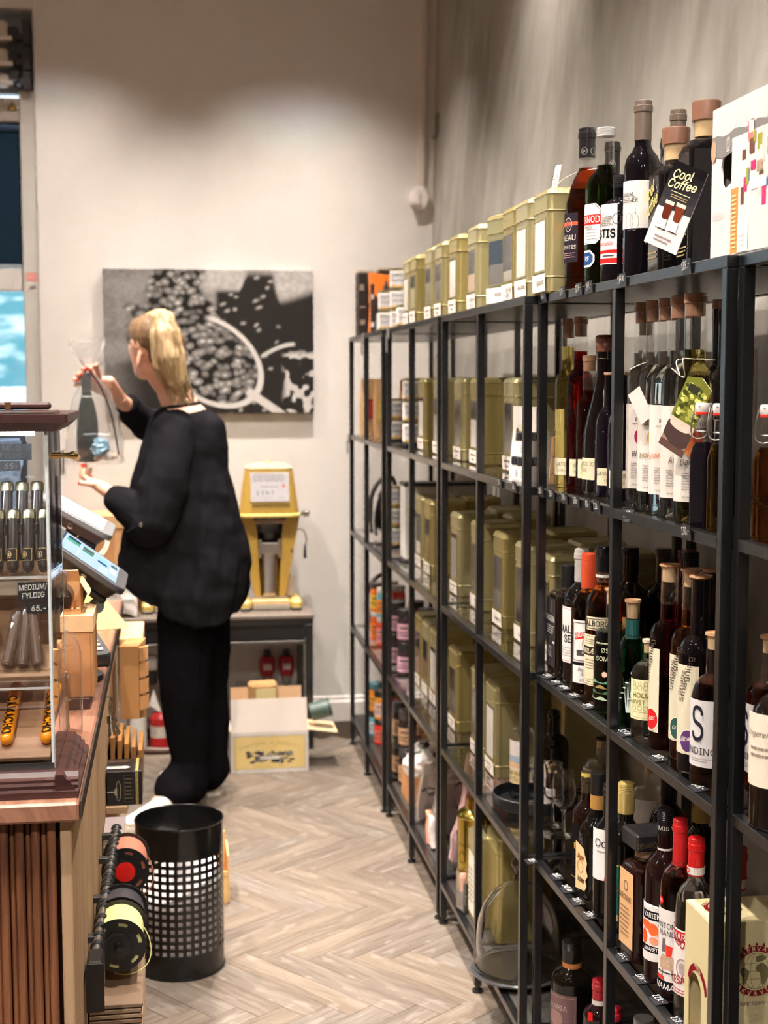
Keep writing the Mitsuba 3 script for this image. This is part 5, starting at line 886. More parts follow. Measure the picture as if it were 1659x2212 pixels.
for txt, u, L, w in (('245.-', 2.900, 0, 'edge below the Gunpowder tin'), ('179.-', 2.762, 0, 'edge below the amber fortified wine'), ('329.-', 2.655, 0, 'edge below the anise bottle'), ('299.-', 2.590, 0, 'edge below the PASTIS bottle'), ('199 kr', 2.402, 0, 'edge below the front wine bottle'), ('189.-', 2.105, 0, 'top edge by the white gift carton'), ('210.-', 2.905, 1, 'edge below the golden LATONIA liqueur'), ('150.-', 2.826, 1, 'edge below the tall ruby CASSIUS'), ('198.-', 2.735, 1, 'edge below the short ruby bottle'), ('550.-', 2.655, 1, 'edge below the sparkling wine'), ('80.-', 2.584, 1, 'edge below the CASSIUS X bottle'), ('110.-', 2.528, 1, 'edge left of the middle post'), ('234.-', 2.372, 1, 'edge below the plum schnapps, tilted outward'), ('130.-', 2.085, 1, 'edge below the swing-top bottles'), ('25.-', 3.175, 1, 'edge below the matcha card'), ('40.-', 3.035, 1, 'edge below the matcha jars'), ('130 kr', 1.76, 1, 'edge at the right picture edge')):
    price(txt, ufront(u)-.0022, u-.017, L, True, -6 if txt not in ('234.-',) else 24, what=UNDER+w)
for txt, y, L, w in (('275.-', 2.905, 2, 'ALDSEN'), ('249.-', 2.840, 2, 'ALD SEN aquavit'), ('189 kr', 2.785, 2, 'red-banded aquavit'), ('225.-', 2.715, 2, 'BORG aquavit'), ('399.-', 2.620, 2, 'mountain-print gin'), ('329 kr', 2.405, 2, 'HOLMS AKVIT'), ('269.-', 2.235, 2, 'orange snaps'), ('349.-', 2.060, 2, 'large S bottle'), ('20.-', 2.925, 3, 'wine glasses'), ('165.-', 2.82, 3, 'BLACK bottle, left one'), ('249 kr', 2.745, 3, 'BLACK bottle, right one'), ('219.-', 2.675, 3, 'torn-label bottle'), ('279.-', 2.60, 3, 'Oost bottle'), ('359.-', 2.395, 3, 'square amaretto'), ('199.-', 2.300, 3, 'vermouth'), ('229.-', 2.215, 3, 'rose rum'), ('239.-', 2.13, 3, 'sambuca')):
    price(txt, ufront(y)+.0015, y-.017, L, False, what=f'small black price card lying flat on the shelf by the {w}')

# ------------------------------------------------------------------ counter with reeded front
def counter_wood(p, n, uv): return wood_grain(p, (0.27, 0.115, 0.072), (0.46, 0.225, 0.145), 1, 0.8)
def slat_wood(p, n, uv): return wood_grain(p, (0.11, 0.036, 0.016), (0.36, 0.14, 0.06), 2, 1.0)
def side_wood(p, n, uv): return wood_grain(p, (0.34, 0.215, 0.125), (0.46, 0.31, 0.19), 2, 0.6, 3.0)
def mahogany(p, n, uv): return wood_grain(p, (0.030, 0.010, 0.010), (0.085, 0.032, 0.028), 0, 0.8, 5.0)
def tray_wood(p, n, uv): return wood_grain(p, (0.40, 0.215, 0.115), (0.56, 0.34, 0.20), 0, 0.7, 8.0)
scene['counter_wood'] = two(rpl(proc(counter_wood), 0.16)); scene['slat_wood'] = two(rpl(proc(slat_wood), 0.22))
scene['side_wood'] = two({'type': 'diffuse', 'reflectance': proc(side_wood)}); scene['mahogany'] = two(rpl(proc(mahogany), 0.12)); scene['tray_wood'] = two(rpl(proc(tray_wood), 0.2))
CT = .95
k = thing('shop_counter', 'brown wooden shop counter with reeded front and reddish top', 'counter')
part(k, 'counter_top', bx(-1.3, -.142, 2.088, 4.05, CT-.030, CT, .004), 'counter_wood')
part(k, 'edge_strip', bx(-.1418, -.138, 2.098, 4.05, CT-.028, CT-.001, .0006), 'matte', (70, 60, 54))
part(k, 'front_backing', bx(-1.25, -.1745, 2.135, 2.150, .0, CT-.031), 'matte', (38, 22, 16))
part(k, 'corner_post', bx(-.1725, -.1555, 2.118, 2.16, .0, CT-.031, .002), 'side_wood')
part(k, 'side_panel', bx(-.170, -.157, 2.161, 4.0, .0, CT-.031), 'side_wood')
part(k, 'rear_panel', bx(-1.25, -.171, 3.97, 3.99, .0, CT-.031), 'side_wood')
far_m = []
for j in range(46):
    x = -.1855-j*.0233
    a = bx(x-.0062, x+.0062, 2.117, 2.1349, 0, CT-.031, .0025); b = bx(x-.0155, x-.0078, 2.126, 2.1349, 0, CT-.031, .002)
    if x > -.50: part(k, 'slat', a, 'slat_wood'); part(k, 'slat', b, 'slat_wood')
    else: far_m += [a, b]
part(k, 'slat_field', cat(far_m), 'slat_wood', kind='stuff')

# ------------------------------------------------------------------ cigar display case
k = thing('cigar_display_case', 'clear acrylic cigar display case with mahogany base and lid on the counter', 'display case'); CX, CY0, CY1 = -.180, 2.150, 2.385
mold = [(0, 0), (.034, 0), (.034, .010), (.028, .013), (.028, .018), (.022, .021), (.022, .025), (.016, .028), (.012, .035), (0, .035)]
part(k, 'base_board', bx(-.80, CX+.002, CY0-.004, CY1+.01, CT+.0005, CT+.036), 'mahogany')
fr = prism(mold, .80-.0+.0); fr.vertices = np.c_[-.80+fr.vertices[:, 2]*((.80+CX+.036)/.80), CY0-.0045-fr.vertices[:, 0], CT+.0005+fr.vertices[:, 1]]; fr.fix_normals()
sd = prism(mold, .27); sd.vertices = np.c_[CX+.0025+sd.vertices[:, 0], CY0-.037+sd.vertices[:, 2], CT+.0005+sd.vertices[:, 1]]; sd.fix_normals()
part(k, 'front_molding', fr, 'mahogany'); part(k, 'side_molding', sd, 'mahogany')
ZB, ZT = CT+.0365, 1.496
part(k, 'front_pane', bx(-.80, CX, CY0, CY0+.005, ZB, ZT), 'thin_glass'); part(k, 'side_pane', bx(CX-.005, CX, CY0+.0055, CY1, ZB, ZT), 'thin_glass'); part(k, 'rear_pane', bx(-.80, CX-.0055, CY1-.005, CY1, ZB, ZT), 'thin_glass')
part(k, 'edge', cat(bx(CX-.0045, CX-.0005, CY0-.0004, CY0+.0, ZB, ZT), bx(CX+.0001, CX+.0006, CY0+.001, CY0+.005, ZB, ZT), bx(CX+.0001, CX+.0006, CY1-.005, CY1, ZB, ZT)), 'gloss', (196, 204, 206))
part(k, 'base_rim', bx(-.80, CX-.001, CY0-.002, CY0-.0005, ZB, ZB+.009), 'metal', (120, 122, 124))
part(k, 'lid', loft([(rring(.655, .255, .004, 2), ZT+.0005), (rring(.68, .285, .004, 2), ZT+.012), (rring(.69, .295, .004, 2), ZT+.014), (rring(.69, .295, .004, 2), ZT+.026)]).apply_translation([-.493, 2.268, 0]), 'mahogany', None, 20)
for z, y in ((1.235, 2.386), (1.06, 2.386), (1.435, 2.386)):
    part(k, 'hinge', cat(bx(CX+.0008, CX+.006, CY1-.03, CY1-.012, z-.018, z+.022, .001), bx(CX+.0008, CX+.006, CY1-.010, CY1+.008, z-.018, z+.022, .001), rot(mv(cyl(.004, -.02, .024, 12), CX+.006, CY1-.011, z), 0)), 'thin_glass')
part(k, 'knob', mv(rot(lathe([(0, 0), (.0045, 0), (.0045, .012), (.003, .016), (.004, .026), (.006, .030), (.006, .036), (.004, .040), (0, .041)], 16), 90, (0, 1, 0)), CX+.0008, 2.2, 1.458), 'shiny_metal', (190, 160, 96))
# stepped trays: sloping boards, their lips
def tray(y0, z0, y1, z1, x1=CX-.008, x0=-.79, t=.008):
    d = np.array([y1-y0, z1-z0]); L = np.hypot(*d); a = math.degrees(math.atan2(d[1], d[0]))
    m = rot(bx(x0, x1, 0, L, -t, 0, .001), a, (1, 0, 0)); return mv(m, 0, y0, z0), a
for (y0, z0, y1, z1) in ((2.168, 1.000, 2.345, 1.105), (2.205, 1.118, 2.30, 1.150), (2.262, 1.255, 2.36, 1.285)):
    m, a = tray(y0, z0, y1, z1); part(k, 'tray_board', m, 'tray_wood')
part(k, 'riser', bx(-.79, CX-.008, 2.352, 2.356, 1.0, 1.11), 'tray_wood'); part(k, 'riser', bx(-.79, CX-.008, 2.306, 2.31, 1.112, 1.262), 'tray_wood')
part(k, 'shelf_lip', bx(-.79, CX-.007, 2.200, 2.204, 1.098, 1.128), 'thin_glass'); part(k, 'shelf_lip', bx(-.79, CX-.007, 2.256, 2.260, 1.232, 1.268), 'thin_glass')
part(k, 'lip_edge', bx(-.79, CX-.007, 2.1985, 2.1995, 1.098, 1.1015), 'gloss', (214, 216, 214)); part(k, 'lip_edge', bx(-.79, CX-.007, 2.2545, 2.2555, 1.262, 1.2665), 'gloss', (226, 222, 214))
part(k, 'shelf_card', bx(-.79, -.222, 2.2615, 2.2622, 1.236, 1.262), 'paper', (206, 190, 170))
# cigar tubes: glass tubes with dark cigars in two rows
def tilt(m, deg, x, y, z): return mv(rot(m, deg, (1, 0, 0)), x, y, z)
for j in range(9):
    for row in (0, 1):
        x = -.2005-.0235*j-(.0115 if row else 0)+(0 if row else .0)
        if row == 0: x -= .0
        key = thing('cigar_tube', f'glass cigar tube with metal cap, {ORD[j]} from the right in the {"front" if row == 0 else "rear"} row', 'cigar tube', f'cigar tubes in the {"front" if row == 0 else "rear"} row of the upper tray')
        y, z = (2.268, 1.268) if row == 0 else (2.287, 1.285)
        r = .0098
        M = T().translate([x, y, z]).rotate([1, 0, 0], -16)
        zt_ = .118 if row else .092
        part(key, 'tube', lathe([(0, 0), (r*.5, .001), (r*.86, .0045), (r, .010), (r, zt_)], 20), 'thin_glass', None, 50, M, share=f'ctube{row}')
        part(key, 'cigar', lathe([(0, .002), (r*.45, .003), (r*.8, .008), (r*.88, .013), (r*.88, zt_-.004), (0, zt_-.004)], 18), 'satin', (46, 34, 28), 40, M, share=f'ccig{row}')
        part(key, 'cap', lathe([(r*1.02, zt_-.004), (r*1.06, zt_-.004), (r*1.06, zt_+.008), (r*.9, zt_+.011), (0, zt_+.011)], 20), 'metal', (168, 160, 134), 30, M, share=f'ccap{row}')
        b = wrap(printed(.030, .020, (44, 32, 24), [('frame', -.030, 0, 0, .020, .0013, (196, 170, 110)), ('ell', -.012, .010, .0045, .0055, (206, 180, 120), .0012), ('ell', -.012, .010, .002, .003, (206, 180, 120))]), r*.93, 310, .020 if row == 0 else .040)
        part(key, 'band', b, 'satin', None, M=M, share=f'cband{row}')
# cellophane-wrapped cigars on the middle tray
for j in range(7):
    x = -.207-.0245*j
    key = thing('wrapped_cigar', f'dark cigar in crinkled cellophane, {ORD[j]} from the right on the middle tray', 'cigar', 'cellophane wrapped cigars on the middle tray')
    M = T().translate([x, 2.216, 1.127]).rotate([0, 1, 0], (-9, 4, 12, -6, 8, -4, 6)[j]).rotate([1, 0, 0], -28)
    part(key, 'cigar', lathe([(0, .004), (.0085, .006), (.009, .01), (.009, .085), (.007, .094), (0, .097)], 16), 'satin', (88, 64, 46), 40, M, share='wcig')
    rp_ = random.Random(j); rings = []
    for z in np.linspace(0, .115, 12):
        w = .0235-.006*(z > .09)*(z-.09)/.025; d = .020 if .006 < z < .10 else .006
        o = rring(w+rp_.uniform(-.0015, .0015), d+rp_.uniform(-.001, .002), d*.45, 3); o = o*(1+np.array([[rp_.uniform(-.05, .05)] for _ in o])); rings.append((o, z))
    part(key, 'cellophane', loft(rings), 'thin_glass', None, False, M)
# orange tubes on the lower tray
for x, what in ((-.1955, 'right one of two'), (-.2555, 'left one of two')):
    key = thing('orange_cigar_tube', f'orange cigar tube lettered CAMACHO on the lower tray, {what}', 'cigar tube')
    r = .0098
    M = T().translate([x, 2.182, 1.0185]).rotate([0, 1, 0], 6).rotate([1, 0, 0], -58)
    part(key, 'tube', lathe([(0, 0), (r*.5, .0012), (r*.86, .005), (r, .0105), (r, .112), (0, .112)], 22), 'gloss', (242, 152, 28), 45, M)
    part(key, 'cap', lathe([(0, .1125), (r*1.02, .1125), (r*1.05, .114), (r*1.05, .124), (r*.95, .1265), (0, .127)], 22), 'satin', (206, 140, 60), 30, M)
    g = printed(.092, .03, None, [('text', 'CAMACHO', -.002, .009, .0125, (40, 28, 20), True, 0, -.25, .92)]); g = g.xf(lambda v: np.stack([v[:, 1]-.0155, v[:, 0], v[:, 2]], -1))
    a0 = math.radians(258)
    g = g.xf(lambda v: np.stack([(r+.0004+v[:, 2])*np.cos(a0+v[:, 0]/r), (r+.0004+v[:, 2])*np.sin(a0+v[:, 0]/r), .010-v[:, 1]-.0], -1)); part(key, 'print', g, 'matte', None, M=M)
# signs in and on the case
def card(name, label, w, h, x, y, z, prints, bg=(36, 36, 38), lean=0):
    key = thing(name, label, 'sign'); M = T().translate([x, y, z]).rotate([1, 0, 0], lean)
    part(key, 'face', on_face(printed(w, h, bg, prints), (w, 0, 0), (1, 0, 0), (0, 0, 1)), 'satin', None, M=M); part(key, 'back', bx(0, w, .0005, .0013, 0, h), 'satin', bg, M=M); return key
WH = (232, 230, 224)
card('chalk_sign', 'black sign hand-lettered MEDIUM/ FYLDIG on the upper tray lip', .050, .031, -.239, 2.2505, 1.2265, [('text', 'MEDIUM/', -.005, .0175, .0085, WH, True, 3, .1, .8), ('text', 'FYLDIG', -.009, .005, .0085, WH, True, 3, .1, .82)])
card('chalk_sign', 'black price sign hand-lettered 65.- below the MEDIUM/FYLDIG sign', .037, .0155, -.2265, 2.2495, 1.2085, [('text', '65.-', -.007, .0035, .0085, WH, True, 0, .05, .95)])
card('chalk_sign', 'black price sign lettered 65- high at the back of the display case', .034, .016, -.277, 2.375, 1.424, [('text', '65-', -.004, .0035, .009, WH, False, -4, .2, 1.0)], (96, 96, 100))
card('chalk_sign', 'dark lettered sign seen from behind at the back of the display case', .060, .026, -.285, 2.379, 1.442, [('text', 'MILD/', -.014, .014, .008, (140, 140, 138), True), ('text', 'FYLDIG', -.010, .003, .008, (140, 140, 138), True)], (62, 66, 70))
key = solo('wooden_bar', 'dark wooden bar lying on the display case lid', 'bar', rot(mv(bx(-.46, -.178, 2.19, 2.214, ZT+.0322, ZT+.0422, .003), 0, 0, 0), 0), 'mahogany')
part(key, 'brass_band', bx(-.245, -.236, 2.1893, 2.2147, ZT+.0318, ZT+.0426), 'metal', (170, 120, 90))
solo('glass_plate', 'small clear glass plate on the display case lid', 'plate', bx(-.40, -.168, 2.15, 2.25, ZT+.0265, ZT+.0315, .001), 'glass')
solo('lamp_strip', 'thin white lamp strip under the display case lid', 'lamp', bx(-.78, -.20, 2.16, 2.172, ZT-.006, ZT-.0005), 'matte', (250, 250, 250))
scene['lamp_strip']['emitter'] = {'type': 'area', 'radiance': {'type': 'rgb', 'value': [34.0, 38.0, 41.0]}}
# ------------------------------------------------------------------ things on the counter behind the case
def crumple(m, a, s, seed=0):
    v = m.vertices; n = meshkit.fbm(v*s+seed, 3)-.5; n2 = meshkit.fbm(v*s+seed+31.7, 3)-.5; n3 = meshkit.fbm(v*s+seed+77.1, 3)-.5
    m = m.copy(); m.vertices = v+a*np.stack([n, n2, n3], -1)*2; return m
key = thing('storage_jar', 'tall clear glass jar with stopper holding folded kraft paper bags, behind the display case', 'jar'); M = at(-.215, 2.50, CT+.0006)
part(key, 'jar', lathe([(0, 0), (.052, 0), (.056, .005), (.056, .145), (.052, .165), (.040, .180), (.025, .188), (.022, .195), (.022, .214)], 36), 'thin_glass', None, 50, M)
part(key, 'stopper', lathe([(0, .212), (.020, .212), (.026, .216), (.028, .222), (.020, .232), (0, .238)], 24), 'glass', None, 50, M)
for j in range(4):
    b = bx(-.030, .030, -.006, .006, .004, .135-.012*j, .002); b = b.subdivide().subdivide(); b = crumple(b, .007, 40, j*5)
    part(key, 'kraft_bag', mv(rot(b, 28*j-30), .004*j-.006, -.030+.018*j, 0), 'paper', (166, 122, 84), False, M)
part(key, 'fan_fold', cat([mv(rot(bx(-.028, .028, -.001, .001, 0, .005), 5*j), 0, -.036, .132+.0062*j) for j in range(5)]), 'paper', (206, 164, 122), False, M)
key = thing('cardboard_box', 'tall kraft cardboard box with pale taped rim on the counter', 'box')
part(key, 'carton', bx(-.36, -.1515, 2.70, 2.86, CT+.022, 1.122, .001), 'paper', (190, 140, 96))
part(key, 'rim', bx(-.362, -.1495, 2.698, 2.862, 1.098, 1.128), 'paper', (222, 186, 142))
part(key, 'seam', bx(-.1560, -.1548, 2.6993, 2.6999, CT+.022, 1.098), 'paper', (160, 112, 74))
solo('box_tray', 'dark purple tray under the kraft cardboard box', 'tray', bx(-.34, -.158, 2.69, 2.84, CT+.0006, CT+.0215, .001), 'satin', (70, 48, 52))
key = thing('small_carton', 'small open cardboard carton standing on the kraft box', 'box')
zb = 1.1286
part(key, 'carton', cat(bx(-.255, -.173, 2.72, 2.722, zb, zb+.01), bx(-.255, -.253, 2.72, 2.80, zb, zb+.062), bx(-.175, -.173, 2.72, 2.80, zb, zb+.062), bx(-.255, -.173, 2.798, 2.80, zb, zb+.062), bx(-.255, -.173, 2.72, 2.80, zb, zb+.0015)), 'paper', (196, 150, 106))
part(key, 'flap', cat(rot(bx(-.255, -.173, 2.66, 2.72, zb+.0625, zb+.0640), -28, (1, 0, 0), (0, 2.72, zb+.0625)), rot(bx(-.1725, -.1425, 2.72, 2.80, zb+.060, zb+.0615), 60, (0, 1, 0), (-.1725, 0, zb+.061))), 'paper', (226, 190, 146))
part(key, 'dark_roll', mv(rot(cyl(.022, -.03, .03, 20), 90, (1, 0, 0)), -.212, 2.765, zb+.028), 'satin', (48, 34, 28))
def tablet(name, label, x, y, z, tilt_deg, la, lb, lit):
    """Screen facing the staff side: long side along y, tilted down towards +x."""
    key = thing(name, label, 'tablet'); M = T().translate([x, y, z]).rotate([0, 1, 0], tilt_deg)
    part(key, 'frame', loft([(rring(la-.004, lb-.004, .022, 4), -.008), (rring(la, lb, .024, 4), -.005), (rring(la, lb, .024, 4), .004), (rring(la-.004, lb-.004, .022, 4), .006)]), 'satin', (104, 104, 106) if not lit else (64, 64, 67), 30, M)
    part(key, 'housing', loft([(rring(la*.80, lb*.8, .01, 2), -.030), (rring(la*.9, lb*.9, .012, 2), -.0085)]), 'satin', (36, 36, 38), 30, M)
    part(key, 'bracket', bx(la*.18, la*.40, -lb*.40, -lb*.1, -.046, -.0305, .004), 'satin', (26, 26, 28), M=M)
    part(key, 'lock', mv(rot(lathe([(0, 0), (.007, 0), (.007, .004), (.004, .006), (0, .006)], 16), 90, (1, 0, 0)), la*.05, -lb*.4505, -.018), 'shiny_metal', (206, 200, 190), M=M)
    sw, sh = la*.74, lb-.03
    if lit:
        P = [('rect', -sw, 0, 0, sh, (150, 176, 214))]
        for (a, b, c, d, col) in ((.08, .30, .62, .92, (30, 92, 82)), (.08, .30, .84, .92, (26, 40, 70)), (.08, .30, .66, .69, (110, 180, 150)), (.08, .30, .72, .75, (110, 180, 150)), (.36, .55, .55, .88, (70, 130, 110)), (.36, .55, .70, .78, (100, 40, 60)), (.36, .55, .58, .62, (40, 110, 90)), (.64, .80, .5, .62, (30, 80, 110)), (.64, .80, .66, .84, (130, 176, 196)), (.86, .97, .70, .86, (70, 96, 96)), (.86, .97, .36, .64, (190, 206, 226)), (.30, .34, .1, .5, (170, 196, 226)), (.70, .84, .06, .4, (166, 190, 222))):
            P.append(('rect', -sw+a*sw, -sw+b*sw, c*sh, d*sh, col, .0003+.0001*len(P)*.1))
        P.append(('rect', -sw, -sw*.965, 0, sh, (60, 70, 90), .0009))
    else: P = [('rect', -sw, 0, 0, sh, (196, 186, 190)), ('lines', -sw*.9, -sw*.1, sh*.1, sh*.9, 7, (172, 164, 170))]
    P = [q[:5]+(tuple(int(c*.62) for c in q[5]),)+q[6:] if q[0] == 'rect' and lit else q for q in P]
    m = printed(sw, sh, None, P).xf(lambda v: np.stack([v[:, 0]+sw/2, v[:, 1]-sh/2, .0063+v[:, 2]], -1))
    kk = part(key, 'screen', m, 'matte', None, M=M)
    if lit: scene[kk]['emitter'] = {'type': 'area', 'radiance': {'type': 'mesh_attribute', 'name': 'vertex_color'}}
    part(key, 'stand', tube(smoothpath([(x, y+.03, z-.036), (x-.03, y+.04, z-.10), (x-.02, y+.04, CT+.012)], 5), .016, 12), 'satin', (30, 30, 32)); part(key, 'stand_base', mv(cyl(.06, CT+.0006, CT+.012, 28), x-.035, y+.04, 0), 'satin', (30, 30, 32))
    return key
tablet('pos_tablet', 'till tablet with a lit blue screen tilted towards the staff side', -.170, 2.93, 1.208, 36, .185, .26, True)
tablet('pos_tablet', 'second till tablet with a pale grey screen, farther back and higher', -.222, 3.32, 1.270, 30, .205, .26, False)
key = thing('card_terminal', 'dark grey card payment terminal on the counter beyond the kraft box', 'card terminal'); M = T().translate([-.20, 3.17, CT+.03]).rotate([0, 0, 1], 20).rotate([1, 0, 0], 18)
part(key, 'body', loft([(rring(.076, .17, .012), -.012), (rring(.082, .18, .016), -.002), (rring(.082, .18, .016), .018), (rring(.074, .172, .014), .026)]), 'satin', (66, 66, 66), 30, M)
part(key, 'screen', bx(-.03, .03, .02, .075, .0262, .027), 'gloss', (120, 128, 130), M=M); part(key, 'keypad', cat([bx(-.03+.02*a, -.014+.02*a, -.07+.02*b, -.056+.02*b, .0262, .029, .001) for a in range(3) for b in range(4)]), 'satin', (150, 150, 148), M=M, kind='stuff')
solo('card_stand', 'black base under the card terminal', 'stand', bx(-.235, -.168, 3.15, 3.27, CT+.0006, CT+.016, .004), 'satin', (28, 28, 30))
key = thing('order_folder', 'pale yellow folder with a round black hole leaning behind the till', 'folder'); M = T().translate([-.20, 3.55, CT+.002]).rotate([0, 0, 1], 12).rotate([1, 0, 0], -14)
fo = Polygon([(-.12, 0), (.095, 0), (.02, .10), (-.02, .145), (-.12, .145)], [[(.015+.02*math.cos(a), .060+.02*math.sin(a)) for a in np.linspace(0, 2*PI, 20)[:-1]]])
f_ = prism(fo, .003); f_.vertices = np.c_[f_.vertices[:, 0], f_.vertices[:, 2], f_.vertices[:, 1]]; f_.fix_normals(); part(key, 'sheet', f_, 'paper', (232, 222, 150), M=M)
part(key, 'dark_disc', mv(rot(cyl(.022, -.001, .001, 20), 90, (1, 0, 0)), .015, .006, .060), 'satin', (40, 44, 40), M=M)
solo('cable_roll', 'loop of white tape on a roll behind the tablets', 'tape roll', mv(rot(lathe([(.044, -.012), (.056, -.012), (.056, .012), (.044, .012), (.044, -.012)], 30), 90, (1, 0, 0)), -.21, 3.62, 1.172), 'satin', (222, 214, 202))
solo('monitor_box', 'brown cardboard box against the wall behind the tablets', 'box', bx(-.36, .03, 6.10, 6.36, .586+.0, 1.01, .004), 'paper', (178, 128, 84), None) if False else None
key = thing('cardboard_box', 'large brown cardboard box on the low table behind the person', 'box')
part(key, 'carton', bx(-.42, -.145, 6.08, 6.34, .5856, .985, .002), 'paper', (176, 128, 86)); part(key, 'lid_edge', bx(-.425, -.14, 6.075, 6.345, .945, 1.0, .002), 'paper', (206, 168, 124))
part(key, 'tape', bx(-.24, -.20, 6.0785, 6.0795, .60, .94), 'paper', (196, 150, 108))
key = thing('white_bag', 'crumpled white paper bag beside the second grinder', 'bag'); b = trimesh.creation.box([.12, .12, .17]).subdivide().subdivide().subdivide(); part(key, 'bag', mv(crumple(b, .03, 12, 3), -.215, 5.98, .69), 'paper', (226, 218, 210), False)
solo('denim_cloth', 'faded blue cloth hanging beyond the display case', 'cloth', crumple(mv(bx(-.395, -.305, 3.00, 3.012, 1.30, 1.452).subdivide().subdivide().subdivide().subdivide(), 0, 0, 0), .012, 22, 9), 'cloth', (112, 138, 168), False)
part('denim_cloth', 'hanger_rod', bx(-.62, -.30, 3.0, 3.008, 1.462, 1.470), 'satin', (120, 124, 128)); part('denim_cloth', 'rod_stand', bx(-.62, -.606, 3.0, 3.014, CT+.0, 1.4615), 'satin', (120, 124, 128))

# ------------------------------------------------------------------ staff side of the counter: keys, bags, boxes, ribbon rail
key = thing('key_ring', 'bunch of keys hanging from the edge of the counter', 'keys'); kx, ky, kz = -.130, 2.90, .905
part(key, 'ring', tube([(kx+.001*math.sin(a), ky+.016*math.sin(a), kz+.016*math.cos(a)) for a in np.linspace(0, 2*PI, 22)], .0014, 6, False), 'shiny_metal', (206, 202, 196))
for j in range(5):
    o = Polygon([(-.008, -.004), (.008, -.004), (.008, -.018), (.003, -.021), (.003, -.044), (-.003, -.046), (-.003, -.021), (-.008, -.018)], [[(-.003, -.008), (.003, -.008), (.003, -.012), (-.003, -.012)]])
    m = prism(o, .002); m.vertices = np.c_[m.vertices[:, 0], m.vertices[:, 2], m.vertices[:, 1]]; m.fix_normals()
    part(key, 'key', mv(rot(rot(m, -24+12*j, (0, 1, 0)), 25*j), kx, ky+.002*j, kz-.016), 'shiny_metal', (196, 190, 184))
part(key, 'hook', tube([(-.1375, ky, kz+.022), (-.128, ky, kz+.020), (-.126, ky, kz+.012)], .0018, 6), 'shiny_metal', (180, 176, 170))
key = thing('kraft_bags', 'bundle of brown kraft paper bags hanging at the end of the counter', 'paper bags')
for j in range(6):
    yb = 3.50+.020*j
    part(key, 'bag', bx(-.132+.003*j, -.085+.003*j, yb, yb+.016, .735-.004*j, .918, .001), 'paper', (176-4*(j % 3), 130-3*(j % 3), 84))
for j in range(4):
    g = prism([(0, 0), (.022, .006), (.022, .038), (0, .034)], .012); g.vertices = np.c_[-.084+g.vertices[:, 0], 3.505+g.vertices[:, 2]*1.2, .755+.041*j+g.vertices[:, 1]]; g.fix_normals(); part(key, 'gusset', g, 'paper', (186, 138, 92))
key = thing('kraft_bags', 'upright brown paper bags on the shelf under the counter end', 'paper bags')
for j in range(5): part(key, 'bag', bx(-.150+.016*j, -.140+.016*j, 3.32, 3.50, .612, .735-.008*j, .001), 'paper', (150+8*(j % 3), 108+6*(j % 3), 70))
part(key, 'front_bag', bx(-.150, -.075, 3.305, 3.318, .612, .665, .001), 'paper', (206, 156, 104))
key = thing('wooden_block', 'pale wooden block with a metal clip at the far end of the counter', 'block'); part(key, 'block', bx(-.1375, -.078, 3.64, 3.90, .868, .912, .002), 'paper', (214, 168, 122)); part(key, 'clip', bx(-.130, -.082, 3.632, 3.639, .862, .872), 'metal', (190, 186, 180))
solo('white_tube', 'narrow white tube standing below the paper bags', 'tube', mv(cyl(.006, .6106, .745, 14), -.116, 3.70, 0), 'satin', (226, 224, 220))
solo('under_shelf', 'pull-out wooden shelf board under the counter', 'shelf', bx(-.156, -.108, 3.18, 3.9, .594, .610, .001), 'side_wood')
key = thing('glassware_box', 'black gift box with gold lines and a drawn coupe glass, on the pull-out shelf', 'box'); X0, X1, Y0, Y1, Z0, Z1 = -.154, -.075, 3.19, 3.300, .6106, .689
hl = Polygon([(X0+.0, Y0+.022), (X0+.045, Y0+.022), (X0+.054, Y0+.030), (X0+.045, Y0+.038), (X0, Y0+.038)])
part(key, 'box', bx(X0, X1, Y0, Y1, Z0, Z1, .001), 'satin', (24, 24, 26))
part(key, 'print', on_face(printed(.079, .078, None, [('rect', -.014, -.012, 0, .078, (190, 166, 90)), ('rect', -.0105, -.0085, 0, .078, (190, 166, 90)), ('frame', -.040, -.020, .008, .070, .0005, (110, 100, 84)), ('lines', -.038, -.022, .012, .066, 6, (96, 88, 74)), ('rect', -.078, -.060, .030, .033, (170, 160, 140)), ('poly', [(-.062, .026), (-.056, .020), (-.056, .043), (-.062, .037)], (150, 140, 120)), ('ell', -.053, .034, .0055, .024, (150, 142, 120), .0012)]), (X1, Y0-.0005, Z0), (1, 0, 0), (0, 0, 1)), 'satin')
part(key, 'top_print', on_face(printed(.079, .110, None, [('rect', -.014, -.012, 0, .11, (190, 166, 90)), ('rect', -.0105, -.0085, 0, .11, (190, 166, 90)), ('poly', [(-.079, .075), (-.034, .075), (-.026, .084), (-.034, .093), (-.079, .093)], (70, 52, 44)), ('poly', [(-.079, .022), (-.034, .022), (-.026, .032), (-.034, .042), (-.079, .042)], (226, 222, 218)), ('lines', -.076, -.036, .026, .038, 2, (130, 126, 124))]), (X1, Y0, Z1+.0004), (1, 0, 0), (0, 1, 0)), 'satin')
key = thing('paper_pad_stack', 'stack of grey folded paper pads under the black gift box', 'paper stack')
for j in range(8): part(key, 'pad', bx(-.155, -.112+.002*(j % 3), 3.00, 3.13+.004*(j % 2), .5435+.0075*j, .5495+.0075*j, .0008), 'paper', (170-8*(j % 4), 156-8*(j % 4), 140-8*(j % 3)))
solo('pad_shelf', 'thin board that carries the grey paper pads', 'shelf', bx(-.156, -.105, 2.98, 3.16, .535, .543), 'side_wood')
key = thing('kraft_bags', 'pile of flat paper bags with dark edges at the foot of the counter', 'paper bags')
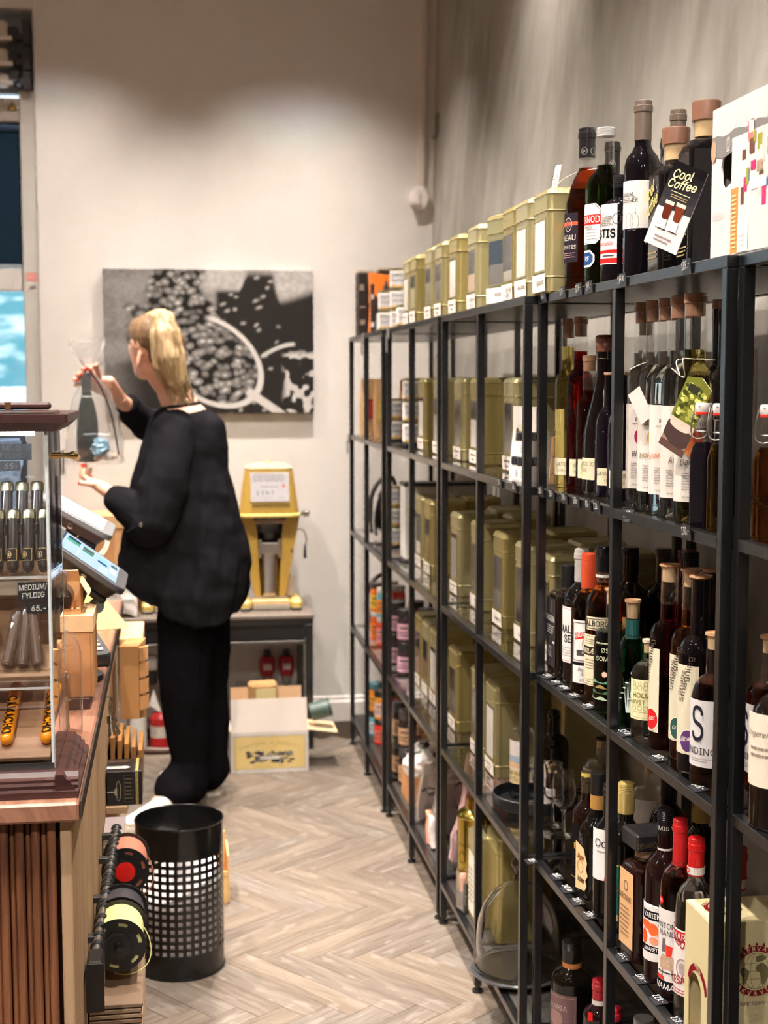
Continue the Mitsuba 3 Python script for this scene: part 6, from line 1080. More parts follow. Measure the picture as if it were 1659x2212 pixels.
for j in range(9): part(key, 'bag', bx(-.155, -.062-.003*(j % 2), 2.42, 2.66, .404+.0095*j, .411+.0095*j, .001), 'paper', (150-10*(j % 3), 128-10*(j % 3), 106-8*(j % 3)))
solo('black_bin_box', 'black box standing below the ribbon rail', 'box', bx(-.155, -.068, 2.43, 2.66, 0.0005, .4035, .003), 'satin', (20, 20, 22))
key = thing('ribbon_rail', 'metal rail with black rings on the side of the counter holding ribbon spools', 'rail'); RX, RZ = -.152+.016, .590
p0, p1 = np.array([-.139, 2.40, .590]), np.array([-.128, 3.06, .600]); d_ = p1-p0
part(key, 'rod', tube([p0, p1], .0085, 14), 'metal', (190, 188, 184))
for j, t in enumerate((.04, .10, .16, .22, .30, .33, .40, .46, .50, .54, .60, .66, .72, .76, .82, .86, .93, .98)):
    c = p0+d_*t; part(key, 'ring', tube([c-d_*.010, c-d_*.006, c+d_*.006, c+d_*.010], [.0095, .0125, .0125, .0095], 14), 'satin', (30, 30, 31))
for t in (.1, .38, .7, .92):
    c = p0+d_*t; part(key, 'mount', bx(-.157, c[0]-.006, c[1]-.008, c[1]+.008, c[2]-.006, c[2]+.006, .001), 'satin', (44, 44, 44))
part(key, 'end_cap', bx(-.152, -.124, 2.335, 2.395, .545, .602, .004), 'satin', (22, 22, 23)); part(key, 'end_plate', bx(-.153, -.123, 2.331, 2.3345, .515, .60, .001), 'satin', (26, 26, 27))
AX, AZ = -.105, .563
for nm, (y0, y1, col, what, dot) in enumerate(((2.495, 2.59, (206, 206, 140), 'yellow-green ribbon, nearest of three', False), (2.605, 2.675, (58, 56, 62), 'dark grey ribbon, middle of three', False), (2.885, 2.985, (190, 118, 96), 'copper ribbon with a red centre, farthest of three', True))):
    key = thing('ribbon_spool', f'black spool of {what} on the counter rail', 'ribbon spool')
    yc = lambda m, y: mv(rot(m, 90, (1, 0, 0)), AX, y, AZ)
    R = .049
    for yy in (y0, y1):
        o = Polygon([(R*math.cos(a), R*math.sin(a)) for a in np.linspace(0, 2*PI, 41)[:-1]], [[(R*q*math.cos(a+b), R*q*math.sin(a+b)) for q, b in ((.72, -.22), (.72, 0), (.72, .22), (.86, .22), (.86, 0), (.86, -.22))] for a in np.linspace(.3, 2*PI+.3, 7)[:-1]])
        part(key, 'flange', yc(prism(o, .003), yy+.0015), 'satin', (24, 24, 25), 20)
    part(key, 'ribbon', yc(lathe([(0, 0), (R*.86, 0), (R*.88, .01), (R*.88, y1-y0-.014), (R*.86, y1-y0-.004), (0, y1-y0-.004)], 32), y1-.0018), 'satin', col, 30)
    part(key, 'hub', yc(lathe([(0, 0), (R*.42, 0), (R*.42, .006), (R*.2, .007), (0, .007)], 24), y0-.0006+0.0), 'satin', (218, 30, 26) if dot else (30, 30, 31), 30)
    if not dot: part(key, 'axle', yc(lathe([(0, 0), (.009, 0), (.008, .007), (0, .008)], 16), y0-.0075), 'gloss', (20, 20, 21))
    for yy in (y0-.004, y1+.005) if nm != 1 else (y1+.005,):
        am = prism(Polygon([(-.135, AZ+.006), (AX-.01, AZ+.026), (AX+.012, AZ+.022), (AX+.024, AZ+.004), (AX+.020, AZ-.016), (AX, AZ-.026), (-.135, AZ-.010)]), .0022)
        am.vertices = np.c_[am.vertices[:, 0], yy+am.vertices[:, 2]-.0011, am.vertices[:, 1]]; am.fix_normals(); part(key, 'arm', am, 'satin', (34, 33, 34))
    if nm != 1: part(key, 'loose_end', tube(smoothpath([(AX+.044, y0+.03, AZ+.02), (AX+.056, y0+.025, AZ-.01), (AX+.050, y0+.02, AZ-.045), (AX+.02, y0+.02, AZ-.062), (AX-.01, y0+.02, AZ-.058)], 5), .0012, 5), 'satin', col)

# ------------------------------------------------------------------ perforated bin
key = thing('waste_bin', 'tall round black metal waste bin with square holes, on the floor', 'waste bin'); BX, BY, BR, BH = .008, 3.735, .1165, .405
NC, NR = 34, 13; M = at(BX, BY, .0006)
def ringwall(z0, z1, r=BR): return lathe([(r-.0008, z0), (r, z0), (r, z1), (r-.0008, z1), (r-.0008, z0)], 68)
strips = [ringwall(.0, .058), ringwall(.322, BH)]
for j in range(NR+1): strips.append(ringwall(.058+j*.0203-.0005 if j else .056, .058+j*.0203+.0085)) if j < NR else strips.append(ringwall(.058+j*.0203-.0005, .324))
vs = []
for c in range(NC):
    a = 2*PI*c/NC; w = 2*PI/NC*.22
    P = np.array([[(BR-.0002)*math.cos(a-w), (BR-.0002)*math.sin(a-w)], [(BR-.0002)*math.cos(a+w), (BR-.0002)*math.sin(a+w)]])
    vs.append(trimesh.Trimesh(np.array([[*P[0], .057], [*P[1], .057], [*P[1], .324], [*P[0], .324]]), [[0, 1, 2], [0, 2, 3]], process=False))
part(key, 'perforated_wall', cat(strips+vs), 'gloss', (16, 16, 17), 30, M)
part(key, 'rim', lathe([(BR-.001, BH-.004), (BR+.002, BH-.003), (BR+.0028, BH), (BR+.001, BH+.0025), (BR-.0012, BH+.001), (BR-.001, BH-.004)], 60), 'gloss', (20, 20, 21), 40, M)
part(key, 'foot_ring', lathe([(BR, .0), (BR+.003, .001), (BR+.003, .005), (BR, .006)], 60), 'gloss', (20, 20, 21), 40, M); part(key, 'bottom', cyl(BR-.001, .002, .004, 48), 'gloss', (16, 16, 17), 30, M)
pp = lathe([(0, .006), (.098, .006), (.106, .02), (.108, .215), (.098, .245), (.05, .262), (0, .256)], 48).subdivide(); pp = crumple(pp, .008, 26, 4); pp.vertices[:, 2] += np.where(pp.vertices[:, 2] > .18, .045*np.sin(np.arctan2(pp.vertices[:, 1], pp.vertices[:, 0])*1+.9), 0)
solo('crumpled_paper', 'crumpled white paper filling the lower part of the black bin', 'paper', pp, 'paper', (240, 232, 232), False, M)
key = thing('wooden_crate', 'small pale wooden crate standing behind the black bin', 'crate')
for (x0, x1, y0, y1, z0, z1) in ((.112, .150, 4.16, 4.168, .0005, .10), (.112, .150, 4.30, 4.308, .0005, .18), (.1505, .156, 4.16, 4.308, .004, .15), (.106, .1115, 4.16, 4.308, .004, .20), (.112, .150, 4.169, 4.299, .003, .009), (.112, .150, 4.158, 4.1595, .085, .10)): part(key, 'board', bx(x0, x1, y0, y1, z0, z1, .001), 'paper', (222, 182, 124))

# ------------------------------------------------------------------ canvas print of coffee beans on the back wall
def beans(p, n, uv):
    X, Z = (p.x+0.281)/0.92, (p.z-1.425)/0.632        # 0..1 across the canvas, flat print on it
    A = 0.92/0.632
    gx, gz = X*A, Z
    sack = 0.30+0.30*fbm(gx*9, gz*9, 1.0, 3)+0.18*(fbm(gx*60, gz*60, 2.0, 2)-0.5)
    base = mi.Color3f(sack*0.50)
    wob = 0.03*(fbm(gx*5, gz*5, 4.0, 2)-0.5)
    dark_r = smoothstep(0.52, 0.55, X+wob)*smoothstep(0.015, -0.015, X-(0.80+0.10*(1-Z))+wob)*smoothstep(0.02, -0.02, Z-(0.85+0.12*smoothstep(0.64, 0.69, X))-wob)
    low = smoothstep(0.44, 0.36, Z-0.55*(X-0.16)+wob)*smoothstep(-0.10, 0.22, X)
    fleece = 0.60+0.35*fbm(gx*40, gz*40, 6.0, 2)
    right = smoothstep(0.83, 0.87, X-0.085*(0.5-Z))*smoothstep(0.24, 0.32, Z)
    top = smoothstep(0.80, 0.87, Z+0.03*dr.sin(X*20))*smoothstep(0.44, 0.50, X)*smoothstep(0.70, 0.66, X)
    c = dr.lerp(base, mi.Color3f(fleece*0.55), dr.maximum(right, top))
    c = dr.lerp(c, mi.Color3f(0.016), dr.clip(dark_r+low, 0, 1))
    # the scoop: an ellipse leaning to the lower right
    dx, dz = gx-0.740, gz-0.365
    ca, sa = 0.80, -0.60
    ex, ez = dx*ca+dz*sa, -dx*sa+dz*ca
    rr2 = dr.sqrt(dr.square(ex/0.365)+dr.square(ez/0.255))
    inside = smoothstep(1.0, 0.96, rr2)
    heap = smoothstep(-0.01, 0.03, gz-(0.62-0.20*smoothstep(0.30, 0.75, gx))+0.04*dr.sin(gx*19))*smoothstep(0.02, -0.03, gx-(0.78-0.12*smoothstep(0.75, 1.0, gz))+0.05*dr.sin(gz*17))*smoothstep(0.30, 0.36, gx+0.10*(1-gz)+0.10*(fbm(gx*7, gz*7, 2.0, 2)-0.5))
    heap = dr.maximum(heap, smoothstep(0.03, 0.0, dr.abs(gx-0.24-0.03*dr.sin(gz*40))-0.06)*smoothstep(0.04, 0.0, dr.abs(gz-0.68)-0.06)*0.8)
    wx, wz = gx+0.03*noise(gx*8, gz*8), gz+0.03*noise(gx*8, gz*8, 5.0)
    d, d2, r = mikit.voronoi((wx*0.9+wz*0.35)*13.5, (wz*0.95-wx*0.3)*19.0)
    dd, dd2, rr_ = mikit.voronoi((wx*0.8-wz*0.5)*15.0+31.0, (wz*0.8+wx*0.5)*19.0+7.0)
    b1 = smoothstep(0.50, 0.40, d)*(0.25+0.75*r)*(0.35+0.65*smoothstep(0.45, 0.0, d))*dr.lerp(0.35, 1.0, smoothstep(0.02, 0.07, dr.abs(d-0.20-0.15*(r-0.5))))
    b2 = smoothstep(0.46, 0.38, dd)*(0.10+0.45*rr_)*smoothstep(0.46, 0.1, dd)
    bean = mi.Color3f(0.010+0.62*dr.maximum(b1, b2))
    m = dr.clip(dr.maximum(inside, heap), 0, 1)
    c = dr.lerp(c, bean, m)
    few = smoothstep(0.34, 0.10, d)*dr.select(r > 0.72, 1.0, 0.0)*dark_r*(1-m)*0.30
    c = c+mi.Color3f(few)
    rim = smoothstep(0.024, 0.012, dr.abs(rr2-1.05)*0.30)*smoothstep(-0.10, -0.02, ex+0.35*dr.abs(ez)+0.06)
    c = dr.lerp(c, mi.Color3f(0.60), dr.clip(rim, 0, 1))
    hx, hz = (gx-1.00)*0.82-(gz-0.15)*0.57, (gx-1.00)*0.57+(gz-0.15)*0.82
    handle = smoothstep(0.034, 0.022, dr.abs(hz))*smoothstep(-0.03, 0.0, hx)*smoothstep(0.44, 0.40, hx)
    c = dr.lerp(c, mi.Color3f(0.58), handle)
    tx, tz = gx-1.09, gz-0.40
    band = smoothstep(0.018, 0.010, dr.abs(tz-0.085*dr.sin(dr.clip(tx/0.24, 0, 1)*1.57)))*smoothstep(-0.01, 0.01, tx)*smoothstep(0.25, 0.22, tx)
    c = dr.lerp(c, mi.Color3f(0.55), band)
    knot = smoothstep(0.30, 0.36, Z)*0+smoothstep(0.52, 0.60, fbm(gx*22, gz*22, 8.0, 2))*smoothstep(0.84, 0.88, X)*smoothstep(0.46, 0.40, Z)
    c = dr.lerp(c, mi.Color3f(0.55), dr.clip(knot, 0, 1))
    return c*mi.Color3f(0.96, 0.90, 0.86)+mi.Color3f(0.012, 0.010, 0.009)
scene['bean_print'] = two({'type': 'diffuse', 'reflectance': proc(beans)})
key = thing('canvas_print', 'black and white canvas print of coffee beans and a scoop on the white wall', 'picture')
part(key, 'canvas', bx(-.281, .641, 6.362, 6.3985, 1.425, 2.057, .002), 'bean_print')

# ------------------------------------------------------------------ low table and the coffee grinders
def table_wood(p, n, uv): return wood_grain(p, (0.20, 0.155, 0.125), (0.36, 0.29, 0.24), 0, 0.7, 2.0)
scene['table_wood'] = two(rpl(proc(table_wood), 0.28))
key = thing('low_table', 'low black metal table with grey wood top against the white wall', 'table'); TX0, TX1, TY0, TY1, TZ = -.43, .592, 5.90, 6.37, .585
part(key, 'table_top', bx(TX0, TX1, TY0, TY1, TZ-.018, TZ, .003), 'table_wood')
part(key, 'apron', cat(bx(TX0+.005, TX1-.003, TY0+.012, TY0+.03, TZ-.045, TZ-.0185), bx(TX0+.005, TX1-.003, TY1-.03, TY1-.012, TZ-.045, TZ-.0185)), 'powder_black')
for (x, y) in ((TX0+.005, TY0+.01), (TX1-.035, TY0+.01), (TX0+.005, TY1-.04), (TX1-.035, TY1-.04)): part(key, 'leg', bx(x, x+.03, y, y+.03, .0005, TZ-.0455, .002), 'powder_black')
part(key, 'drawer_front', bx(TX0+.036, TX1-.037, TY0+.020, TY0+.032, TZ-.105, TZ-.0455), 'satin', (24, 24, 26))
part(key, 'lower_rail', cat(bx(TX0+.036, TX1-.037, TY0+.006, TY0+.018, TZ-.128, TZ-.112, .002), bx(TX0+.036, TX1-.037, TY1-.03, TY1-.018, TZ-.128, TZ-.112, .002)), 'metal', (120, 116, 112))
part(key, 'tray_shelf', bx(TX0+.036, TX1-.037, TY0+.0185, TY1-.031, TZ-.122, TZ-.114), 'satin', (34, 33, 34))
YEL, YEL2 = (184, 148, 68), (206, 178, 96)
def grinder(label, x, y):
    key = thing('coffee_grinder', label, 'coffee grinder'); M = at(x, y, TZ+.0006)
    part(key, 'hopper', loft([(rring(.252, .20, .045, 5), .415), (rring(.246, .196, .045, 5), .45), (rring(.205, .165, .04, 5), .600), (rring(.200, .160, .04, 5), .604)]), 'satin', YEL, 30, M)
    part(key, 'hopper_lid', loft([(rring(.206, .166, .04, 5), .6045), (rring(.206, .166, .04, 5), .610), (rring(.15, .12, .04, 5), .624), (rring(.08, .07, .03, 5), .630)]), 'satin', (200, 182, 140), 30, M)
    part(key, 'lid_knob', lathe([(0, .6305), (.012, .6305), (.012, .640), (0, .641)], 16), 'satin', (226, 206, 160), 30, M)
    part(key, 'collar', loft([(rring(.262, .21, .048, 5), .400), (rring(.270, .218, .05, 5), .404), (rring(.270, .218, .05, 5), .411), (rring(.262, .21, .048, 5), .4145)]), 'satin', (230, 206, 120), 30, M)
    ins = on_face(printed(.165, .125, (190, 186, 188), [('lines', -.155, -.012, .085, .118, 5, (140, 134, 138)), ('lines', -.12, -.04, .060, .068, 1, (130, 126, 130)), ('rect', -.030, -.018, .060, .074, (222, 110, 100))]+[('text', t, -.13+.021*j, .030, .014, (96, 92, 98), True) for j, t in enumerate(('1', '3', '5', '7'))]+[('rect', -.155+.006*j, -.154+.006*j, .010, .020, (120, 116, 120)) for j in range(24)]), (.0825, -.1005, .468), (1, 0, 0), (0, .122, 1))
    part(key, 'scale_plate', ins, 'satin', None, M=M)
    part(key, 'scale_teeth', cat([bx(-.075+.0108*j, -.069+.0108*j, -.1035, -.0995, .447, .458) for j in range(15)]), 'satin', (50, 44, 34), M=M, kind='stuff')
    # two side legs of the stand, open in the middle
    for s in (-1, 1):
        o = [(s*.131, .399), (s*.058, .399), (s*.040, .05), (s*.066, .05)]
        m = prism(o if s < 0 else o[::-1], .10); m.vertices = np.c_[m.vertices[:, 0], m.vertices[:, 2]-.05, m.vertices[:, 1]]; m.fix_normals(); part(key, 'stand_leg', m, 'satin', YEL, 20, M)
        part(key, 'screw', mv(rot(cyl(.006, 0, .006, 12), 90, (1, 0, 0)), s*.098, -.0505, .25), 'shiny_metal', (220, 206, 170), M=M)
        part(key, 'base_foot', bx(min(s*.085, s*.135), max(s*.085, s*.135), -.13, .09, .0, .045, .012), 'satin', YEL2, M=M)
        part(key, 'rubber_pad', bx(min(s*.088, s*.130), max(s*.088, s*.130), -.134, -.10, .0002, .012, .002), 'satin', (30, 28, 26), M=M)
    part(key, 'mill_head', loft([(rring(.125, .12, .03, 4), .33), (rring(.130, .125, .03, 4), .36), (rring(.150, .14, .03, 4), .399)]), 'gloss', (22, 19, 18), 30, M)
    part(key, 'mill_band', bx(-.066, .066, -.078, -.070, .372, .388, .002), 'shiny_metal', (214, 190, 180), M=M)
    part(key, 'spout', loft([(rring(.045, .05, .012, 3), .27), (rring(.075, .08, .02, 3), .33)]), 'gloss', (26, 23, 22), 30, M)
    part(key, 'bag_clamp', cat(bx(-.044, .044, -.056, -.048, .235, .285, .004), bx(-.048, -.036, -.062, -.054, .22, .30, .002), bx(.036, .048, -.062, -.054, .22, .30, .002)), 'metal', (206, 198, 190), M=M)
    part(key, 'chute', loft([(rring(.078, .06, .02, 4), .045), (rring(.082, .07, .02, 4), .235)]), 'shiny_metal', (196, 196, 196), 30, M)
    part(key, 'base_bar', bx(-.0845, .0845, -.11, -.06, .018, .044, .006), 'satin', (190, 150, 84), M=M)
    part(key, 'drip_grille', cat([bx(-.075+.0075*j, -.072+.0075*j, -.128, -.112, .006, .030, .001) for j in range(21)]), 'satin', (226, 218, 200), M=M, kind='stuff')
    part(key, 'motor_case', bx(-.07, .085, .052, .12, .05, .38, .01), 'satin', (74, 56, 48), M=M); part(key, 'switch_box', bx(.070, .106, -.03, .04, .046, .135, .004), 'satin', (176, 160, 140), M=M)
    part(key, 'knob', mv(rot(lathe([(0, 0), (.010, 0), (.010, .014), (.016, .018), (.016, .040), (.008, .044), (0, .044)], 16), 90, (0, 1, 0)), .136, 0, .407), 'shiny_metal', (206, 200, 190), M=M)
    part(key, 'crank', tube(smoothpath([(.118, -.02, .335), (.145, -.02, .336), (.155, -.02, .325), (.156, -.02, .27)], 5), .003, 8), 'shiny_metal', (206, 200, 190), M=M)
    part(key, 'crank_grip', mv(lathe([(0, 0), (.007, .0), (.005, .055), (0, .06)], 12), .156, -.02, .212), 'satin', (26, 25, 26), M=M)
grinder('tall yellow coffee grinder on the low table, beside the white wall', .419, 6.14)
grinder('second yellow coffee grinder on the low table, mostly hidden behind the person', .005, 6.13)
# ------------------------------------------------------------------ under the table
def plug(x, what):
    key = thing('power_socket', f'red industrial power socket on the wall under the table, {what}', 'socket'); M = at(x, 6.36, .275)
    part(key, 'body', loft([(rring(.050, .05, .016), -.045), (rring(.066, .06, .02), -.02), (rring(.070, .062, .02), .025), (rring(.058, .05, .018), .045)]), 'satin', (176, 30, 40), 30, M)
    part(key, 'plate', bx(-.018, .018, -.034, -.0315, -.012, .016, .0008), 'satin', (226, 206, 206), M=M); part(key, 'gland', mv(cyl(.016, .0455, .075, 14), 0, 0, 0), 'satin', (30, 28, 28), M=M)
    part(key, 'plug_neck', cyl(.018, -.085, -.0455, 16, .024), 'satin', (150, 146, 142), M=M)
    part(key, 'cable', tube(smoothpath([(0, 0, -.085), (.004, -.01, -.14), (-.02, -.02, -.19), (-.03, -.03, -.23)], 5), .007, 8), 'satin', (110, 104, 100), M=M)
plug(.421, 'left'); plug(.509, 'right')
solo('wall_panel', 'grey board on the wall under the low table', 'board', bx(.28, .58, 6.385, 6.3985, .12, .20, .001), 'satin', (196, 190, 184))
key = thing('wine_carton', 'white wine carton with a yellow label and open flaps, on the floor by the table', 'carton'); X0, X1, Y0, Y1, H_ = .222, .532, 5.575, 5.80, .165
part(key, 'carton', cat(bx(X0, X1, Y0, Y0+.004, .0006, H_), bx(X0, X1, Y1-.004, Y1, .0006, H_), bx(X0, X0+.004, Y0+.004, Y1-.004, .0006, H_), bx(X1-.004, X1, Y0+.004, Y1-.004, .0006, H_), bx(X0, X1, Y0, Y1, .0006, .004)), 'paper', (222, 214, 208))
part(key, 'front_flap', rot(bx(X0+.002, X1-.002, Y0, Y0+.003, H_+.0005, H_+.135), -18, (1, 0, 0), (0, Y0, H_)), 'paper', (200, 188, 178))
part(key, 'back_flap', rot(bx(X0+.01, X1-.006, Y1-.003, Y1, H_+.0005, H_+.135), -6, (1, 0, 0), (0, Y1, H_)), 'paper', (216, 176, 138))
part(key, 'side_flap', rot(bx(X1, X1+.125, Y0+.03, Y1-.02, H_-.003, H_), 8, (0, 1, 0), (X1, 0, H_)), 'paper', (226, 198, 160)); part(key, 'side_flap', rot(bx(X0-.10, X0, Y0+.03, Y1-.02, H_-.003, H_), 28, (0, 1, 0), (X0, 0, H_)), 'paper', (226, 206, 176))
arc = []
for i, ch in enumerate('CHATEAU PIERRAIL'):
    if ch == ' ': continue
    t = (i-7.5)/7.5; arc.append(('text', ch, -.150+t*.115+.006, .108-.022*t*t, .0135, (170, 146, 96), False, -t*14))
vig = [('poly', [(-.245, .030), (-.055, .030), (-.055, .078), (-.085, .088), (-.15, .092), (-.215, .088), (-.245, .078)], (206, 198, 186))]
rv = random.Random(8)
for j in range(70): vig.append(('ell', rv.uniform(-.240, -.060), rv.choice([rv.uniform(.055, .078), rv.uniform(.033, .050)]), rv.uniform(.004, .013), rv.uniform(.003, .008), rv.choice([(70, 66, 62), (110, 104, 98), (50, 48, 46), (150, 144, 136)]), 0, .0006+j*.00001))
vig += [('rect', -.19, -.11, .046, .058, (214, 208, 198), .0016), ('poly', [(-.19, .058), (-.15, .068), (-.11, .058)], (150, 144, 138), .0017)]
part(key, 'label', on_face(printed(.30, .148, (206, 200, 194), [('rect', -.294, -.006, .006, .142, (150, 140, 130)), ('rect', -.292, -.008, .008, .140, (222, 196, 132), .0004)]+arc+vig+[('text', 'Grand Vin de Bordeaux', -.085, .014, .009, (206, 166, 90), False, 0, .3)]), (X1-.005, Y0-.0006, .009), (1, 0, 0), (0, 0, 1)), 'paper')
key = thing('coffee_bag', 'brown paper bag with a pale label standing in the wine carton', 'bag'); b = bx(.30, .42, 5.68, 5.75, .005, .34, .01).subdivide().subdivide(); part(key, 'bag', crumple(b, .010, 18, 2), 'paper', (186, 146, 100), False); part(key, 'label', bx(.33, .41, 5.672, 5.675, .27, .32), 'paper', (222, 206, 150))
key = thing('green_tin', 'dark green tin lying on the side flap of the wine carton', 'tin'); part(key, 'body', mv(rot(lathe([(0, 0), (.037, 0), (.037, .075), (.035, .078), (0, .078)], 24), 76, (0, 1, 0)), .552, 5.68, .215), 'satin', (72, 92, 84), 30); part(key, 'lid', mv(rot(lathe([(0, .0785), (.0385, .0785), (.0385, .086), (0, .087)], 24), 76, (0, 1, 0)), .552, 5.68, .215), 'satin', (48, 62, 58), 30)
solo('floor_box', 'dark flat box on the floor to the right of the wine carton', 'box', bx(.536, .64, 5.66, 5.80, .0006, .045, .002), 'matte', (92, 84, 76)) if False else None
key = thing('spray_bottle', 'white bottle standing on the floor under the table, left of the person', 'bottle'); part(key, 'body', mv(lathe([(0, 0), (.036, 0), (.038, .006), (.038, .15), (.03, .168), (.014, .175), (.014, .19), (0, .19)], 22), -.155, 6.02, .0006), 'satin', (206, 202, 192), 30); part(key, 'cap', mv(cyl(.016, .1905, .215, 14), -.155, 6.02, 0), 'satin', (70, 66, 62))
key = thing('red_canister', 'red canister with a white band on the floor under the table', 'canister'); part(key, 'body', mv(lathe([(0, 0), (.042, 0), (.044, .005), (.044, .13), (.03, .15), (0, .152)], 24), -.060, 6.04, .0006), 'satin', (186, 36, 38), 30); part(key, 'band', mv(lathe([(.0445, .05), (.0447, .051), (.0447, .099), (.0445, .10)], 24), -.060, 6.04, 0), 'satin', (206, 196, 184), 30)
key = thing('vacuum_hose', 'dark brown vacuum hose coiled on the floor under the table', 'hose'); part(key, 'hose', tube(smoothpath([(-.27, 6.06, .02), (-.20, 5.96, .016), (-.10, 5.93, .016), (.02, 5.94, .02), (.07, 6.04, .10), (.04, 6.14, .25), (.0, 6.20, .38), (.02, 6.22, .42)], 6), .014, 10), 'satin', (78, 52, 42)); part(key, 'nozzle', tube([(-.30, 5.965, .02), (-.21, 5.92, .014)], [.02, .012], 10), 'satin', (60, 44, 38))
key = thing('plastic_jug', 'white plastic can with a black lid on the rail under the table', 'can'); part(key, 'body', bx(-.19, -.065, 5.985, 6.07, .345, .405, .012), 'satin', (214, 208, 204)); part(key, 'underside', bx(-.19, -.07, 5.99, 6.07, .28, .344, .01), 'satin', (26, 25, 26))
solo('white_cup', 'white cup under the table beside the person', 'cup', mv(lathe([(0, 0), (.02, 0), (.026, .05), (.022, .062), (0, .064)], 20), -.083, 5.965, .2805-.05), 'satin', (216, 210, 206), 30) if False else None
solo('paper_sign', 'white triangular paper standing under the table', 'paper', (lambda m: (setattr(m, 'vertices', np.c_[m.vertices[:, 0], 5.955+m.vertices[:, 2], m.vertices[:, 1]]), m.fix_normals(), m)[2])(prism([(-.105, .205), (-.055, .17), (-.085, .275)], .003)), 'paper', (222, 216, 210))
solo('copper_pan', 'small copper pan on the lower rail under the table', 'pan', mv(rot(lathe([(0, 0), (.025, 0), (.034, .022), (.032, .022), (.024, .002), (0, .002)], 24), 0), -.10, 5.97, .33-.05+.001), 'shiny_metal', (206, 130, 90), 30) if False else None

# ------------------------------------------------------------------ goods in the two far shelving units
def jar(x, y, L, r, h, body, lid, label, band=None, z=0.0, group=None, mat='gloss', name='spice_jar', lidh=.22, cat='jar'):
    key = thing(name, label, cat, group); M = at(x, y, LV[L]+.0006+z); zl = h*(1-lidh)
    part(key, 'jar', lathe([(0, 0), (r*.94, 0), (r, .003), (r, zl*.88), (r*.86, zl), (0, zl)], 20), mat, body, 40, M)
    part(key, 'lid', lathe([(0, zl+.0005), (r*.96, zl+.0005), (r*.98, zl+.003), (r*.98, h-.003), (r*.92, h), (0, h)], 20), 'satin', lid, 30, M)
    if band: part(key, 'paper_label', wrap(printed(r*3.4, zl*.6, band, [('lines', -r*2.6, -r*.6, zl*.10, zl*.32, 2, (90, 76, 70)), ('rect', -r*2.4, -r*.9, zl*.40, zl*.48, (110, 90, 84))]), r, 350, zl*.14), 'paper', None, M=M)
    return key
def cans(spots, L, what, grp):
    for i, (x, y, lvl) in enumerate(spots):
        key = thing('white_can', f'white and grey can, {("bottom", "middle", "top")[lvl]} of the {what}' + (('', ', front column', ', rear column')[1+(i > 2) if len(spots) > 4 else (2 if len(spots) == 4 and i == 0 else 0)]), 'can', grp); M = at(x, y, LV[L]+.0006+.0135+lvl*.0745)
        r = .038
        part(key, 'can', lathe([(0, 0), (r, 0), (r+.001, .002), (r, .004), (r, .066), (r+.001, .069), (r+.001, .073), (r-.003, .074), (0, .0735)], 28), 'metal', (196, 184, 150), 30, M, share='wcan')
        part(key, 'paper_label', wrap(printed(.200, .060, (228, 222, 214), [('rect', -.062, -.004, .006, .054, (176, 174, 172)), ('text', 'Psych.', -.012, .036, .011, (90, 90, 92)), ('text', 'aroma', -.014, .020, .010, (90, 90, 92)), ('ell', -.086, .032, .010, .012, (200, 60, 60), .003), ('rect', -.088, -.084, .026, .038, (200, 60, 60)), ('rect', -.062, -.004, .0, .006, (196, 150, 70), .0006)]), r+.0002, 300, .004), 'paper', None, M=M, share='wcanlab')
    x, y = spots[0][:2]
    solo('can_tray', f'low black tray under the {what}', 'tray', bx(min(s[0] for s in spots)-.035, max(s[0] for s in spots)+.035, min(s[1] for s in spots)-.035, max(s[1] for s in spots)+.035, LV[L]+.0006, LV[L]+.0132, .002), 'satin', (30, 30, 32))
cans([(.862, 5.30, k) for k in range(3)]+[(.835, 5.42, k) for k in range(2)], 0, 'stack atop the farthest unit', 'white cans on the top shelf')
cans([(.842, 5.02, k) for k in range(1)]+[(.905, 5.16, k) for k in range(3)], 0, 'short stack beside the first tea tin', 'white cans beside the tea tins on the top shelf')
cans([(.838, 4.86, k) for k in range(3)], 1, 'stack left of the second-shelf tins', 'white cans on the second shelf')
cans([(.84, 5.20, k) for k in range(2)], 1, 'pair behind the kraft bags on the second shelf', 'white cans behind the kraft bags')
cans([(.845, 5.28, k) for k in range(3)], 2, 'stack beside the black straps on the third shelf', 'white cans on the third shelf')
for x0, x1, y, what in ((.780, .842, 5.86, 'left'), (.846, .905, 5.72, 'right')):
    key = thing('black_carton', f'tall black carton with small pale labels on top of the farthest unit, {what} of two', 'carton')
    part(key, 'carton', bx(x0, x1, y, y+.10, LV[0]+.0006, LV[0]+.262, .002), 'satin', (40, 32, 30)); part(key, 'rim', bx(x0-.001, x1+.001, y-.001, y+.101, LV[0]+.2625, LV[0]+.272, .001), 'satin', (176, 160, 140))
    part(key, 'print', on_face(printed(x1-x0, .26, None, [('rect', -.058, -.040, .19, .215, (150, 130, 114)), ('rect', -.058, -.034, .12, .125, (170, 150, 130)), ('rect', -.056, -.036, .05, .07, (150, 130, 110)), ('rect', -.020, -.004, .14, .17, (196, 180, 170))]), (x1, y-.001, LV[0]), (1, 0, 0), (0, 0, 1)), 'satin')
key = thing('orange_bag', 'bright orange and black coffee bag standing before the black cartons on the top shelf', 'bag')
ob = prism([(0, 0), (.066, 0), (.072, .12), (.080, .235), (.0, .245), (.006, .12)], .05); ob.vertices = np.c_[.790+ob.vertices[:, 0], 5.60+ob.vertices[:, 2], LV[0]+.0006+ob.vertices[:, 1]]; ob.fix_normals(); part(key, 'bag', ob, 'satin', (232, 120, 34))
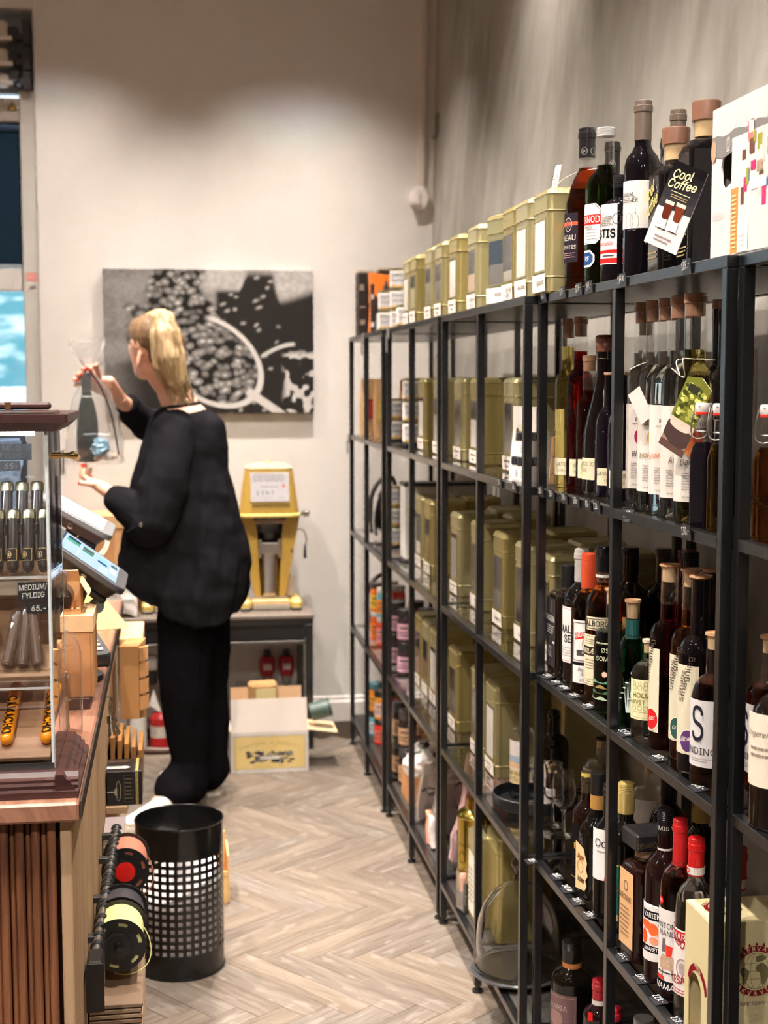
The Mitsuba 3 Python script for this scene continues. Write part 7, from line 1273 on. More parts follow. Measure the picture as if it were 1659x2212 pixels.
part(key, 'print', on_face(printed(.066, .24, None, [('rect', -.066, -.05, 0, .20, (48, 36, 32)), ('poly', [(-.05, .02), (-.02, .03), (-.012, .09), (-.03, .14), (-.05, .16)], (44, 34, 30), .0005), ('rect', -.062, -.052, .14, .16, (226, 220, 214), .0006), ('rect', -.064, -.052, .03, .05, (226, 220, 214), .0006)]), (.858, 5.5994, LV[0]), (1, 0, 0), (0, 0, 1)), 'satin')
key = thing('black_pouch', 'black pouch with a pink label leaning by the orange bag, top shelf', 'bag')
bp = prism([(0, 0), (.058, 0), (.055, .16), (.042, .21), (.02, .12), (.004, .06)], .04); bp.vertices = np.c_[.802+bp.vertices[:, 0], 5.515+bp.vertices[:, 2], LV[0]+.0006+bp.vertices[:, 1]]; bp.fix_normals(); part(key, 'pouch', bp, 'satin', (44, 40, 40))
part(key, 'label', bx(.812, .822, 5.5135, 5.5145, LV[0]+.02, LV[0]+.12), 'paper', (236, 160, 176)); part(key, 'white_label', bx(.803, .810, 5.5135, 5.5145, LV[0]+.01, LV[0]+.08), 'paper', (206, 206, 206))
def kraft(x0, x1, y, L, h, lab, label):
    key = thing('kraft_coffee_bag', label, 'bag'); rings = []
    for t, d in ((0, .05), (.3, .062), (.7, .05), (.92, .012), (1, .006)): rings.append((rring(x1-x0-(.006 if t > .9 else 0), d, min(.012, d*.45), 3), t*h))
    part(key, 'bag', mv(loft(rings), (x0+x1)/2, y, LV[L]+.0006), 'paper', (206, 164, 120), 30)
    part(key, 'paper_label', on_face(printed((x1-x0)*.62, h*.34, lab, [('lines', -(x1-x0)*.55, -(x1-x0)*.08, h*.04, h*.30, 4, tuple(min(255, c+50) for c in lab))]), (x1-(x1-x0)*.18, y-.0325, LV[L]+h*.30), (1, 0, 0), (0, -.02, 1)), 'paper')
kraft(.785, .855, 5.85, 1, .235, (176, 60, 62), 'kraft coffee bag with a red label on the second shelf of the farthest unit')
kraft(.805, .865, 5.60, 1, .235, (232, 196, 96), 'kraft coffee bag with a yellow label on the second shelf of the farthest unit')
kraft(.90, .985, 5.55, 1, .23, (150, 110, 80), 'plain brown coffee bag behind the yellow-labelled one on the second shelf')
def straps(label, x, y, L, h):
    key = thing('strap_bag', label, 'bag'); z = LV[L]+.0006
    part(key, 'body', mv(crumple(trimesh.creation.icosphere(3, .07), .03, 14, y).apply_scale([.8, .9, h/.19]), x+.06, y, z+h*.42), 'cloth', (40, 38, 38), False)
    part(key, 'strap', cat(tube(smoothpath([(x-.01, y-.05, z+.02), (x-.018, y-.06, z+h*.5), (x+.01, y-.05, z+h*.9), (x+.05, y-.04, z+h*1.02), (x+.085, y-.05, z+h*.7)], 5), .009, 8), tube(smoothpath([(x+.005, y-.06, z+.01), (x+.0, y-.07, z+h*.45), (x+.03, y-.06, z+h*.8), (x+.07, y-.05, z+h*.92)], 5), .006, 8)), 'satin', (62, 60, 60))
    part(key, 'white_strip', tube(smoothpath([(x-.002, y-.07, z+.015), (x-.006, y-.075, z+h*.4), (x+.012, y-.07, z+h*.7)], 4), .005, 8), 'satin', (206, 200, 196))
straps('black and grey straps and pouch hanging over the third shelf of the farthest unit', .815, 5.70, 2, .24)
straps('black strap bag standing at the left of the fourth shelf of the farthest unit', .810, 5.80, 3, .24)
solo('dark_pouch', 'dark crumpled pouch on the fourth shelf above the pink jars', 'bag', mv(crumple(trimesh.creation.icosphere(3, .08), .05, 12, 8).apply_scale([1.4, 1, .6]), .96, 5.15, LV[3]+.26+.02), 'cloth', (30, 28, 30), False) if False else None
key = thing('frosted_box', 'large frosted white carton lettered MO on the third shelf behind the tins', 'carton')
part(key, 'carton', bx(.800, 1.085, 4.815, 4.915, LV[2]+.0145, LV[2]+.27, .003), 'satin', (196, 192, 186)); part(key, 'base', bx(.795, 1.09, 4.81, 4.92, LV[2]+.0006, LV[2]+.0142, .002), 'satin', (34, 32, 33))
part(key, 'lid', bx(.797, 1.088, 4.812, 4.918, LV[2]+.2705, LV[2]+.281, .002), 'satin', (40, 38, 38)); part(key, 'print', on_face(printed(.285, .25, None, [('text', 'MOI', -.205, .15, .022, (84, 80, 78), True, 0, 0, 1.1), ('poly', [(-.235, .02), (-.215, .02), (-.225, .12), (-.240, .11)], (160, 154, 150)), ('rect', -.245, -.10, .21, .235, (216, 212, 208))]), (1.085, 4.8145, LV[2]+.0145), (1, 0, 0), (0, 0, 1)), 'satin')
key = thing('clear_tray', 'shallow clear plastic tray under the frosted carton, third shelf', 'tray') if False else None
gj = random.Random(4); Q4 = ['back left', 'back right', 'front left', 'front right']
OR = [((226, 96, 40), (206, 200, 190), (236, 130, 60)), ((232, 120, 50), (70, 60, 56), (240, 190, 60)), ((220, 80, 60), (190, 186, 178), (226, 150, 150)), ((96, 170, 190), (214, 208, 200), (240, 150, 60))]
n = 0
for lvl in (0, 1):
    for (x, y) in ((.822, 5.62), (.885, 5.66), (.828, 5.49), (.892, 5.53)):
        b = OR[(n*3+lvl) % 4]; n += 1
        jar(x, y, 3, .029, .115, b[0], b[1], f'orange and yellow labelled can, {("lower", "upper")[lvl]} layer of the fourth shelf, {Q4[(n-1) % 4]}', b[2], lvl*.1155, 'bright labelled cans on the fourth shelf', name='bright_can', lidh=.18)
n = 0
for lvl in (0, 1):
    for (x, y) in ((.818, 5.10), (.890, 5.10), (.822, 4.92), (.895, 4.92)):
        n += 1; red = lvl == 1 and x > .85
        jar(x, y, 3, .031, .118, (196, 70, 56) if red else (60, 46, 50), (44, 42, 44), f'{"red" if red else "pink"} labelled jar with dark lid, {("lower", "upper")[lvl]} layer, fourth shelf, {Q4[(n-1) % 4]}', (196, 66, 50) if red else (206, 160, 178), lvl*.1185, 'dark-lidded jars on the fourth shelf')
for i, (x, y, b, l, bd, w) in enumerate(((.818, 5.62, (226, 140, 50), (70, 120, 130), (240, 170, 70), 'honey-orange jar with a teal lid'), (.885, 5.62, (206, 60, 50), (150, 40, 40), (226, 90, 60), 'red jar'), (.820, 5.48, (226, 150, 60), (40, 38, 40), (236, 200, 190), 'orange jar with a black lid'), (.885, 5.48, (170, 90, 60), (40, 38, 40), (206, 150, 110), 'brown jar'))):
    jar(x, y, 4, .033, .115, b, l, f'{w}, upper layer, bottom shelf of the farthest unit', bd, .101)
    jar(x, y, 4, .033, .100, ((96, 170, 196), (206, 60, 56), (230, 60, 50), (226, 186, 80))[i], (44, 40, 40), f'{("blue", "dark red", "bright red", "yellow")[i]} jar with dark lid, lower layer, bottom shelf of the farthest unit', ((206, 226, 232), (226, 150, 140), (236, 120, 100), (240, 220, 150))[i])
n = 0
for lvl in (0, 1):
    for (x, y) in ((.822, 5.03), (.898, 5.03), (.824, 4.90), (.900, 4.90)):
        n += 1; jar(x, y, 4, .032, .135, (46, 34, 30), (66, 62, 62), f'spice jar with a tan label, {("lower", "upper")[lvl]} layer on the bottom shelf, {Q4[(n-1) % 4]}', (196, 156, 122), lvl*.1355, 'tan-labelled spice jars on the bottom shelf', lidh=.26)
# open box with wrapped sweets and bags on the bottom shelf
key = thing('open_box', 'open cardboard box of black and white wrapped goods on the bottom shelf', 'box'); x0, x1, y0, y1, z0 = .786, .98, 4.62, 4.80, LV[4]+.0006
part(key, 'carton', cat(bx(x0, x0+.003, y0, y1, z0, z0+.10), bx(x0, x1, y0, y0+.003, z0, z0+.10), bx(x1-.003, x1, y0, y1, z0, z0+.10), bx(x0, x1, y1-.003, y1, z0, z0+.10), bx(x0, x1, y0, y1, z0, z0+.003)), 'paper', (206, 150, 104))
w = trimesh.creation.icosphere(4, .085); w = crumple(w, .05, 26, 6).apply_scale([1.0, .9, .9])
def bw(p, n, uv):
    t = smoothstep(0.46, 0.54, fbm(p.x*34, p.y*34, p.z*40, 2)); return mix((0.03, 0.03, 0.03), (0.62, 0.58, 0.55), t)
scene['bw_print'] = two(rpl(proc(bw), 0.2))
part(key, 'wrapped_goods', mv(w, .885, 4.71, z0+.13), 'bw_print', None, False, kind='stuff')
part(key, 'white_wrap', mv(crumple(trimesh.creation.icosphere(3, .05), .03, 20, 3), .825, 4.66, z0+.125), 'satin', (226, 216, 212), False); part(key, 'roll', mv(rot(cyl(.026, 0, .08, 18), 60, (0, 1, 0)), .87, 4.66, z0+.19), 'satin', (206, 190, 186))
for j, (x, y, a, c, nm) in enumerate(((.832, 4.50, 10, (206, 188, 176), 'beige'), (.845, 4.345, 14, (214, 196, 186), 'pale'), (.838, 4.30, 18, (222, 206, 200), 'whitish'))):
    k = thing('flat_bag', f'{nm} flat plastic pack leaning on the bottom shelf beside the open box', 'bag')
    b = bx(-.004, .004, -.06, .06, 0, .20, .002).subdivide().subdivide(); part(k, 'pack', crumple(b, .012, 18, j*3), 'satin', c, False, T().translate([x, y, LV[4]+.004]).rotate([0, 0, 1], -58).rotate([0, 1, 0], a))
    part(k, 'sleeve', crumple(bx(-.006, .006, -.066, .066, 0, .215, .002).subdivide().subdivide(), .012, 18, j*3), 'cellophane', None, False, T().translate([x, y, LV[4]+.004]).rotate([0, 0, 1], -58).rotate([0, 1, 0], a))
for j, (y, c, nm) in enumerate(((4.25, (226, 150, 120), 'salmon'), (4.20, (226, 214, 210), 'white'))):
    solo('printed_packet', f'small {nm} printed packet low on the bottom shelf', 'packet', crumple(bx(.775, .79, y-.03, y+.015, LV[4]+.006, LV[4]+.10, .002).subdivide().subdivide(), .006, 30, j), 'satin', c, False)
key = thing('pink_bag', 'tall pale pink patterned bag on the bottom shelf left of the brass canister', 'bag')
b = bx(-.075, .075, -.02, .02, 0, .33, .008).subdivide().subdivide().subdivide(); part(key, 'bag', crumple(b, .016, 12, 5), 'satin', (232, 186, 190), False, T().translate([.865, 4.00, LV[4]+.006]).rotate([0, 1, 0], 12))
part(key, 'print', cat([tube([(-.05+.018*j, -.0235, .03+.03*(j % 3)), (-.046+.018*j, -.0235, .16+.04*(j % 2))], .0012, 4) for j in range(6)]), 'matte', (206, 130, 140), M=T().translate([.865, 3.996, LV[4]+.006]).rotate([0, 1, 0], 12))
key = thing('dark_box', 'small dark plastic box low on the bottom shelf behind the brass canister', 'box'); part(key, 'box', bx(.80, .90, 3.885, 3.91, LV[4]+.0006, LV[4]+.15, .003), 'gloss', (44, 46, 50)); part(key, 'band', bx(.799, .901, 3.884, 3.911, LV[4]+.06, LV[4]+.075), 'satin', (96, 98, 100))
for x, y, z in ((.752, 5.50, 1.742), (.752, 4.86, 1.742), (.752, 5.96, 1.335)):
    solo('bull_clip', f'small grey clip on the edge of a far shelf, {"left" if y > 5.9 else "middle" if y > 5 else "right"}', 'clip', cat(bx(x-.006, x-.001, y-.02, y+.012, z-.03, z+.010, .001), bx(x-.012, x-.006, y-.012, y-.002, z-.075, z-.02, .001)), 'satin', (120, 116, 112))

# ------------------------------------------------------------------ the person
def ball(c, r): 
    r3 = (r, r, r) if np.isscalar(r) else r
    return m3.Manifold.sphere(1.0, 24).scale([float(v) for v in r3]).translate([float(v) for v in c])
def limb(pts, rs): return [m3.Manifold.batch_hull([ball(pts[k], rs[k]), ball(pts[k+1], rs[k+1])]) for k in range(len(pts)-1)]
def fuse(parts, fine, smooth_n=10):
    m = m3.Manifold.batch_boolean(parts, m3.OpType.Add).refine_to_length(fine).to_mesh()
    t = trimesh.Trimesh(m.vert_properties[:, :3], m.tri_verts, process=True)
    if smooth_n: trimesh.smoothing.filter_taubin(t, lamb=.5, nu=.52, iterations=smooth_n)
    return t
def hair_fn(lo, hi):
    def f(p, n, uv):
        g = fbm(p.x*70+p.z*4, p.y*70-p.z*3, p.z*7, 3); g2 = noise(p.x*260, p.y*260, p.z*9)
        return mix(lo, hi, dr.clip(0.5+1.6*(g-0.5)+0.6*(g2-0.5), 0, 1))
    return f
scene['hair'] = two(rpl(proc(hair_fn((0.13, 0.066, 0.027), (0.36, 0.20, 0.088))), 0.3)); scene['hair_tail'] = two(rpl(proc(hair_fn((0.40, 0.235, 0.095), (0.76, 0.55, 0.30))), 0.3))
PN = thing('person', 'blond person in black loose blouse and trousers, ponytail, holding up a clear gift bag', 'person')
SK, SKW = (232, 178, 150), (226, 160, 132)
def fingers(spec): 
    out = []
    for pts, r0 in spec: out += limb(pts, [r0*1.06, r0, r0*.93, r0*.8][:len(pts)])
    return out
Lw, Lp = np.array([-.200, 5.045, 1.168]), np.array([-.252, 5.075, 1.212])
Rw, Rp = np.array([-.176, 5.270, 1.497]), np.array([-.226, 5.205, 1.552])
_ha = math.radians(-20)
def hr(c): return (-.05+(c[0]+.05)*math.cos(_ha)-(c[1]-5.155)*math.sin(_ha), 5.155+(c[0]+.05)*math.sin(_ha)+(c[1]-5.155)*math.cos(_ha), c[2])
head = [m3.Manifold.batch_hull([ball(hr((-.048, 5.150, 1.712)), (.088, .090, .092)), ball(hr((-.085, 5.180, 1.715)), .070), ball(hr((-.108, 5.205, 1.690)), .048)]),
        m3.Manifold.batch_hull([ball(hr((-.085, 5.180, 1.690)), .070), ball(hr((-.108, 5.203, 1.610)), .038), ball(hr((-.070, 5.160, 1.630)), .050)]),
        m3.Manifold.batch_hull([ball(hr((-.118, 5.215, 1.598)), .024), ball(hr((-.108, 5.203, 1.61)), .036)]),
        m3.Manifold.batch_hull([ball(hr((-.146, 5.238, 1.690)), .010), ball(hr((-.158, 5.250, 1.652)), .012), ball(hr((-.140, 5.232, 1.648)), .014)]),   # nose
        m3.Manifold.batch_hull([ball(hr((-.136, 5.218, 1.622)), .012), ball(hr((-.126, 5.232, 1.622)), .012)]),                                       # mouth
        m3.Manifold.batch_hull([ball(hr((-.143, 5.205, 1.712)), .014), ball(hr((-.118, 5.234, 1.712)), .014)]),                                       # brow
        m3.Manifold.batch_hull([ball((-.100, 5.086, 1.662), (.010, .012, .016)), ball((-.107, 5.086, 1.632), (.008, .010, .012)), ball((-.108, 5.088, 1.616), .006)])]  # ear
neck = limb([(-.045, 5.165, 1.63), (.005, 5.19, 1.545), (.045, 5.20, 1.46)], [.060, .054, .066])
trunk = limb([(.05, 5.20, 1.40), (.06, 5.20, 1.20), (.065, 5.20, .98), (.065, 5.22, .86)], [.105, .115, .125, .125])
trunk += limb([(.0, 5.07, 1.395), (.05, 5.20, 1.41), (.125, 5.33, 1.40)], [.040, .06, .040])
legs = limb([(.040, 5.14, .86), (.035, 5.15, .46), (.040, 5.19, .07)], [.085, .055, .040])+limb([(.115, 5.30, .86), (.125, 5.30, .46), (.145, 5.31, .07)], [.085, .055, .040])
legs += limb([(.040, 5.19, .07), (-.06, 5.07, .045)], [.036, .03])+limb([(.145, 5.31, .07), (.06, 5.41, .045)], [.036, .03])
armL = limb([(.0, 5.07, 1.39), (-.070, 5.02, 1.075), tuple(Lw)], [.044, .038, .027]); armR = limb([(.125, 5.33, 1.40), (-.070, 5.40, 1.405), tuple(Rw)], [.050, .040, .027])
handL = [m3.Manifold.batch_hull([ball(Lw, .025), ball(Lp+[.02, -.02, -.016], .019), ball(Lp+[.0, .03, -.012], .019), ball(Lp+[-.035, .012, .006], .014), ball(Lp+[-.028, -.020, .004], .014)])]
handL += fingers([([Lp+[-.030, -.018, .006], Lp+[-.052, -.016, .024], Lp+[-.050, -.010, .048]], .0085), ([Lp+[-.034, .0, .008], Lp+[-.060, .004, .026], Lp+[-.056, .006, .054]], .0088), ([Lp+[-.032, .016, .008], Lp+[-.052, .022, .028], Lp+[-.046, .024, .055]], .0085), ([Lp+[-.022, .030, .004], Lp+[-.036, .038, .024], Lp+[-.030, .040, .045]], .0078), ([Lp+[.004, -.024, -.006], Lp+[-.028, -.040, -.002], Lp+[-.058, -.042, .002]], .0095)])
handR = [m3.Manifold.batch_hull([ball(Rw, .025), ball(Rp+[.014, .014, .016], .019), ball(Rp+[.012, .024, -.022], .018), ball(Rp+[-.024, -.020, .020], .014), ball(Rp+[-.030, -.006, -.010], .013)])]
tie = np.array([-.281, 5.125, 1.608])
handR += fingers([([Rp+[-.020, -.018, .022], tie+[.026, .014, .016], tie+[.004, -.018, .004]], .0095), ([Rp+[-.030, -.010, .018], tie+[-.004, .034, .014], tie+[-.022, .010, .004], tie+[-.012, -.006, .0]], .0086), ([Rp+[-.032, -.006, .004], tie+[-.016, .034, -.012], tie+[-.040, .008, -.016], tie+[-.028, -.010, -.018]], .0088), ([Rp+[-.032, .0, -.010], tie+[-.022, .034, -.030], tie+[-.050, .012, -.034], tie+[-.042, -.008, -.036]], .0084), ([Rp+[-.026, .008, -.022], tie+[-.024, .032, -.048], tie+[-.050, .018, -.052], tie+[-.048, .0, -.052]], .0076)])
part(PN, 'body', fuse(head+neck+trunk+legs+armL+armR, .010, 8), 'skin', SK, True)
part(PN, 'left_hand', fuse(handL, .0035, 5), 'skin', SK, True); part(PN, 'right_hand', fuse(handR, .0035, 5), 'skin', SK, True)
for c in (Lp+[-.050, -.011, .055], Lp+[-.056, .004, .061], Lp+[-.046, .022, .062], Lp+[-.064, -.044, .002], tie+[.0, -.024, .004], tie+[-.012, -.013, .0], tie+[-.027, -.017, -.018], tie+[-.041, -.015, -.036]):
    part(PN, 'finger_nail', trimesh.creation.icosphere(2, 1).apply_scale([.0058, .0058, .0062]).apply_translation(c), 'gloss', (206, 44, 44), True)
# eyes and lips (turned away from the camera)
for c in ((-.146, 5.202, 1.694), (-.118, 5.236, 1.694)): part(PN, 'eye', trimesh.creation.icosphere(2, .0105).apply_translation(hr(c)), 'gloss', (226, 222, 218), True)
part(PN, 'lips', trimesh.creation.icosphere(2, 1).apply_scale([.012, .014, .006]).apply_translation(hr([-.139, 5.233, 1.620])), 'skin', (190, 96, 90), True)
# blouse: a loose shell whose hem dips on the near side, with two sleeves
def blouse():
    n = 72; a = np.arange(n)*2*PI/n; V = []
    rows = [(1.478, .040, 5.20, .062, .062), (1.470, .043, 5.20, .068, .070), (1.450, .058, 5.20, .112, .115), (1.425, .058, 5.20, .135, .150), (1.38, .056, 5.20, .146, .165), (1.30, .045, 5.20, .162, .165), (1.20, .040, 5.195, .186, .170), (1.10, .040, 5.19, .205, .178), (1.00, .041, 5.19, .222, .190), (.92, .040, 5.19, .234, .200), (.86, .038, 5.19, .239, .206)]
    for k, (z, cx, cy, hx, hy) in enumerate(rows):
        c, s = np.cos(a), np.sin(a); e = .85
        V.append(np.stack([cx+hx*np.sign(c)*np.abs(c)**e, cy+hy*np.sign(s)*np.abs(s)**e, np.full(n, z)], 1))
    hz = .80+.095*np.maximum(np.cos(a-PI), -.25)-.075*np.sin(-a)*np.where(np.sin(-a) > 0, 1, .0)+.03*np.where(np.sin(a) > 0, np.sin(a), 0)
    z, cx, cy, hx, hy = rows[-1]
    for t in (.35, .7, 1.0):
        p = V[len(rows)-1].copy(); p[:, 2] = (1-t)*.86+t*(hz-.012*(t == 1)); f = 1+.0*t-.05*t*t; p[:, 0] = cx+(p[:, 0]-cx)*f; p[:, 1] = cy+(p[:, 1]-cy)*f; V.append(p)
    W = np.vstack(V); R = len(V)
    i, j = np.meshgrid(np.arange(R-1), np.arange(n), indexing='ij')
    q = np.stack([i*n+j, (i+1)*n+j, (i+1)*n+(j+1) % n, i*n+(j+1) % n], -1).reshape(-1, 4)
    b, t_ = len(W), len(W)+1
    W = np.vstack([W, [[.04, 5.20, 1.476]], [[.04, 5.19, .84]]])
    k = np.arange(n); o = (R-1)*n
    f = np.vstack([q[:, [0, 1, 2]], q[:, [0, 2, 3]], np.stack([np.full(n, b), k, (k+1) % n], 1), np.stack([np.full(n, t_), o+(k+1) % n, o+k], 1)])
    m = trimesh.Trimesh(W, f, process=False); m.fix_normals()
    man = m3.Manifold(m3.Mesh(vert_properties=np.asarray(m.vertices, np.float32), tri_verts=np.asarray(m.faces, np.uint32)))
    sl = limb([(.020, 5.085, 1.395), (-.020, 5.02, 1.22), (-.068, 5.00, 1.078)], [.082, .084, .088])+limb([(-.068, 5.00, 1.078), (-.125, 5.02, 1.115), (-.176, 5.037, 1.152)], [.080, .066, .054])
    sr = limb([(.10, 5.32, 1.40), (-.02, 5.385, 1.39), (-.085, 5.40, 1.405)], [.085, .070, .064])+limb([(-.085, 5.40, 1.405), (-.150, 5.315, 1.474)], [.060, .047])
    return fuse([man]+sl+sr, .014, 14)
bl = blouse(); v = bl.vertices; nrm = bl.vertex_normals
low = np.clip((1.42-v[:, 2])/.5, 0, 1)
fold = (meshkit.fbm(np.c_[v[:, 0]*16, v[:, 1]*16, v[:, 2]*3.2], 3, 5)-.5)*.060*low+(meshkit.fbm(np.c_[v[:, 0]*9+v[:, 2]*14, v[:, 1]*9, v[:, 2]*7-v[:, 0]*6], 2, 9)-.5)*.020
bl.vertices = v+nrm*fold[:, None]
part(PN, 'blouse', bl, 'cloth', (30, 29, 32), True)
part(PN, 'collar', tube([(.040+.064*math.cos(a), 5.198+.064*math.sin(a), 1.480+.008*math.cos(a)) for a in np.linspace(0, 2*PI, 30)], .007, 8, False), 'cloth', (28, 27, 32), True)
for c0, c1, r in (((-.170, 5.035, 1.148), (-.188, 5.042, 1.161), .050), ((-.146, 5.320, 1.470), (-.160, 5.300, 1.484), .044)):
    part(PN, 'sleeve_cuff', tube([np.array(c0), np.array(c0)*.5+np.array(c1)*.5, np.array(c1)], [r, r*1.06, r*.96], 24), 'cloth', (28, 27, 32), True)
part(PN, 'sleeve_tab', tube([(-.150, 4.965, 1.045), (-.125, 4.945, 1.062), (-.100, 4.930, 1.075)], .008, 8), 'cloth', (28, 27, 32), True)
part(PN, 'button', trimesh.creation.icosphere(2, .0085).apply_translation([-.104, 4.922, 1.076]), 'shiny_metal', (206, 200, 192), True)
# trousers
tr = fuse([m3.Manifold.batch_hull([ball((.045, 5.15, .88), .115), ball((.095, 5.27, .88), .115), ball((.05, 5.15, .74), .105), ball((.105, 5.29, .74), .105)])]
          + limb([(.050, 5.15, .76), (.042, 5.15, .42), (.055, 5.17, .17), (.036, 5.155, .095)], [.106, .093, .073, .088])+limb([(.036, 5.155, .13), (.0, 5.105, .085)], [.07, .078]) + limb([(.110, 5.30, .76), (.120, 5.30, .42), (.128, 5.31, .17), (.128, 5.31, .100)], [.104, .086, .074, .078]), .014, 8)
v = tr.vertices; n_ = tr.vertex_normals
tr.vertices = v+n_*((meshkit.fbm(np.c_[v[:, 0]*14+v[:, 2]*5, v[:, 1]*14, v[:, 2]*6], 3, 3)-.5)*.026)[:, None]
tr.vertices[:, 2] = np.maximum(tr.vertices[:, 2], .012)
part(PN, 'trousers', tr, 'cloth', (20, 18, 21), True)
for (h0, t0) in (((.000, 5.105), (-.166, 4.918)), ((.140, 5.315), (-.040, 5.520))):
    h0, t0 = np.array(h0), np.array(t0); d = (t0-h0)/np.linalg.norm(t0-h0); s = np.array([-d[1], d[0]])
    P = lambda f, z, r: ball((*(h0+(t0-h0)*f), z), r)
    sh = fuse([m3.Manifold.batch_hull([P(.0, .038, .032), P(.25, .044, .034), P(.2, .035, .034)]), m3.Manifold.batch_hull([P(.25, .044, .034), P(.70, .030, (.034, .034, .022)), P(.95, .027, (.032, .032, .017)), P(.2, .035, .034)])], .008, 6)
    sh.vertices[:, 2] = np.maximum(sh.vertices[:, 2], .012); part(PN, 'shoe', sh, 'satin', (222, 212, 202), True)
    o = np.array([h0-d*.036, h0-d*.02+s*.036, h0+(t0-h0)*.6+s*.040, t0+s*.026, t0+d*.034, t0-s*.026, h0+(t0-h0)*.6-s*.040, h0-d*.02-s*.036])
    part(PN, 'sole', mv(prism(Polygon(o).buffer(.004), .0155), 0, 0, .0006), 'satin', (214, 204, 192))
# hair: a tight cap swept up to a high ponytail
cap = fuse([m3.Manifold.batch_hull([ball((-.044, 5.147, 1.722), (.093, .094, .094)), ball((-.085, 5.180, 1.735), .066), ball((-.020, 5.125, 1.690), .075)]), m3.Manifold.batch_hull([ball((-.010, 5.125, 1.70), .070), ball((.0, 5.135, 1.640), .052)])], .007, 6)
tail = fuse(limb([(-.045, 5.110, 1.790), (-.020, 5.075, 1.780), (-.012, 5.052, 1.725)], [.030, .042, .052]) + limb([(-.012, 5.052, 1.725), (.002, 5.042, 1.650), (.024, 5.045, 1.575), (.044, 5.052, 1.525)], [.055, .056, .042, .016])+limb([(-.012, 5.050, 1.70), (-.016, 5.046, 1.62), (-.002, 5.052, 1.555)], [.048, .040, .014])+limb([(.002, 5.042, 1.65), (.052, 5.050, 1.570)], [.044, .016]), .007, 6)
for m, a in ((cap, .004), (tail, .016)):
    v = m.vertices; th = np.arctan2(v[:, 1]-5.06, v[:, 0]-.01)
    m.vertices = v+m.vertex_normals*((meshkit.fbm(np.c_[v[:, 0]*110, v[:, 1]*110, v[:, 2]*9], 3, 2)-.5)*a)[:, None]
cut_ = (cap.vertices @ np.array([-.78, .62, 0]))  # keep the face free
keep = (cap.triangles_center @ np.array([-.50, .80, -.33])) < (np.array([-.100, 5.190, 1.672]) @ np.array([-.50, .80, -.33]))
cap.update_faces(keep); cap.remove_unreferenced_vertices()
HR = part(PN, 'hair', cap, 'hair', None, True); part(HR, 'ponytail', tail, 'hair_tail', None, True)
st = random.Random(2)
def strand():
    x, y = st.uniform(-.045, .025), 5.045-st.uniform(.0, .02)
    return tube(smoothpath([(x*.5-.01, 5.07, 1.80-st.uniform(0, .015)), (x, y-.02, 1.74), (x+.012+st.uniform(-.01, .01), y-.02, 1.66), (x+.03+st.uniform(-.02, .02), y-.005, 1.57), (x+.045+st.uniform(-.02, .03), y+.005, 1.50-st.uniform(-.02, .02))], 4), [.0022]*17, 4)
part(HR, 'loose_strands', cat([strand() for _ in range(60)]), 'hair_tail', None, True, kind='stuff')
part(PN, 'earring', cat(trimesh.creation.icosphere(2, .006).apply_translation([-.112, 5.090, 1.590]), tube([(-.111, 5.090, 1.612), (-.112, 5.090, 1.594)], .0012, 5)), 'shiny_metal', (226, 216, 206), True)
part(PN, 'wrist_watch', tube([Lw+[-.012, .004, .010], Lw+[.006, -.002, -.006]], [.0285, .0295], 20), 'shiny_metal', (206, 204, 202), 40)
dR = (Rp-Rw)/np.linalg.norm(Rp-Rw); e1_ = np.cross(dR, [0, 0, 1.]); e1_ /= np.linalg.norm(e1_); e2_ = np.cross(dR, e1_)
part(PN, 'bracelet', tube([Rw+dR*.006+.0285*(e1_*math.cos(a)+e2_*math.sin(a)) for a in np.linspace(0, 2*PI, 24)], .0016, 5, False), 'shiny_metal', (222, 214, 200), True)
# ------------------------------------------------------------------ the gift bag in the person's hands
key = thing('gift_bag', 'clear cellophane gift bag tied at the neck, held up by the person', 'gift bag'); gx, gy = -.268, 5.125
rb_ = random.Random(9); rings = []
for z, w, d in ((1.276, .190, .085), (1.282, .200, .095), (1.36, .196, .100), (1.45, .170, .090), (1.53, .120, .070), (1.585, .058, .045), (1.606, .026, .024), (1.622, .030, .026), (1.655, .080, .055), (1.690, .110, .070), (1.705, .125, .075)):
    o = rring(w, d, d*.35, 5); o = o*(1+np.array([[rb_.uniform(-.10, .10)] for _ in o])); rings.append((o+[gx-(.013 if z > 1.58 else .0), gy], z))
gbm = loft(rings, False); zt_ = gbm.vertices[:, 2] > 1.70; gbm.vertices[zt_, 2] += np.array([rb_.uniform(-.02, .03) for _ in range(int(zt_.sum()))])
part(key, 'cellophane', gbm, 'cellophane', None, False)
part(key, 'frill', crumple(loft([(rring(.026, .024, .008, 5)+[tie[0], gy], 1.612), (rring(.072, .05, .018, 5)+[tie[0], gy], 1.65), (rring(.105, .065, .02, 5)+[tie[0]-.004, gy], 1.685)], False).subdivide(), .022, 60, 3), 'cellophane', None, False)
part(key, 'ribbon', cat(tube([(tie[0]+.0135*math.cos(a), gy+.0135*math.sin(a), 1.612) for a in np.linspace(0, 2*PI, 18)], .002, 5, False), tube(smoothpath([(tie[0]+.010, gy-.01, 1.614), (tie[0]+.03, gy-.016, 1.622), (tie[0]+.052, gy-.014, 1.635)], 4), .0016, 5), tube(smoothpath([(tie[0], gy-.014, 1.612), (tie[0]-.02, gy-.018, 1.630), (tie[0]-.026, gy-.016, 1.66)], 4), .0016, 5), tube(smoothpath([(tie[0]+.006, gy-.014, 1.60), (gx+.05, gy-.055, 1.50), (gx+.075, gy-.058, 1.40), (gx+.088, gy-.055, 1.31)], 6), .0030, 5)), 'matte', (40, 36, 40))
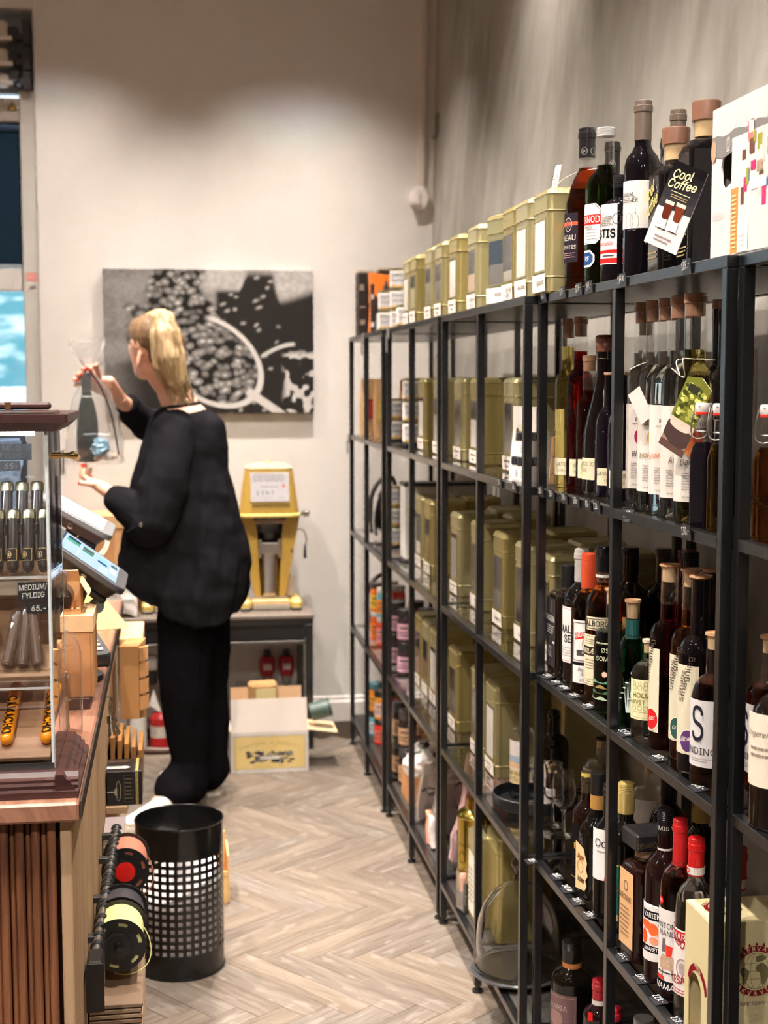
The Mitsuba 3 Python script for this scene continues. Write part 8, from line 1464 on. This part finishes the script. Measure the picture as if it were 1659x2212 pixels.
key = thing('gift_bottle', 'dark green sparkling wine bottle standing inside the clear gift bag', 'bottle'); M = at(gx-.022, gy, 1.284)
part(key, 'body', lathe([(0, .004), (.034, 0), (.038, .006), (.038, .13), (.035, .165), (.026, .205), (.018, .235), (.0165, .25), (0, .251)], 26), 'glassy', (16, 30, 20), 40, M)
part(key, 'foil', lathe([(0, .2515), (.0172, .2512), (.0175, .29), (.0185, .300), (.015, .312), (0, .314)], 22), 'satin', (24, 26, 28), 40, M)
part(key, 'neck_band', lathe([(.0195, .226), (.0200, .227), (.0195, .232), (.0188, .233)], 22), 'satin', (206, 206, 204), 40, M)
solo('bath_puff', 'pale blue puff inside the clear gift bag', 'puff', mv(crumple(trimesh.creation.icosphere(4, .030), .020, 55, 2), gx+.022, gy-.046+.012, 1.338), 'cloth', (140, 172, 192), False)
rs_ = random.Random(12)
for j in range(11):
    c = rs_.choice([(226, 218, 208), (214, 190, 160), (196, 160, 110), (230, 226, 222)])
    solo('wrapped_sweet', f'pale wrapped chocolate in the bottom of the gift bag, {(ORD+["tenth", "eleventh"])[j]} from the left', 'sweet', mv(crumple(trimesh.creation.icosphere(2, .011), .006, 60, j), gx-.07+.0145*j, gy-.028+rs_.uniform(0, .02), 1.2965+rs_.uniform(0, .007)), 'satin', c, False, group='wrapped chocolates in the gift bag')
# ------------------------------------------------------------------ a second head of hair at the left picture edge
key = thing('person', 'person at the far left picture edge, only some brown hair in view', 'person')
part(key, 'body', fuse([ball((-.735, 5.5, 1.565), (.075, .085, .105)), m3.Manifold.batch_hull([ball((-.74, 5.5, 1.49), .05), ball((-.76, 5.52, 1.40), .06)]), m3.Manifold.batch_hull([ball((-.90, 5.55, 1.33), .07), ball((-.66, 5.62, 1.33), .07), ball((-.78, 5.55, .95), .13)]), m3.Manifold.batch_hull([ball((-.83, 5.5, .9), .1), ball((-.83, 5.5, .09), .05)]), m3.Manifold.batch_hull([ball((-.72, 5.6, .9), .1), ball((-.72, 5.6, .09), .05)])], .014, 6), 'skin', SK, True)
part(key, 'hair', fuse([m3.Manifold.batch_hull([ball((-.730, 5.49, 1.590), (.085, .095, .098)), ball((-.71, 5.47, 1.53), .06)])], .008, 4), 'satin', (120, 84, 50), True)
part(key, 'jacket', fuse([m3.Manifold.batch_hull([ball((-.93, 5.55, 1.33), .09), ball((-.64, 5.64, 1.33), .09), ball((-.79, 5.56, .92), .16)]), m3.Manifold.batch_hull([ball((-.95, 5.53, 1.32), .07), ball((-.98, 5.5, .95), .06)]), m3.Manifold.batch_hull([ball((-.62, 5.66, 1.32), .07), ball((-.62, 5.68, .95), .06)]), m3.Manifold.batch_hull([ball((-.83, 5.5, .9), .115), ball((-.83, 5.5, .09), .07)]), m3.Manifold.batch_hull([ball((-.72, 5.6, .9), .115), ball((-.72, 5.6, .09), .07)])], .02, 5), 'cloth', (52, 58, 70), True)
